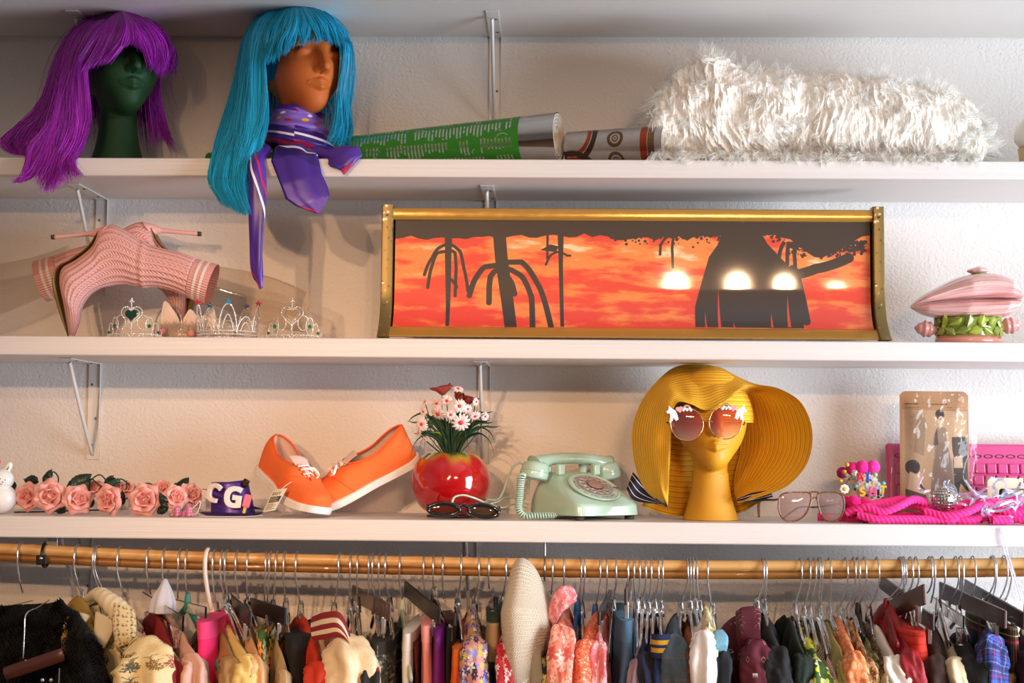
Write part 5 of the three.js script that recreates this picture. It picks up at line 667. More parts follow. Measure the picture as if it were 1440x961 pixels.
{ // rotary telephone
  const o = on1(821, 0.165), t = thing('rotary_telephone', 'mint green rotary dial telephone with coiled cord', 'telephone', o); t.rotation.y = 36 * rad; t.scale.set(1, 0.83, 1);
  const mint = M('#b4d2be', 0.22, 0, { clearcoat: 0.5, clearcoatRoughness: 0.1 }), dark = M('#3b2c24', 0.6);
  const sec = (y) => ({ hw: plS([[0.01, 0.079], [0.03, 0.0785], [0.05, 0.074], [0.075, 0.064], [0.098, 0.052], [0.106, 0.044]], y), b: plS([[0.01, -0.086], [0.05, -0.084], [0.098, -0.074], [0.106, -0.066]], y), f: pl([[0.01, 0.086], [0.034, 0.083], [0.042, 0.074], [0.098, -0.012], [0.106, -0.026]], y) });
  const ys = [0.01, 0.012, 0.02, 0.03, 0.034, 0.038, 0.042, 0.052, 0.062, 0.072, 0.082, 0.092, 0.098, 0.102, 0.105, 0.106];
  part(t, 'body', surf(64, ys.length + 1, (u, v) => { let j = Math.round(v * (ys.length + 1)), k = 1; if (j === 0 || j === ys.length + 1) k = 0; j = clamp(j - 1, 0, ys.length - 1); const y = ys[j], s = sec(y), a = u * 2 * PI, e = 0.3, x = Math.sign(cos(a)) * pow(abs(cos(a)), e), z = Math.sign(sin(a)) * pow(abs(sin(a)), e), zc = (s.f + s.b) / 2, hd = (s.f - s.b) / 2; const sh = y > 0.1 ? 1 - 2.2 * (y - 0.1) * 8 * 0.4 : 1; return [x * s.hw * k * (k ? sh : 1), y, zc + z * hd * k]; }), mint);
  for (const [x, z] of [[-0.06, 0.066], [0.06, 0.066], [-0.06, -0.066], [0.06, -0.066]]) part(t, 'foot', at(lathe([[0, 0], [0.0085, 0], [0.0095, 0.002], [0.0095, 0.0105], [0, 0.0105]], 18), x, 0, z), dark);
  // dial, lying in the sloping front
  const n = V(0, 0.086, 0.056).normalize(), c = V(0, 0.0715, 0.0305), q = new THREE.Quaternion().setFromUnitVectors(V(0, 0, 1), n);
  const put = (par, name, g, m, l) => { g.applyQuaternion(q); g.translate(c.x, c.y, c.z); return part(par, name, g, m, l); };
  const plate = canvasTex(512, 512, (g, w) => { g.fillStyle = '#c9d8cc'; g.fillRect(0, 0, w, w); g.translate(256, 256); g.fillStyle = '#2c2a28'; g.textAlign = 'center'; const L = ['1', 'ABC 2', 'DEF 3', 'GHI 4', 'JKL 5', 'MNO 6', 'PRS 7', 'TUV 8', 'WXY 9', 'OPER 0']; for (let i = 0; i < 10; i++) { g.save(); g.rotate((60 - i * 30) * rad); g.font = 'bold 30px sans-serif'; g.fillText(L[i], 0, -200); g.restore(); } });
  const uvDisc = (r, z) => surf(48, 2, (u, v) => { const a = u * 2 * PI; return [cos(a) * r * v, sin(a) * r * v, z]; });
  const pd = uvDisc(0.05, 0.0042); { const p = pd.attributes.position, u = pd.attributes.uv; for (let i = 0; i < p.count; i++) u.setXY(i, 0.5 + p.getX(i) / 0.1, 0.5 + p.getY(i) / 0.1); }
  const dl = put(t, 'dial_plate', pd, new THREE.MeshPhysicalMaterial({ map: plate, roughness: 0.3, side: THREE.DoubleSide }), 'pale number plate'); put(t, 'dial_rim', at(new THREE.TorusGeometry(0.051, 0.0024, 10, 60), 0, 0, 0.0035), mint);
  put(dl, 'finger_wheel', at(new THREE.RingGeometry(0.016, 0.0375, 60, 2), 0, 0, 0.0085), glassMat('#d8cfca', 0.75, 0.06), 'clear plastic finger wheel');
  for (let i = 0; i < 10; i++) { const a = (20 + i * 30) * rad; put(dl, 'finger_hole', at(new THREE.TorusGeometry(0.0062, 0.0016, 8, 20), cos(a) * 0.0285, sin(a) * 0.0285, 0.0092), new THREE.MeshPhysicalMaterial({ color: C('#cbbdb8'), roughness: 0.1, metalness: 0.4, clearcoat: 1 })); }
  put(dl, 'dial_hub', at(lathe([[0, 0.0035], [0.014, 0.003], [0.0165, 0], [0, 0]], 32), 0, 0, 0.0085, PI / 2), M('#b98f84', 0.35), 'rose brown hub card'); put(dl, 'finger_stop', at(box(0.012, 0.004, 0.002, 0.001), 0.041, -0.014, 0.0105, 0, 0, -0.4), M('#9a9490', 0.2, 1));
  for (const x of [-0.043, 0.043]) { part(t, 'cradle_prong', box(0.017, 0.026, 0.014, 0.004).translate(x, 0.113, -0.02), mint); part(t, 'cradle_prong', box(0.017, 0.026, 0.01, 0.004).translate(x, 0.115, -0.062), mint); }
  const hs = part(t, 'handset', sweep([V(-0.088, 0.124, -0.042), V(-0.06, 0.134, -0.042), V(-0.02, 0.139, -0.042), V(0.02, 0.139, -0.042), V(0.06, 0.134, -0.042), V(0.088, 0.124, -0.042)], (s) => 0.0135 + 0.010 * pow(abs(2 * s - 1), 4), 40, 20, { flat: 0.95 }), mint);
  for (const s of [-1, 1]) { part(hs, 'handset_cap', at(lathe([[0, 0.026], [0.018, 0.025], [0.026, 0.018], [0.0275, 0.004], [0.0275, 0.0015]], 32), s * 0.088, 0.107, -0.042, 0, 0, s * 0.22), mint); part(hs, 'handset_ring', at(lathe([[0.027, 0.0012], [0.0282, 0], [0.0278, -0.012], [0.024, -0.017], [0, -0.018]], 32), s * 0.088, 0.107, -0.042, 0, 0, s * 0.22), mint); }
  t.updateMatrixWorld(true); const inv = t.matrixWorld.clone().invert(), Z4 = (x, y, z) => { const p = W(690 + x / 6.26, 620 + y / 6.26, z); p.y = max(p.y, Y1 + 0.0085); return p.applyMatrix4(inv); };
  const pc = crv([Z4(300, 300, 0.225), Z4(272, 320, 0.235), Z4(262, 400, 0.24), Z4(252, 520, 0.245), Z4(248, 610, 0.25), Z4(290, 690, 0.252), Z4(380, 700, 0.25), Z4(480, 690, 0.245), Z4(585, 672, 0.235)]), turns = 34, hp = [];
  for (let i = 0; i <= turns * 12; i++) { const s = i / (turns * 12), p = pc.getPointAt(s), T = pc.getTangentAt(s), N = V(0.2, 0.1, 1).addScaledVector(T, -V(0.2, 0.1, 1).dot(T)).normalize(), B = T.clone().cross(N), a = i / 12 * 2 * PI, r = 0.0062 * min(1, s * 25, (1 - s) * 25); p.addScaledVector(N, cos(a) * r).addScaledVector(B, sin(a) * r); hp.push(p); }
  part(t, 'coiled_cord', sweep(hp, 0.0019, hp.length - 1, 6, { raw: true }), mint);
  const Z4c = (x, y, z) => { const p = W(690 + x / 6.26, 620 + y / 6.26, z); p.y = max(p.y, Y1 + 0.003); return p.applyMatrix4(inv); };
  part(t, 'line_cord', sweep([Z4c(330, 470, 0.11), Z4c(330, 280, 0.1), Z4c(270, 200, 0.1), Z4c(210, 220, 0.11), Z4c(150, 330, 0.12), Z4c(110, 450, 0.13), Z4c(60, 520, 0.14), Z4c(-20, 520, 0.15), Z4c(-60, 540, 0.22), Z4c(-160, 500, 0.245), Z4c(-250, 480, 0.25), Z4c(-320, 500, 0.25), Z4c(-340, 570, 0.25), Z4c(-310, 640, 0.24)], 0.0023, 110, 7), mint);
  part(t, 'line_cord', sweep([Z4c(330, 560, 0.1), Z4c(210, 505, 0.11), Z4c(120, 505, 0.13), Z4c(60, 540, 0.16), Z4c(0, 560, 0.17), Z4c(100, 590, 0.17), Z4c(210, 560, 0.14), Z4c(320, 590, 0.12)], 0.0021, 60, 7), mint);
}
// ---------------------------------------------------------------- sun hat and round glasses on the yellow head
{
  const o = on1(1000, 0.185), t = thing('sun_hat', 'floppy yellow sun hat with stitched brim and navy reverse', 'hat', o);
  const P = (a) => a.map((p) => W(...p).sub(o));
  const stitchC = canvasTex(64, 512, (g, w, h) => { g.fillStyle = '#f0b626'; g.fillRect(0, 0, w, h); const r = RNG(2); for (let i = 0; i < 900; i++) { g.fillStyle = r() < 0.5 ? '#eaae1e' : '#f5c036'; g.fillRect(r() * w, r() * h, 2 + r() * 8, 1); } g.fillStyle = '#9a6a10'; for (let i = 0; i < 17; i++) g.fillRect(0, i * h / 17 + 12, w, 3); }, [14, 1]);
  const stitchB = dataTex(8, 512, (u, v) => { const k = (v * 17) % 1; return 0.35 + 0.65 * pow(sin(PI * k), 0.4); });
  const ym = new THREE.MeshPhysicalMaterial({ map: stitchC, bumpMap: stitchB, bumpScale: 0.002, roughness: 0.8, side: THREE.DoubleSide }), navyT = canvasTex(128, 128, (g, w, h) => { g.fillStyle = '#161a36'; g.fillRect(0, 0, w, h); g.fillStyle = '#e9e0d6'; g.fillRect(0, 30, w, 7); g.fillRect(0, 94, w, 7); }, [6, 2]), nm = new THREE.MeshPhysicalMaterial({ map: navyT, roughness: 0.85, side: THREE.DoubleSide });
  const out = crv(P([[936, 713, 0.275], [905, 686, 0.215], [890, 640, 0.185], [890, 597, 0.175], [905, 560, 0.165], [928, 532, 0.15], [950, 516, 0.135], [980, 512, 0.125], [1010, 516, 0.13], [1036, 529, 0.165], [1062, 540, 0.22], [1096, 547, 0.255], [1126, 566, 0.262], [1142, 605, 0.26], [1136, 650, 0.255], [1108, 683, 0.25], [1066, 700, 0.25], [1038, 708, 0.24]]));
  const inn = crv(P([[939, 711, 0.28], [941, 680, 0.29], [943, 640, 0.292], [944, 605, 0.29], [946, 580, 0.288], [954, 566, 0.288], [972, 569, 0.29], [992, 577, 0.29], [1015, 566, 0.288], [1037, 552, 0.275], [1046, 551, 0.21], [1044, 568, 0.14], [1042, 590, 0.115], [1042, 615, 0.105], [1040, 640, 0.105], [1034, 665, 0.11], [1032, 688, 0.13], [1036, 705, 0.2]]));
  const brim = (off) => (u, v) => { const a = out.getPoint(u), b = inn.getPoint(u), p = a.clone().lerp(b, v), m = sin(v * PI), kR = smooth(0.54, 0.64, u), rip = 0.0042 * sin(u * 46 + v * 3) * m + 0.013 * noise(u * 15, v * 2.5) * m; p.z += lerp(0.026, -0.014, kR) * m + rip - off; p.y += 0.004 * sin(u * 31) * m + 0.003 * kR * m; p.x += off * (kR - 0.4) * 0.6; return p; };
  part(t, 'brim', surf(160, 40, brim(0), 1, 1), ym);
  part(t, 'brim_reverse', surf(120, 20, (u, v) => brim(0.0035)(u, 0.02 + 0.94 * v), 1, 1), nm, 'navy reverse with white stripes');
  // crown over the head and the back of the brim hanging behind the neck
  part(t, 'crown', surf(60, 30, (u, v) => { const a = u * 2 * PI, b = v * PI * 0.52; const fr = max(0, cos(a)); return [sin(b) * sin(a) * 0.083, 0.203 + cos(b) * 0.094 - 0.01 * sin(b), -0.016 + sin(b) * cos(a) * (0.102 - 0.004 * fr)]; }, 1, 1), ym);
  const back = crv(P([[903, 712, 0.15], [928, 722, 0.15], [956, 727, 0.135], [1000, 726, 0.1], [1040, 722, 0.12], [1066, 708, 0.15], [1090, 690, 0.19]])), bt = crv(P([[930, 610, 0.13], [945, 600, 0.1], [960, 600, 0.085], [1000, 600, 0.07], [1040, 600, 0.085], [1056, 600, 0.1], [1080, 610, 0.14]]));
  part(t, 'back_brim', surf(80, 20, (u, v) => { const p = bt.getPoint(u).lerp(back.getPoint(u), v); p.z += 0.006 * sin(u * 30) * v - 0.012 * sin(v * PI); p.y = max(p.y, 0.004); return p; }, 0.6, 1), ym);
  part(t, 'brim_reverse_flap', surf(16, 10, (u, v) => { const a = P([[890, 664, 0.2], [906, 682, 0.2], [934, 709, 0.21]]), b = P([[881, 688, 0.19], [890, 703, 0.19], [932, 710, 0.2]]); const p = crv(a).getPoint(u).lerp(crv(b).getPoint(u), v); p.z += 0.004 * sin(u * 9); return p; }, 0.5, 0.8), nm, 'navy reverse with white stripes');
  part(t, 'brim_reverse_flap', surf(16, 10, (u, v) => { const a = P([[1036, 702, 0.22], [1056, 694, 0.22], [1083, 689, 0.22]]), b = P([[1036, 707, 0.22], [1060, 706, 0.22], [1087, 699, 0.22]]); const p = crv(a).getPoint(u).lerp(crv(b).getPoint(u), v); p.z += 0.004 * sin(u * 9); return p; }, 0.5, 0.5), nm, 'navy reverse with white stripes');
}
{ // round glasses with charms
  const z = 0.297, o = W(993, 596, z), t = thing('round_glasses', 'round pink tinted glasses with unicorn and rainbow charms on the yellow head', 'glasses', o), gold = M('#d8b27a', 0.25, 0.9), tint = canvasTex(8, 128, (g, w, h) => { const k = g.createLinearGradient(0, 0, 0, h); k.addColorStop(0, '#c45a5e'); k.addColorStop(0.5, '#dc8a78'); k.addColorStop(1, '#fbe6d2'); g.fillStyle = k; g.fillRect(0, 0, w, h); });
  const lm = new THREE.MeshPhysicalMaterial({ map: tint, transmission: 0.85, thickness: 0, roughness: 0.03, clearcoat: 1, clearcoatRoughness: 0.02, side: THREE.DoubleSide }), R = 0.0302;
  const wm = M('#f2ecee', 0.3), pk = M('#f2a0aa', 0.3), cols = ['#d9483c', '#e9c43a', '#5fae5a', '#4a86c8'];
  for (const s of [-1, 1]) {
    const c = W(s < 0 ? 966 : 1020, s < 0 ? 597 : 595, z).sub(o), X = (x) => c.x + s * x;
    part(t, 'rim', at(new THREE.TorusGeometry(R, 0.0009, 8, 56), c.x, c.y, c.z), gold);
    const lens = surf(40, 6, (u, v) => { const a = u * 2 * PI; return [c.x + R * v * cos(a), c.y + R * v * sin(a), c.z + 0.003 * (1 - v * v)]; }); { const p = lens.attributes.position, u = lens.attributes.uv; for (let i = 0; i < p.count; i++) u.setXY(i, 0.5, 0.5 + (p.getY(i) - c.y) / (2.05 * R)); } part(t, 'lens', lens, lm, 'pink to clear tinted lens');
    part(t, 'temple', sweep([V(X(R), c.y + 0.004, c.z), V(X(R + 0.006), c.y + 0.003, c.z - 0.012), V(X(R + 0.012), c.y - 0.001, c.z - 0.06), V(X(R + 0.012), c.y - 0.012, c.z - 0.11)], 0.0012, 24, 6), M('#3a2a1a', 0.4));
    // unicorn, heart, rainbow and cloud along the upper outer edge
    const uni = [[-0.006, 0], [-0.004, 0.008], [0.0, 0.011], [0.004, 0.018], [0.006, 0.012], [0.011, 0.009], [0.009, 0.006], [0.005, 0.006], [0.006, -0.002], [0.009, -0.008], [0.005, -0.009], [0.002, -0.003], [-0.002, -0.010], [-0.006, -0.009]].map(([x, y]) => [s * x, y]);
    part(t, 'unicorn_charm', at(extr(shape(s > 0 ? uni : uni.reverse()), 0.0015, 0.0012), X(R * 0.84), c.y + R * 0.55, c.z + 0.003, 0, 0, s * -0.25), wm, 'white unicorn charm');
    part(t, 'heart_charm', at(extr(shape(Array.from({ length: 20 }, (_, i) => { const a = i / 20 * 2 * PI, k = 0.0058; return [k * pow(sin(a), 3), k * (0.8125 * cos(a) - 0.3125 * cos(2 * a) - 0.125 * cos(3 * a))]; })), 0.0012, 0.001), X(R * 0.48), c.y + R * 0.92, c.z + 0.003, 0, 0, s * -0.2), pk, 'pink heart charm');
    cols.forEach((k, i) => part(t, 'rainbow_band', at(new THREE.TorusGeometry(0.0078 - i * 0.0013, 0.0007, 6, 16, PI), X(R * 0.02), c.y + R * 0.94, c.z + 0.003), M(k, 0.4)));
    part(t, 'cloud_charm', merge([[-0.007, 0], [0.007, 0], [-0.0045, 0.0025], [0.0045, 0.0025], [0, 0.0005]].map(([x, y]) => ball(X(R * 0.02) + x, c.y + R * 0.88 + y, c.z + 0.0038, 0.0032, 10, 8))), wm);
    part(t, 'gem', ball(X(R * 1.04), c.y + 0.004, c.z + 0.002, 0.0028, 10, 8), M('#f3d9cf', 0.08, 0.2, { clearcoat: 1 }));
  }
  part(t, 'bridge', sweep([W(984, 595, z).sub(o), W(993, 590, z + 0.002).sub(o), W(1002, 594, z).sub(o)], 0.001, 12, 6), gold);
}
{ // tortoiseshell aviators
  const z = 0.25, o = on1(1141, z), t = thing('aviator_glasses', 'large tortoiseshell aviator glasses with pink reflecting lenses', 'sunglasses', o);
  const Z6 = (x, y, zz = z) => W(1040 + x / 6.545, 630 + y / 6.545, zz).sub(o), tort = canvasTex(128, 128, (g, w, h) => { g.fillStyle = '#8a5026'; g.fillRect(0, 0, w, h); const r = RNG(6); for (let i = 0; i < 240; i++) { g.fillStyle = ['#4a2814', '#b4743a', '#5f361a', '#2e1a10'][floor(r() * 4)]; g.beginPath(); g.ellipse(r() * w, r() * h, 2 + r() * 8, 2 + r() * 4, r() * 3, 0, 7); g.fill(); } }, [1, 14]);
  const tm = new THREE.MeshPhysicalMaterial({ map: tort, roughness: 0.15, clearcoat: 0.8, side: THREE.DoubleSide });
  const outl = [[[363, 500], [372, 462], [400, 438], [450, 426], [540, 423], [630, 427], [656, 445], [662, 480], [645, 550], [610, 620], [560, 668], [500, 688], [440, 688], [400, 668], [372, 620], [358, 560]], [[716, 470], [722, 440], [750, 427], [830, 424], [900, 428], [940, 448], [960, 485], [964, 540], [955, 600], [930, 655], [890, 683], [830, 690], [785, 672], [752, 630], [732, 570], [720, 515]]];
  outl.forEach((a, i) => { const pts = a.map(([x, y]) => Z6(x, y, z + 0.004 * sin((x - 660) / 300))), c = pts.reduce((s, p) => s.add(p), V(0, 0, 0)).multiplyScalar(1 / pts.length), cv = crv(pts, true); part(t, 'rim', sweep(pts, 0.0016, 80, 8, { closed: true }), tm);
    part(t, 'lens', surf(60, 6, (u, v) => c.clone().lerp(cv.getPoint(u % 1), v * 0.985).add(V(0, 0, 0.0045 * (1 - v * v)))), glassMat('#cdb2ae', 0.72, 0.02)); });
  part(t, 'brow_bar', sweep([Z6(640, 424), Z6(680, 420), Z6(730, 424)], 0.0019, 10, 8), tm); part(t, 'bridge', sweep([Z6(658, 490), Z6(690, 470), Z6(718, 490)], 0.0016, 12, 8), tm);
  part(t, 'temple', sweep([Z6(366, 478), Z6(340, 492, z - 0.006), Z6(190, 505, z - 0.045), Z6(176, 540, z - 0.05), Z6(178, 655, z - 0.055)], (s) => 0.0017 + 0.0006 * sin(s * PI), 40, 8, { flat: 1.5 }), tm); part(t, 'temple', sweep([Z6(962, 500), Z6(940, 520, z - 0.02), Z6(700, 560, z - 0.07), Z6(560, 560, z - 0.08), Z6(470, 610, z - 0.085), Z6(400, 668, z - 0.085)], 0.0019, 40, 8), tm);
  const low = Math.min(...t.children.map((m) => { m.geometry.computeBoundingBox(); return m.geometry.boundingBox.min.y; })); for (const m of t.children) m.geometry.translate(0, 0.0004 - low, 0);
}
// ---------------------------------------------------------------- pink laptop toy, paper bag, charms, rope
{
  const hot = M('#d24a86', 0.35, 0, { clearcoat: 0.4 }), key = M('#d6508c', 0.3, 0, { clearcoat: 0.4 }), line = M('#4a1f2e', 0.5);
  const a = on1(1249, 0.07), t = thing('toy_laptop', 'hot pink toy keyboard case standing against the wall', 'toy laptop', V(a.x + 0.17, Y1, 0.07)); t.rotation.x = -0.16;
  const TW = 0.36, TH = 0.152; part(t, 'case', box(TW, TH, 0.016, 0.007, 4).translate(0.01, TH / 2, 0), hot);
  for (let r = 0; r < 5; r++) for (let c = 0; c < 15; c++) { const kw = 0.0205, y = TH - 0.028 - r * 0.0232, x = -0.145 + c * 0.0222 + (r % 2) * 0.004; if (r === 0) part(t, 'function_key', at(new THREE.TorusGeometry(0.0045, 0.0008, 5, 18), x, y + 0.002, 0.0085, 0, 0, 0, [1.75, 0.75, 1]), line); else part(t, 'key', box(kw, 0.0205, 0.009, 0.0032, 2).translate(x, y, 0.0095), key); }
}
{
  const z = 0.125, o = on1(1315, z), t = thing('newspaper_bag', 'newsprint bag showing a woman in a long dress, wrapped in clear film', 'paper bag', o), Z7 = (x, y, zz = z) => W(1180 + x / 4.369, 530 + y / 4.369, zz).sub(o);
  const news = canvasTex(512, 800, (g, w, h) => {
    g.fillStyle = '#a87a4e'; g.fillRect(0, 0, w, h); const r = RNG(14), X = (x) => (x - 370) / 425 * w, Yy = (y) => (y - 85) / 660 * h, dk = (a) => `rgba(40,28,22,${min(1, a * 1.15)})`;
    for (let i = 0; i < 5000; i++) { g.fillStyle = dk(0.05 + 0.08 * r()); g.fillRect(r() * w, r() * h, 2, 2); }
    g.fillStyle = dk(0.75); for (let x = 400; x < 480; x += 6) g.fillRect(X(x), Yy(148), 4 + r() * 3, 8); for (let x = 535; x < 660; x += 6) g.fillRect(X(x), Yy(150), 4 + r() * 3, 7);
    for (let k = 0; k < 5; k++) for (let x = 400; x < 780; x += 3) if ((x < 480 || x > 650) && r() < 0.75) { g.fillStyle = dk(0.5); g.fillRect(X(x), Yy(168 + k * 12), 3, 5); }
    const P = (pts, c) => { g.fillStyle = c; g.beginPath(); pts.forEach(([x, y], i) => (i ? g.lineTo(X(x), Yy(y)) : g.moveTo(X(x), Yy(y)))); g.closePath(); g.fill(); };
    P([[385, 180], [785, 190], [790, 690], [385, 660]], 'rgba(186,152,118,0.75)'); P([[470, 190], [520, 230], [510, 420], [450, 400]], dk(0.18)); P([[680, 322], [785, 318], [788, 600], [690, 560]], dk(0.72)); P([[690, 425], [750, 415], [755, 480], [690, 480]], 'rgba(205,175,145,0.8)'); for (let y = 490; y < 590; y += 14) P([[690, y], [788, y], [788, y + 5], [690, y + 5]], dk(0.4));
    for (let i = 0; i < 9000; i++) { g.fillStyle = dk(0.05 + 0.22 * r() * r()); g.fillRect(X(385 + 400 * r()), Yy(185 + 495 * r()), 2 + 3 * r(), 2); }
    // standing woman in a long pleated dress
    g.fillStyle = dk(0.82); g.beginPath(); g.ellipse(X(608), Yy(205), 34, 30, 0, 0, 7); g.fill(); g.fillStyle = '#c9a684'; g.beginPath(); g.ellipse(X(614), Yy(238), 22, 30, 0, 0, 7); g.fill(); g.fillStyle = dk(0.7); g.fillRect(X(600), Yy(228), 26, 4); g.fillRect(X(610), Yy(252), 12, 4);
    P([[596, 268], [640, 272], [668, 320], [680, 440], [694, 660], [540, 650], [560, 480], [580, 360], [560, 372], [566, 320]], '#8a6f5c'); P([[576, 300], [590, 275], [596, 360], [570, 370]], dk(0.55)); P([[640, 290], [660, 300], [690, 420], [680, 450], [655, 380]], '#b8977a');
    for (let i = 0; i < 13; i++) { const x0 = 592 + i * 5; P([[x0, 350], [x0 + 2, 350], [550 + i * 12, 655], [545 + i * 12, 655]], dk(0.35)); }
    // kneeling figure
    g.fillStyle = dk(0.8); g.beginPath(); g.ellipse(X(442), Yy(478), 52, 46, 0, 0, 7); g.fill(); P([[425, 500], [480, 520], [520, 610], [470, 640], [410, 630]], '#cfb295'); P([[480, 550], [525, 605], [480, 600]], dk(0.75)); P([[400, 590], [520, 620], [525, 640], [400, 630]], dk(0.65));
    P([[690, 560], [740, 545], [750, 640], [710, 640]], dk(0.7)); P([[735, 560], [785, 600], [780, 680], [700, 670]], '#c8aa8a'); P([[735, 680], [765, 668], [760, 690]], dk(0.7));
    for (let k = 0; k < 3; k++) for (let x = 400; x < 560; x += 3) if (r() < 0.7) { g.fillStyle = dk(0.45); g.fillRect(X(x), Yy(712 + k * 11), 3, 4); }
  }); news.wrapS = news.wrapT = THREE.ClampToEdgeWrapping;
  const pm = new THREE.MeshPhysicalMaterial({ map: news, roughness: 0.85, side: THREE.DoubleSide });
  const tl = Z7(372, 88), tr = Z7(792, 92), bl = Z7(374, 770), br = Z7(803, 770); bl.y = br.y = 0.003;
  const front = (u, v) => { const p = bl.clone().lerp(br, u).lerp(tl.clone().lerp(tr, u), v), e = min(u, 1 - u, 1.2 * (1 - v)); p.z += 0.013 * smooth(0, 0.25, e) + 0.0015 * sin(u * 9 + v * 5); if (v > 0.94) { const c = smooth(0, 0.06, min(u, 1 - u)); p.y -= 0.008 * (1 - c); } return p; };
  part(t, 'printed_front', surf(24, 32, front), pm); part(t, 'back_sheet', surf(8, 12, (u, v) => { const p = front(u, v); p.z = min(p.z, 0.0) - 0.016 * sin(PI * u); return p; }), M('#b98f68', 0.85));
  const cr = (u, v) => 0.004 * noise(u * 7, v * 9, 2) + 0.003 * abs(noise(u * 17, v * 13, 5));
  const wl = Z7(320, 235), wtl = Z7(372, 70), wtr = Z7(800, 66), wr = Z7(845, 330), wbl = Z7(318, 765), wbr = Z7(852, 765);
  part(t, 'clear_wrapping', surf(48, 56, (u, v) => { const L = v < 0.75 ? wbl.clone().lerp(wl, v / 0.75) : wl.clone().lerp(wtl, (v - 0.75) / 0.25), R = v < 0.6 ? wbr.clone().lerp(wr, v / 0.6) : wr.clone().lerp(wtr, (v - 0.6) / 0.4), p = L.lerp(R, u), e = min(u, 1 - u); p.z += 0.019 * smooth(0, 0.22, e) + cr(u, v) * 1.6; p.y = max(0.002, p.y + 0.004 * noise(u * 12, 3) * v); return p; }), new THREE.MeshPhysicalMaterial({ color: 0xffffff, transmission: 0.97, roughness: 0.03, thickness: 0, ior: 1.3, side: THREE.DoubleSide }), 'crinkled clear film');
}
{ // printed vanity box
  const o = on1(1425, 0.16), t = thing('vanity_box', 'cream makeup box with lipstick print and a cut-out window', 'box', V(o.x + 0.01, Y1 + 0.018, 0.16)), pr = canvasTex(256, 160, (g, w, h) => { g.fillStyle = '#e6d3b4'; g.fillRect(0, 0, w, h); const r = RNG(9); for (let i = 0; i < 26; i++) { const x = r() * w, y = r() * h; g.save(); g.translate(x, y); g.rotate(r() * 2 - 1); g.fillStyle = '#3c2a2a'; g.fillRect(-5, 0, 10, 16); g.fillStyle = '#b03048'; g.fillRect(-4, -12, 8, 12); g.fillStyle = '#e8dcc8'; g.fillRect(-3, 4, 6, 3); g.restore(); } }), pmat = new THREE.MeshPhysicalMaterial({ map: pr, roughness: 0.6, side: THREE.DoubleSide });
  const fr = new THREE.Shape(); const rr = (s, x, y, w, h, r) => { s.moveTo(x + r, y); s.lineTo(x + w - r, y); s.quadraticCurveTo(x + w, y, x + w, y + r); s.lineTo(x + w, y + h - r); s.quadraticCurveTo(x + w, y + h, x + w - r, y + h); s.lineTo(x + r, y + h); s.quadraticCurveTo(x, y + h, x, y + h - r); s.lineTo(x, y + r); s.quadraticCurveTo(x, y, x + r, y); };
  rr(fr, -0.062, 0, 0.124, 0.066, 0.01); const hole = new THREE.Path(); rr(hole, -0.042, 0.008, 0.084, 0.04, 0.008); fr.holes.push(hole);
  const g = extr(fr, 0.012, 0.0015); { const p = g.attributes.position, u = g.attributes.uv; for (let i = 0; i < p.count; i++) u.setXY(i, p.getX(i) / 0.124 + 0.5, p.getY(i) / 0.078); } part(t, 'box_front', g, pmat);
  part(t, 'backing', box(0.118, 0.06, 0.006).translate(0, 0.033, -0.004), M('#4a2c30', 0.6)); for (const [x, c, rz] of [[-0.022, '#5b8a86', -0.25], [0.006, '#c79a3e', 0.1], [0.03, '#a24458', -0.1]]) part(t, 'palette', at(box(0.026, 0.034, 0.004, 0.001), x, 0.028, 0.003, 0, 0, rz), M(c, 0.3, 0.2));
  part(t, 'support_block', box(0.1, 0.018, 0.03, 0.002).translate(0, -0.009, 0), M('#cfae8a', 0.7));
}
const beadA = new THREE.IcosahedronGeometry(0.0032, 0), beadB = new THREE.SphereGeometry(0.003, 8, 6), beadM = ['#e9e2da', '#7fd0d8', '#e0b040', '#b9e0b0', '#f0a8c0', '#3a332e', '#d8d0c8', '#8ac0e8'].map((c) => M(c, 0.2, 0, { clearcoat: 0.6 }));
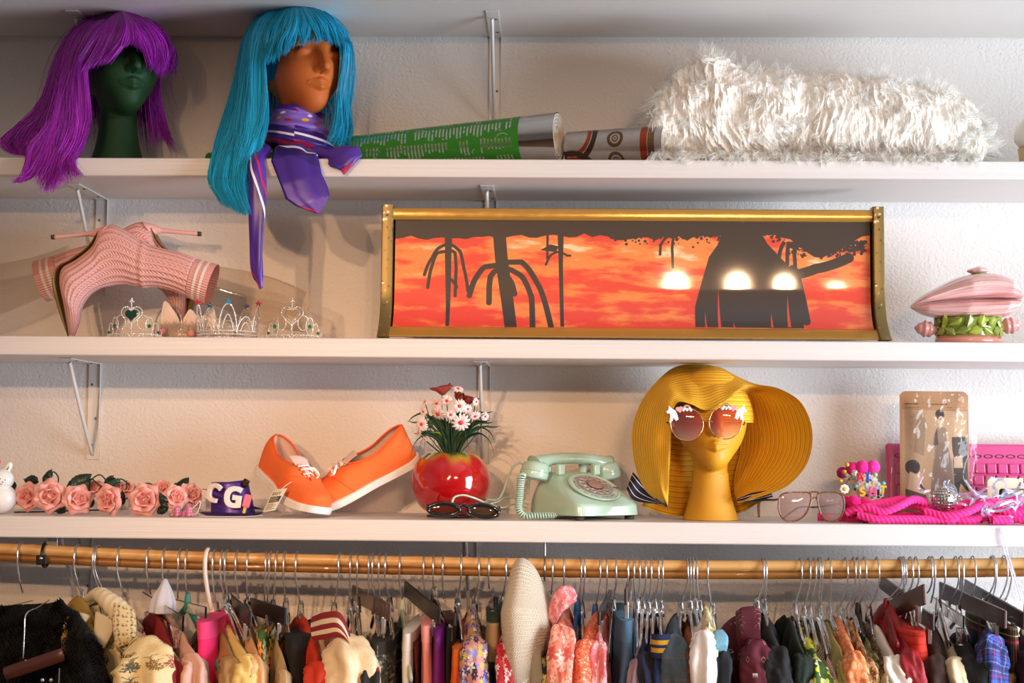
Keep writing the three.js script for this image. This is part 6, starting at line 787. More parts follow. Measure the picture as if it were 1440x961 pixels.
{ // letter charm beanie
  const o = on1(1213, 0.17), t = thing('charm_cap', 'small cap covered with pink pompoms, beads and toy letters', 'decorated cap', o), Z6 = (x, y, z) => W(1040 + x / 6.545, 630 + y / 6.545, z).sub(o), rnd = RNG(61);
  part(t, 'cap', surf(32, 16, (u, v) => { const a = u * 2 * PI, b = v * PI / 2; return [cos(b) * sin(a) * 0.043, 0.022 + sin(b) * 0.074, cos(b) * cos(a) * 0.039]; }), M('#cfb7a0', 0.7)); part(t, 'cap_rim', at(lathe([[0.038, 0], [0.042, 0.004], [0.041, 0.023], [0.036, 0.024]], 32), 0, 0.0015, 0, 0, 0, 0, [1, 1, 0.93]), M('#b08a78', 0.6));
  const pom = (x, y, z, r, c) => part(t, 'pompom', at(surf(24, 16, (u, v) => { const a = u * 2 * PI, b = v * PI, q = r * (1 + 0.09 * noise(sin(a) * sin(b) * 7, cos(b) * 7, cos(a) * sin(b) * 7)); return [q * sin(b) * sin(a), q * cos(b), q * sin(b) * cos(a)]; }), ...Z6(x, y, z).toArray()), M(c, 1, 0, { sheen: 0.6, sheenColor: C('#ff8ad0') }));
  pom(1035, 190, 0.175, 0.0125, '#d81872'); pom(1128, 182, 0.18, 0.0135, '#f02a94'); pom(1228, 180, 0.18, 0.0135, '#f53aa2'); pom(945, 230, 0.165, 0.011, '#b0125a'); pom(1050, 505, 0.235, 0.0135, '#f0187c'); pom(1155, 520, 0.225, 0.0125, '#e8146e'); pom(1030, 590, 0.235, 0.0125, '#c00f58'); pom(975, 500, 0.22, 0.0125, '#e0156c');
  const L = (ch, x, y, s, c, z, rz = 0) => part(t, 'toy_letter', at(letter(ch, s, 0.004), ...Z6(x, y, z).toArray(), 0, 0, rz), M(c, 0.25, 0, { clearcoat: 0.5 }), `toy letter ${ch}`);
  L('A', 1110, 270, 0.0155, '#d01f2e', 0.212, 0.05); L('I', 1180, 265, 0.0165, '#2352c4', 0.212); L('S', 1128, 405, 0.0165, '#f0b73a', 0.222, 0.1); L('H', 1225, 405, 0.017, '#f05a9c', 0.22, -0.1); L('!', 1276, 425, 0.015, '#1c1818', 0.218); L('T', 1318, 390, 0.0165, '#f2c53c', 0.212, -0.08);
  for (let i = 0; i < 150; i++) { const a = (rnd() - 0.5) * 3.6, b = rnd() * 1.2, p = V(cos(b) * sin(a) * 0.0435, 0.02 + sin(b) * 0.0745, cos(b) * cos(a) * 0.0395); const m = part(t, 'bead', rnd() < 0.5 ? beadA : beadB, beadM[floor(rnd() * 8)]); m.position.copy(p); m.rotation.set(rnd() * 3, rnd() * 3, 0); }
  const fl = Z6(965, 380, 0.222); for (let i = 0; i < 8; i++) { const a = i / 8 * 2 * PI; part(t, 'flower_petal', ball(fl.x + cos(a) * 0.0058, fl.y + sin(a) * 0.0058, fl.z, [0.0036, 0.0036, 0.002], 10, 8), M('#f5ece2', 0.4)); } part(t, 'flower_centre', ball(fl.x, fl.y, fl.z + 0.001, [0.0042, 0.0042, 0.003], 12, 8), M('#e9b526', 0.4));
  for (const [x, y, c] of [[930, 305, '#d9a62a'], [990, 155, '#d8a020'], [965, 220, '#c99a22'], [985, 250, '#9aa878'], [1250, 250, '#a8d890'], [1325, 330, '#7cc8d0'], [1070, 355, '#6fc0c8'], [1330, 470, '#c02838']]) part(t, 'button', ball(...Z6(x, y, 0.2).toArray(), [0.0045, 0.0042, 0.004], 12, 8), M(c, 0.25)); part(t, 'clear_gem', at(new THREE.IcosahedronGeometry(0.008, 0), ...Z6(1060, 240, 0.205).toArray()), new THREE.MeshPhysicalMaterial({ color: C('#f2e6e0'), roughness: 0.08, transmission: 0.4, thickness: 0.01, flatShading: true }));
}
{ // thick pink rope heaped along the shelf
  const o = on1(1320, 0.22), t = thing('pink_rope', 'heap of thick hot pink twisted rope', 'rope', o), rm = M('#fb2c8a', 0.8, 0, { sheen: 0.5, sheenColor: C('#ff86c4') }), r0 = 0.0078, P = (a) => a.map(([x, y, z]) => { const p = W(x, y, z).sub(o); p.y = max(p.y, r0 + 0.001); return p; });
  const twisted = (pts, r = r0) => { const c = crv(pts), n = Math.round(c.getLength() / 0.0022), S = []; for (let i = 0; i <= n; i++) S.push(c.getPointAt(i / n)); return surf(18, n, (u, v) => { const i = Math.round(v * n), p = S[i].clone(), T = S[min(n, i + 1)].clone().sub(S[max(0, i - 1)]).normalize(), N = V(0.1, 0.3, 1).addScaledVector(T, -V(0.1, 0.3, 1).dot(T)).normalize(), B = T.clone().cross(N), a = u * 2 * PI, tw = i * 0.0022 / 0.017 * 2 * PI, q = r * (0.84 + 0.2 * abs(cos(1.5 * (a - tw * 0.66)))); return p.addScaledVector(N, cos(a) * q).addScaledVector(B, sin(a) * q); }); };
  const paths = [
    [[1150, 728, 0.2], [1180, 728, 0.21], [1205, 732, 0.235], [1222, 735, 0.25], [1210, 722, 0.25], [1222, 712, 0.24], [1250, 706, 0.225], [1272, 702, 0.21]],
    [[1206, 724, 0.262], [1230, 734, 0.272], [1262, 734, 0.272], [1290, 732, 0.27], [1320, 733, 0.268], [1340, 734, 0.27], [1345, 724, 0.262], [1330, 722, 0.245]],
    [[1255, 716, 0.225], [1280, 710, 0.22], [1300, 716, 0.235], [1322, 726, 0.245], [1345, 736, 0.262], [1372, 731, 0.262], [1395, 718, 0.25], [1410, 708, 0.23], [1440, 702, 0.22], [1470, 700, 0.21]],
    [[1378, 737, 0.25], [1385, 726, 0.24], [1410, 724, 0.25], [1440, 732, 0.26], [1470, 735, 0.26]], [[1275, 706, 0.195], [1310, 714, 0.195], [1350, 720, 0.2], [1400, 712, 0.2], [1450, 712, 0.2]],
    [[1190, 722, 0.25], [1215, 714, 0.262], [1240, 720, 0.27], [1262, 713, 0.268], [1285, 703, 0.25], [1302, 707, 0.24]], [[1300, 720, 0.262], [1330, 726, 0.274], [1360, 720, 0.274], [1380, 711, 0.262], [1402, 704, 0.25]], [[1340, 715, 0.24], [1365, 708, 0.24], [1395, 714, 0.252], [1420, 721, 0.262], [1460, 719, 0.262]],
    [[1390, 737, 0.272], [1405, 730, 0.272], [1420, 733, 0.275], [1412, 738, 0.276], [1395, 738, 0.277]], [[1180, 735, 0.17], [1240, 728, 0.18], [1290, 726, 0.19], [1350, 730, 0.19], [1420, 728, 0.19], [1470, 728, 0.2]],
  ];
  paths.forEach((p) => part(t, 'rope_length', twisted(P(p)), rm));
}
{ // small mirror ball and iridescent tinsel
  const o = W(1327, 702, 0.245), t = thing('mirror_ball', 'tiny mirror ball resting on the pink rope', 'mirror ball', o); part(t, 'core', ball(0, 0, 0, 0.0225, 24, 16), M('#8b857d', 0.4, 0.6));
  const cell = box(0.0044, 0.0044, 0.0012, 0.0003, 1), mir = M('#e6e0d8', 0.06, 1); for (let j = 1; j < 12; j++) { const b = j / 12 * PI, n = max(4, Math.round(28 * sin(b))); for (let i = 0; i < n; i++) { const a = i / n * 2 * PI; if (cos(a) * sin(b) < -0.2) continue; const m = part(t, 'mirror_tile', cell, mir); m.position.set(sin(b) * sin(a) * 0.0228, cos(b) * 0.0228, sin(b) * cos(a) * 0.0228); m.rotation.set(-(PI / 2 - b), a, 0, 'YXZ'); } }
  const ti = thing('iridescent_tinsel', 'tangle of clear iridescent tinsel draped over the pink rope', 'tinsel', on1(1390, 0.22)), rnd = RNG(71), ims = ['#f2eefc', '#e4f2ff', '#fbe6f6'].map((c) => new THREE.MeshPhysicalMaterial({ color: C(c), transmission: 0.8, roughness: 0.05, thickness: 0, ior: 1.7, iridescence: 1, iridescenceIOR: 1.6, clearcoat: 1, side: THREE.DoubleSide }));
  for (let i = 0; i < 46; i++) { const px = 1290 + 160 * pow(rnd(), 0.8), a = W(px, 690 + 36 * rnd(), 0.23 + 0.05 * rnd()), pts = [a]; let d = rnd() * 6; for (let k = 0; k < 4; k++) { d += (rnd() - 0.5) * 2.4; const q = pts[k].clone().add(V(cos(d) * 0.016, sin(d) * 0.01, (rnd() - 0.5) * 0.012)); q.y = max(q.y, Y1 + 0.014); q.z = clamp(q.z, 0.2, 0.292); pts.push(q); } part(ti, 'tinsel_strip', sweep(pts.map((p) => p.clone().sub(ti.position)), 0.0028, 16, 5, { flat: 0.12 }), ims[i % 3]); }
  for (const pts of [[[1405, 742, 0.292], [1409, 752, 0.296], [1412, 765, 0.297], [1417, 782, 0.296], [1426, 812, 0.296], [1436, 845, 0.296]]]) part(ti, 'tinsel_strip', sweep(pts.map((p) => W(...p).sub(ti.position)), 0.0042, 30, 5, { flat: 0.15 }), ims[0]);
}
// ---------------------------------------------------------------- bamboo rail
const ZR = 0.25, railY = (px) => plS([[-120, 772], [0, 777], [240, 787.5], [500, 794], [720, 798], [1000, 801.5], [1240, 800.5], [1440, 798], [1560, 796]], px);
const railPt = (px, dy = 0) => { const p = W(px, railY(px), ZR); p.y += dy; return p; };
{
  const cane = (name, label, dy, dz, r, c1, c2, nodes) => {
    const grain = canvasTex(512, 64, (g, w, h) => { g.fillStyle = c1; g.fillRect(0, 0, w, h); const q = RNG(c1.length + nodes[0]); for (let i = 0; i < 420; i++) { g.fillStyle = q() < 0.5 ? c2 : c1; g.globalAlpha = 0.25 + 0.4 * q(); g.fillRect(q() * w, q() * h, 30 + q() * 120, 1); } g.globalAlpha = 1; });
    grain.rotation = PI / 2; grain.repeat.set(1, 3); const t = thing(name, label, 'clothes rail', railPt(720, dy)), N = 150, P = Array.from({ length: N + 1 }, (_, i) => railPt(-110 + i / N * 1660, dy).add(V(0, 0, dz)).sub(t.position)), nx = nodes.map((n) => (n + 110) / 1660);
    part(t, 'cane', sweep(P, (s) => r * (1 + nx.reduce((a, n) => a + 0.1 * exp(-pow((s - n) / 0.0028, 2)) - 0.05 * exp(-pow((s - n) / 0.0012, 2)), 0)), 600, 20, { up: V(0, 1, 0) }), new THREE.MeshPhysicalMaterial({ map: grain, roughness: 0.4, clearcoat: 0.25, side: THREE.DoubleSide }));
    for (const n of nodes) { const p = railPt(n, dy).add(V(0, 0, dz)).sub(t.position), q = railPt(n + 4, dy).add(V(0, 0, dz)).sub(t.position); part(t, 'node_ring', sweep([p, q], r * 1.035, 1, 20, { raw: true }), M('#8a5f30', 0.6), 'darker node ring'); }
  };
  cane('bamboo_rail', 'pale honey coloured bamboo cane of the clothes rail', 0.0075, 0.002, 0.0102, '#d9a868', '#bb8546', [46, 212, 372, 587, 822, 1046, 1241, 1405]);
  cane('bamboo_rail', 'darker brown bamboo cane lashed below the pale one', -0.0095, -0.001, 0.0082, '#8f5c22', '#74470f', [120, 300, 552, 803, 980, 1180, 1350]);
  const steel = M('#b9b4ae', 0.25, 0.95);
  { const p = railPt(766), t = thing('eye_screw', 'steel eye screw holding the bamboo rail under the shelf', 'screw hook', V(p.x, SH[1][1], ZR)); const d = SH[1][1] - p.y; part(t, 'shank', merge([rod(V(0, -d + 0.018, 0), V(0, -0.0004, 0), 0.0022, 8), ...Array.from({ length: 7 }, (_, i) => at(new THREE.TorusGeometry(0.0023, 0.0006, 5, 12), 0, -0.004 - i * 0.0028, 0, PI / 2))]), steel); part(t, 'ring', at(new THREE.TorusGeometry(0.0225, 0.0018, 8, 32), 0, -d - 0.002, 0, 0, PI / 2, 0), steel); }
  { const p = railPt(64), t = thing('rail_clip', 'black metal clip fixed to the bamboo rail below a steel plate', 'rail clip', V(p.x, p.y, ZR)); part(t, 'clip', merge([at(new THREE.TorusGeometry(0.0225, 0.003, 8, 28), 0, -0.001, 0, 0, PI / 2), box(0.02, 0.018, 0.005, 0.002).translate(0, -0.009, 0.0235)]), M('#1d1a1a', 0.35, 0.4)); part(t, 'clip_screw', ball(0, -0.006, 0.0265, [0.0035, 0.0035, 0.002], 12, 8), steel); part(t, 'steel_plate', merge([box(0.022, 0.0022, 0.026, 0.0006).translate(0.012, SH[1][1] - p.y - 0.0015, -0.01), box(0.022, 0.018, 0.002, 0.0006).translate(0.012, SH[1][1] - p.y - 0.0105, 0.002)]), steel, 'bright steel plate under the shelf'); }
}
// ---------------------------------------------------------------- hangers
const hookSteel = M('#e6e4e6', 0.22, 0.9), clearP = new THREE.MeshPhysicalMaterial({ color: C('#fbf8f5'), transmission: 1, roughness: 0.06, thickness: 0.003, ior: 1.42, side: THREE.DoubleSide }), HM = { wood: M('#4a2419', 0.35, 0, { clearcoat: 0.4 }), black: M('#191616', 0.35), white: M('#e9ddd0', 0.4), teal: M('#2f8a80', 0.4), blue: M('#1d5f9e', 0.35), sage: M('#b3bba6', 0.4), red: M('#8d1822', 0.4), darkwood: M('#2f1a16', 0.35, 0, { clearcoat: 0.4 }), tan: M('#c49a6a', 0.5) };
const flatBar = (pts, w, th, n = 24) => sweep(pts, w, n, 10, { flat: th / w });
// hook: from the neck up, over both canes and down behind
function hookGeo(px, neck, o, r = 0.0016) {
  const b = railPt(px), L = (y, z) => V(b.x, b.y + y, ZR + z).sub(o), nk = neck.clone().sub(o);
  return sweep([nk, nk.clone().lerp(L(-0.03, 0.014), 0.45).add(V(0, 0, 0.004)), L(-0.022, 0.019), L(0.0, 0.0225), L(0.0135, 0.017), L(0.0215, 0.003), L(0.0185, -0.0105), L(0.008, -0.019), L(-0.006, -0.021)], r, 44, 7);
}
let hangerCount = 0;
function hanger(kind, px, nk, tip, label, { zt = 0.36, hook = 0.0016, hookMat = hookSteel, w = 0.005, th = 0.0035, flatFace = false } = {}) {
  const neck = W(nk[0], nk[1], ZR), o = railPt(px), t = thing(kind === 'clear' ? 'clear_hanger' : kind + '_hanger', label, 'hanger', o, kind === 'clear' ? 'clear plastic hangers on the bamboo rail' : 'coloured and wooden hangers on the bamboo rail');
  part(t, 'hook', hookGeo(px, neck, o, hook), hookMat, 'steel hook');
  const T = W(tip[0], tip[1], zt).sub(o), n = neck.clone().sub(o), d = T.clone().sub(n), m = kind === 'clear' ? clearP : HM[kind], B = V(n.x - d.x * 0.9, T.y, n.z - d.z * 0.92);
  B.z = max(B.z, 0.03 - ZR);
  part(t, 'neck', sweep([n.clone().add(V(0, 0.006, 0)), n.clone().add(V(0, -0.006, 0)), n.clone().add(V(0, -0.026, 0))], (s) => 0.0042 + 0.0035 * s, 8, 12, { flat: 0.7 }), m);
  for (const E of [T, B]) { const k = E.clone().sub(n); part(t, 'arm', flatBar([n.clone().add(V(0, -0.02, 0)), n.clone().add(V(k.x * 0.18, k.y * 0.2 - 0.014, k.z * 0.18)), n.clone().add(V(k.x * 0.55, k.y * 0.55 - 0.012, k.z * 0.55)), n.clone().add(V(k.x * 0.97, k.y * 0.97 - 0.012, k.z * 0.97))], 0.0085, 0.0042), m); }
  return { t, neck, o };
}
// straight bar hanger (trouser / skirt hanger) whose bar runs from near the wall to the front, with clips
function barHanger(kind, px, nk, back, front, label, { h = 0.014, th = 0.006, clips = true } = {}) {
  const neck = W(nk[0], nk[1], ZR), o = railPt(px), t = thing(kind === 'clear' ? 'clear_bar_hanger' : kind + '_bar_hanger', label, 'hanger', o, 'bar hangers with clips on the bamboo rail'), m = kind === 'clear' ? clearP : HM[kind];
  part(t, 'hook', hookGeo(px, neck, o), hookSteel, 'steel hook'); const A = W(...back).sub(o), B = W(...front).sub(o);
  const dir = B.clone().sub(A), side = V(dir.z, 0, -dir.x).normalize(), len = dir.length();
  const g = kind === 'clear' ? box(0.004, h * 1.3, len, 0.0019, 3) : box(th, h * 2, len, 0.002, 2); const mt = new THREE.Matrix4().makeBasis(side, V().crossVectors(dir.clone().normalize(), side), dir.clone().normalize()); g.applyMatrix4(mt); const c = A.clone().lerp(B, 0.5); g.translate(c.x, c.y, c.z); part(t, 'bar', g, m);
  if (clips) for (const f of [0.86, 0.14]) { const p = A.clone().lerp(B, f); part(t, 'clip', merge([box(0.007, 0.03, 0.022, 0.001).translate(p.x, p.y - h - 0.012, p.z), rod(p.clone().add(V(0, -h, 0)), p.clone().add(V(0, -h - 0.012, 0)), 0.0014, 6)]), kind === 'clear' ? clearP : hookSteel); }
  return { t, neck, o };
}
// ---------------------------------------------------------------- cloth
const clothBump = dataTex(128, 128, (u, v) => 0.5 + 0.3 * sin(u * 2 * PI * 30) * 0.5 + 0.3 * sin(v * 2 * PI * 30) * 0.5 + 0.3 * tileN(u, v, 20, 4), [8, 8]);
const solid = (c, r = 0.85, extra = {}) => M(c, r, 0, { bumpMap: clothBump, bumpScale: 0.0005, ...extra });
const printed = (draw, rep = [3, 3], rough = 0.8, extra = {}) => new THREE.MeshPhysicalMaterial({ map: canvasTex(256, 256, draw, rep), roughness: rough, bumpMap: clothBump, bumpScale: 0.0004, side: THREE.DoubleSide, ...extra });
const floral = (bg, cols, n, size, seed) => (g, w, h) => { g.fillStyle = bg; g.fillRect(0, 0, w, h); const r = RNG(seed); for (let i = 0; i < n; i++) { const x = r() * w, y = r() * h, s = size * (0.5 + r()), c = cols[floor(r() * cols.length)], k = 5 + floor(r() * 3), a0 = r() * 6; for (const [ox, oy] of [[0, 0], [w, 0], [-w, 0], [0, h], [0, -h]]) { g.fillStyle = c; for (let j = 0; j < k; j++) { const a = a0 + j / k * 6.283; g.beginPath(); g.ellipse(x + ox + cos(a) * s * 0.6, y + oy + sin(a) * s * 0.6, s * 0.5, s * 0.26, a, 0, 7); g.fill(); } g.fillStyle = bg; g.beginPath(); g.arc(x + ox, y + oy, s * 0.2, 0, 7); g.fill(); } } };
const stripes = (list) => (g, w, h) => { let y = 0; const sum = list.reduce((a, [, k]) => a + k, 0); for (const [c, k] of list) { g.fillStyle = c; g.fillRect(0, y, w, k / sum * h + 1); y += k / sum * h; } };
const plaid = (bg, l) => (g, w, h) => { g.fillStyle = bg; g.fillRect(0, 0, w, h); for (const [p, k, c, a] of l) { g.globalAlpha = a; g.fillStyle = c; g.fillRect(p * w, 0, k * w, h); g.fillRect(0, p * h, w, k * h); } g.globalAlpha = 1; };
const speck = (bg, cols, n, s, seed) => (g, w, h) => { g.fillStyle = bg; g.fillRect(0, 0, w, h); const r = RNG(seed); for (let i = 0; i < n; i++) { g.fillStyle = cols[floor(r() * cols.length)]; g.fillRect(r() * w, r() * h, s * (0.4 + r()), s * (0.4 + r()) * 0.6); } };
// a garment hanging from a hanger, seen from its shoulder end: neck and shoulder tip in px, th = thickness in m
function shirt(name, label, category, mat, nk, tip, { th = 0.034, zt = 0.44, len = 0.6, sleeve = 0.032, cuff, collar, group = 'clothes hanging on the bamboo rail', seed = 1, up = 0.004, puff = 0, fold = 0.007, sleeveMat, keep = false } = {}) {
  if (!keep && (nk[0] < 470 || (nk[0] > 1090 && nk[0] < 1300))) { const nat = 0.068 * (nk[0] - 774); tip = [nk[0] + max(tip[0] - nk[0], nk[0] > 1090 ? nat : 22), max(tip[1], nk[1] + 56)]; }
  const neck = W(nk[0], nk[1], ZR), tp = W(tip[0], tip[1], zt), o = V(neck.x, neck.y, ZR), t = thing(name, label, category, o, group), d = tp.clone().sub(neck), drop = max(0.01, -d.y);
  const zb = max(-0.92, -(ZR - 0.035) / d.z);
  const f = (u, v) => { const a = lerp(zb, 1, v), s = abs(2 * u - 1), sg = u < 0.5 ? -1 : 1, e = pow(max(0, 1 - pow(abs(a), 5)), 0.5) * 0.9 + 0.1, h = th * 0.5 * (0.45 + 0.55 * smooth(0, 0.2, abs(a))) * e, ry = -drop * pow(abs(a), 1.15) + up - 0.008 * smooth(0.14, 0, abs(a)), y = ry - len * pow(s, 1.6), q = 1 - exp(-s * 7); return V(d.x * a + sg * h * q * (1 + puff * s) + fold * noise(a * 5 + seed, s * 3, seed) * (0.4 + s * 2) + fold * 0.8 * sin(a * 17 + seed * 2 + s * 5) * smooth(0.03, 0.25, s), y, d.z * a + fold * noise(s * 6, a * 4, seed + 5) * s); };
  part(t, 'body', surf(48, 56, f, 1.8, 1.0), mat);
  if (sleeve) { const sp = d.clone().add(V(0, up - 0.004, 0)), nz = (k) => fold * 1.6 * noise(k * 3, seed, 2); part(t, 'sleeve', sweep([sp.clone().multiplyScalar(0.84).add(V(0, -0.024, 0)), sp.clone().add(V(0, -0.02, -0.004)), sp.clone().add(V(d.x * 0.08 + nz(1), -0.06, 0.016)), sp.clone().add(V(d.x * 0.12 + nz(2), -0.16, 0.022)), sp.clone().add(V(d.x * 0.13 + nz(3), -0.3, 0.02)), sp.clone().add(V(d.x * 0.13, -0.46, 0.016))], (s) => sleeve * (0.62 + 0.3 * smooth(0, 0.3, s)) * (1 - 0.08 * s), 56, 40, { flat: clamp(th * 0.62 / sleeve, 0.45, 1.05), up: V(0, 0.2, 1), su: 0.6, sv: 1.0, mod: (a, s) => { const c = cos(a), q = sin(a), e = pow(pow(abs(c), 3.2) + pow(abs(q), 3.2), -1 / 3.2); return 0.9 * e * (1 + smooth(0.04, 0.3, s) * (0.13 * sin(a * 4 + seed * 1.7 + s * 2.2 + noise(s * 4, seed) * 2) + 0.4 * noise(c * 1.6 + seed, q * 1.6, s * 5)) + 0.22 * noise(c * 3, q * 3 + seed, s * 26) * (1 - 0.6 * smooth(0, 0.5, s))); } }), sleeveMat || mat); }
  if (collar) part(t, 'collar', surf(40, 6, (u, v) => { const a = u * 2 * PI, r = 0.05 + 0.012 * v, lift = 0.03 * (1 - v) - 0.012 * v; return V(cos(a) * th * 0.55 * (1 + 0.5 * v) + d.x * 0.1 * sin(a), lift - 0.01 - drop * 0.22 * abs(sin(a)), sin(a) * r * 1.25); }, 0.4, 0.05), collar.isMaterial ? collar : mat);
  return t;
}
// something folded flat over or clipped below a bar: its front edge shows. top px at the front edge, width px
function clipped(name, label, category, mat, top, wpx, { zf = 0.41, zbk = 0.1, len = 0.55, dx = 0, band, bandH = 0.03, group = 'clothes hanging on the bamboo rail', seed = 3, round = 3 } = {}) {
  const a = W(top[0] - wpx / 2, top[1], zf), b = W(top[0] + wpx / 2, top[1], zf), o = a.clone().add(b).multiplyScalar(0.5), t = thing(name, label, category, o, group), hw = (b.x - a.x) / 2, dz = zbk - zf;
  const fn = (y0, y1, grow) => (u, v) => { const an = u * 2 * PI, e = 2 / round, cx = Math.sign(cos(an)) * pow(abs(cos(an)), e), cz = Math.sign(sin(an)) * pow(abs(sin(an)), e); const y = lerp(y0, y1, v), k = -y; const wv = 0.008 * noise(cz * 3 + seed, k * 6, seed) * min(1, k * 12) + 0.004 * sin(cz * 7 + seed + k * 8) * min(1, k * 9) + hw * 0.35 * cx * noise(cz * 2 + seed, k * 14, 3) * min(1, k * 20); return V(cx * (hw + grow) * (1 + 0.35 * smooth(0.02, 0.4, k)) + wv + dx * k + (-(cz - 1) / 2) * 0, y, dz / 2 - cz * dz / 2 * 1.0 + (grow ? 0 : 0)); };
  const lidded = (y0, y1, grow) => { const f = fn(y0, y1, grow); return surf(40, 24, (u, v) => { const j = Math.round(v * 24); if (j === 0) { const p = f(u, 0); return V(0, p.y, dz / 2); } return f(u, (j - 1) / 23); }, 0.8, 1.0); };
  part(t, 'cloth', lidded(0, -len, 0), mat); if (band) part(t, 'waistband', lidded(0.0008, -bandH, 0.0012), band);
  return t;
}
// ---------------------------------------------------------------- the clothes, from the left end of the rail
const G = 'clothes hanging on the bamboo rail', clr = (px, nk, tip, what, o) => hanger('clear', px, nk, tip, 'clear plastic hanger with a steel hook ' + what, o);
{ // black fur coat
  const nk = [32, 834], tip = [16, 890]; barHanger('clear', 30, nk, [46, 850, 0.2], [14, 858, 0.3], 'clear plastic hanger with a steel hook holding the black fur coat', { h: 0.012, clips: false });
  const p = W(52, 846, 0.24), o = V(p.x, p.y, 0.24), t = thing('fur_coat', 'shaggy black fur coat at the end of the rail', 'coat', o, G), m = M('#0b0909', 0.85, 0, { sheen: 0.3, sheenColor: C('#3a3230'), sheenRoughness: 0.5 });
  const A = W(-40, 872, 0.34).sub(o), B = W(86, 850, 0.35).sub(o), Cc = W(118, 885, 0.44).sub(o), D = W(147, 961, 0.47).sub(o);
  const ridge = crv([W(-110, 905, 0.3).sub(o), A, W(8, 852, 0.31).sub(o), W(52, 847, 0.32).sub(o), B, Cc, D, W(160, 1060, 0.48).sub(o)]), f = (u, v) => { const r = ridge.getPoint(v), an = u * PI, x = r.x * (1 + 0.02 * sin(an)), k = 1 - abs(cos(an)); return V(x, r.y - (1 - sin(an)) * 0.5 - 0.006, r.z - 0.02 + cos(an) * 0.085 + 0.006 * noise(r.x * 20, u * 6)); };
  part(t, 'coat_body', surf(40, 60, f), m);
  const tuft = merge([0, 1, 2, 3].map((i) => { const q = i * 1.6, dx = 0.0018 * cos(q), dz = 0.0018 * sin(q); return strandGeo([{ p: [V(dx, 0, dz), V(dx * 2, 0.008, dz * 2), V(dx * 2.2 + 0.002, 0.016, dz * 2 + 0.004)], r: 0.0006 }], 3, 3, 0.2); })), N = 9000, im = new THREE.InstancedMesh(tuft, m, N), r = RNG(500), mt = new THREE.Matrix4(), q = new THREE.Quaternion(); im.name = 'fur'; im.userData.kind = 'stuff';
  for (let i = 0; i < N; i++) { const u = 0.08 + 0.6 * r(), v = r(), pt = f(u, v), n = V(noise(pt.x * 30, pt.y * 30) * 1.2, 0.6 * sin(u * PI) - 0.5 + noise(pt.y * 30, pt.x * 30, 4), cos(u * PI) + 0.5).normalize(); q.setFromUnitVectors(V(0, 1, 0), n); mt.compose(pt, q, V(1, 0.7 + 0.6 * r(), 1)); im.setMatrixAt(i, mt); } t.add(im);
  // dark wooden clip hanger hooked on in front of the coat
  const h = W(36, 866, 0.42), w = thing('wood_bar_hanger', 'dark brown wooden hanger hanging against the black fur coat', 'hanger', h, 'bar hangers with clips on the bamboo rail'); part(w, 'hook', sweep([V(0.0, 0.014, -0.13), V(0.002, 0.008, -0.06), V(0, 0, 0), V(0, -0.03, 0.004), V(0.0, -0.075, 0.006)], 0.0014, 20, 6), hookSteel);
  const a = W(8, 948, 0.43).sub(h), b = W(90, 921, 0.45).sub(h); part(w, 'bar', flatBar([a, a.clone().lerp(b, 0.5), b], 0.0125, 0.007, 8), HM.wood); part(w, 'clip', merge([rod(W(84, 940, 0.455).sub(h), W(82, 990, 0.455).sub(h), 0.0016, 6), ball(...W(60, 957, 0.455).sub(h).toArray(), 0.004, 10, 8), ball(...W(72, 957, 0.455).sub(h).toArray(), 0.004, 10, 8)]), hookSteel);
}
clr(109, [115, 834], [100, 880], 'in the mustard jacket');
shirt('mustard_jacket', 'mustard velvet jacket half hidden by the black fur coat', 'jacket', solid('#9a7a30', 0.7, { sheen: 0.4, sheenColor: C('#d8b860') }), [112, 838], [112, 880], { th: 0.075, zt: 0.35, sleeve: 0.036, seed: 4, keep: true });
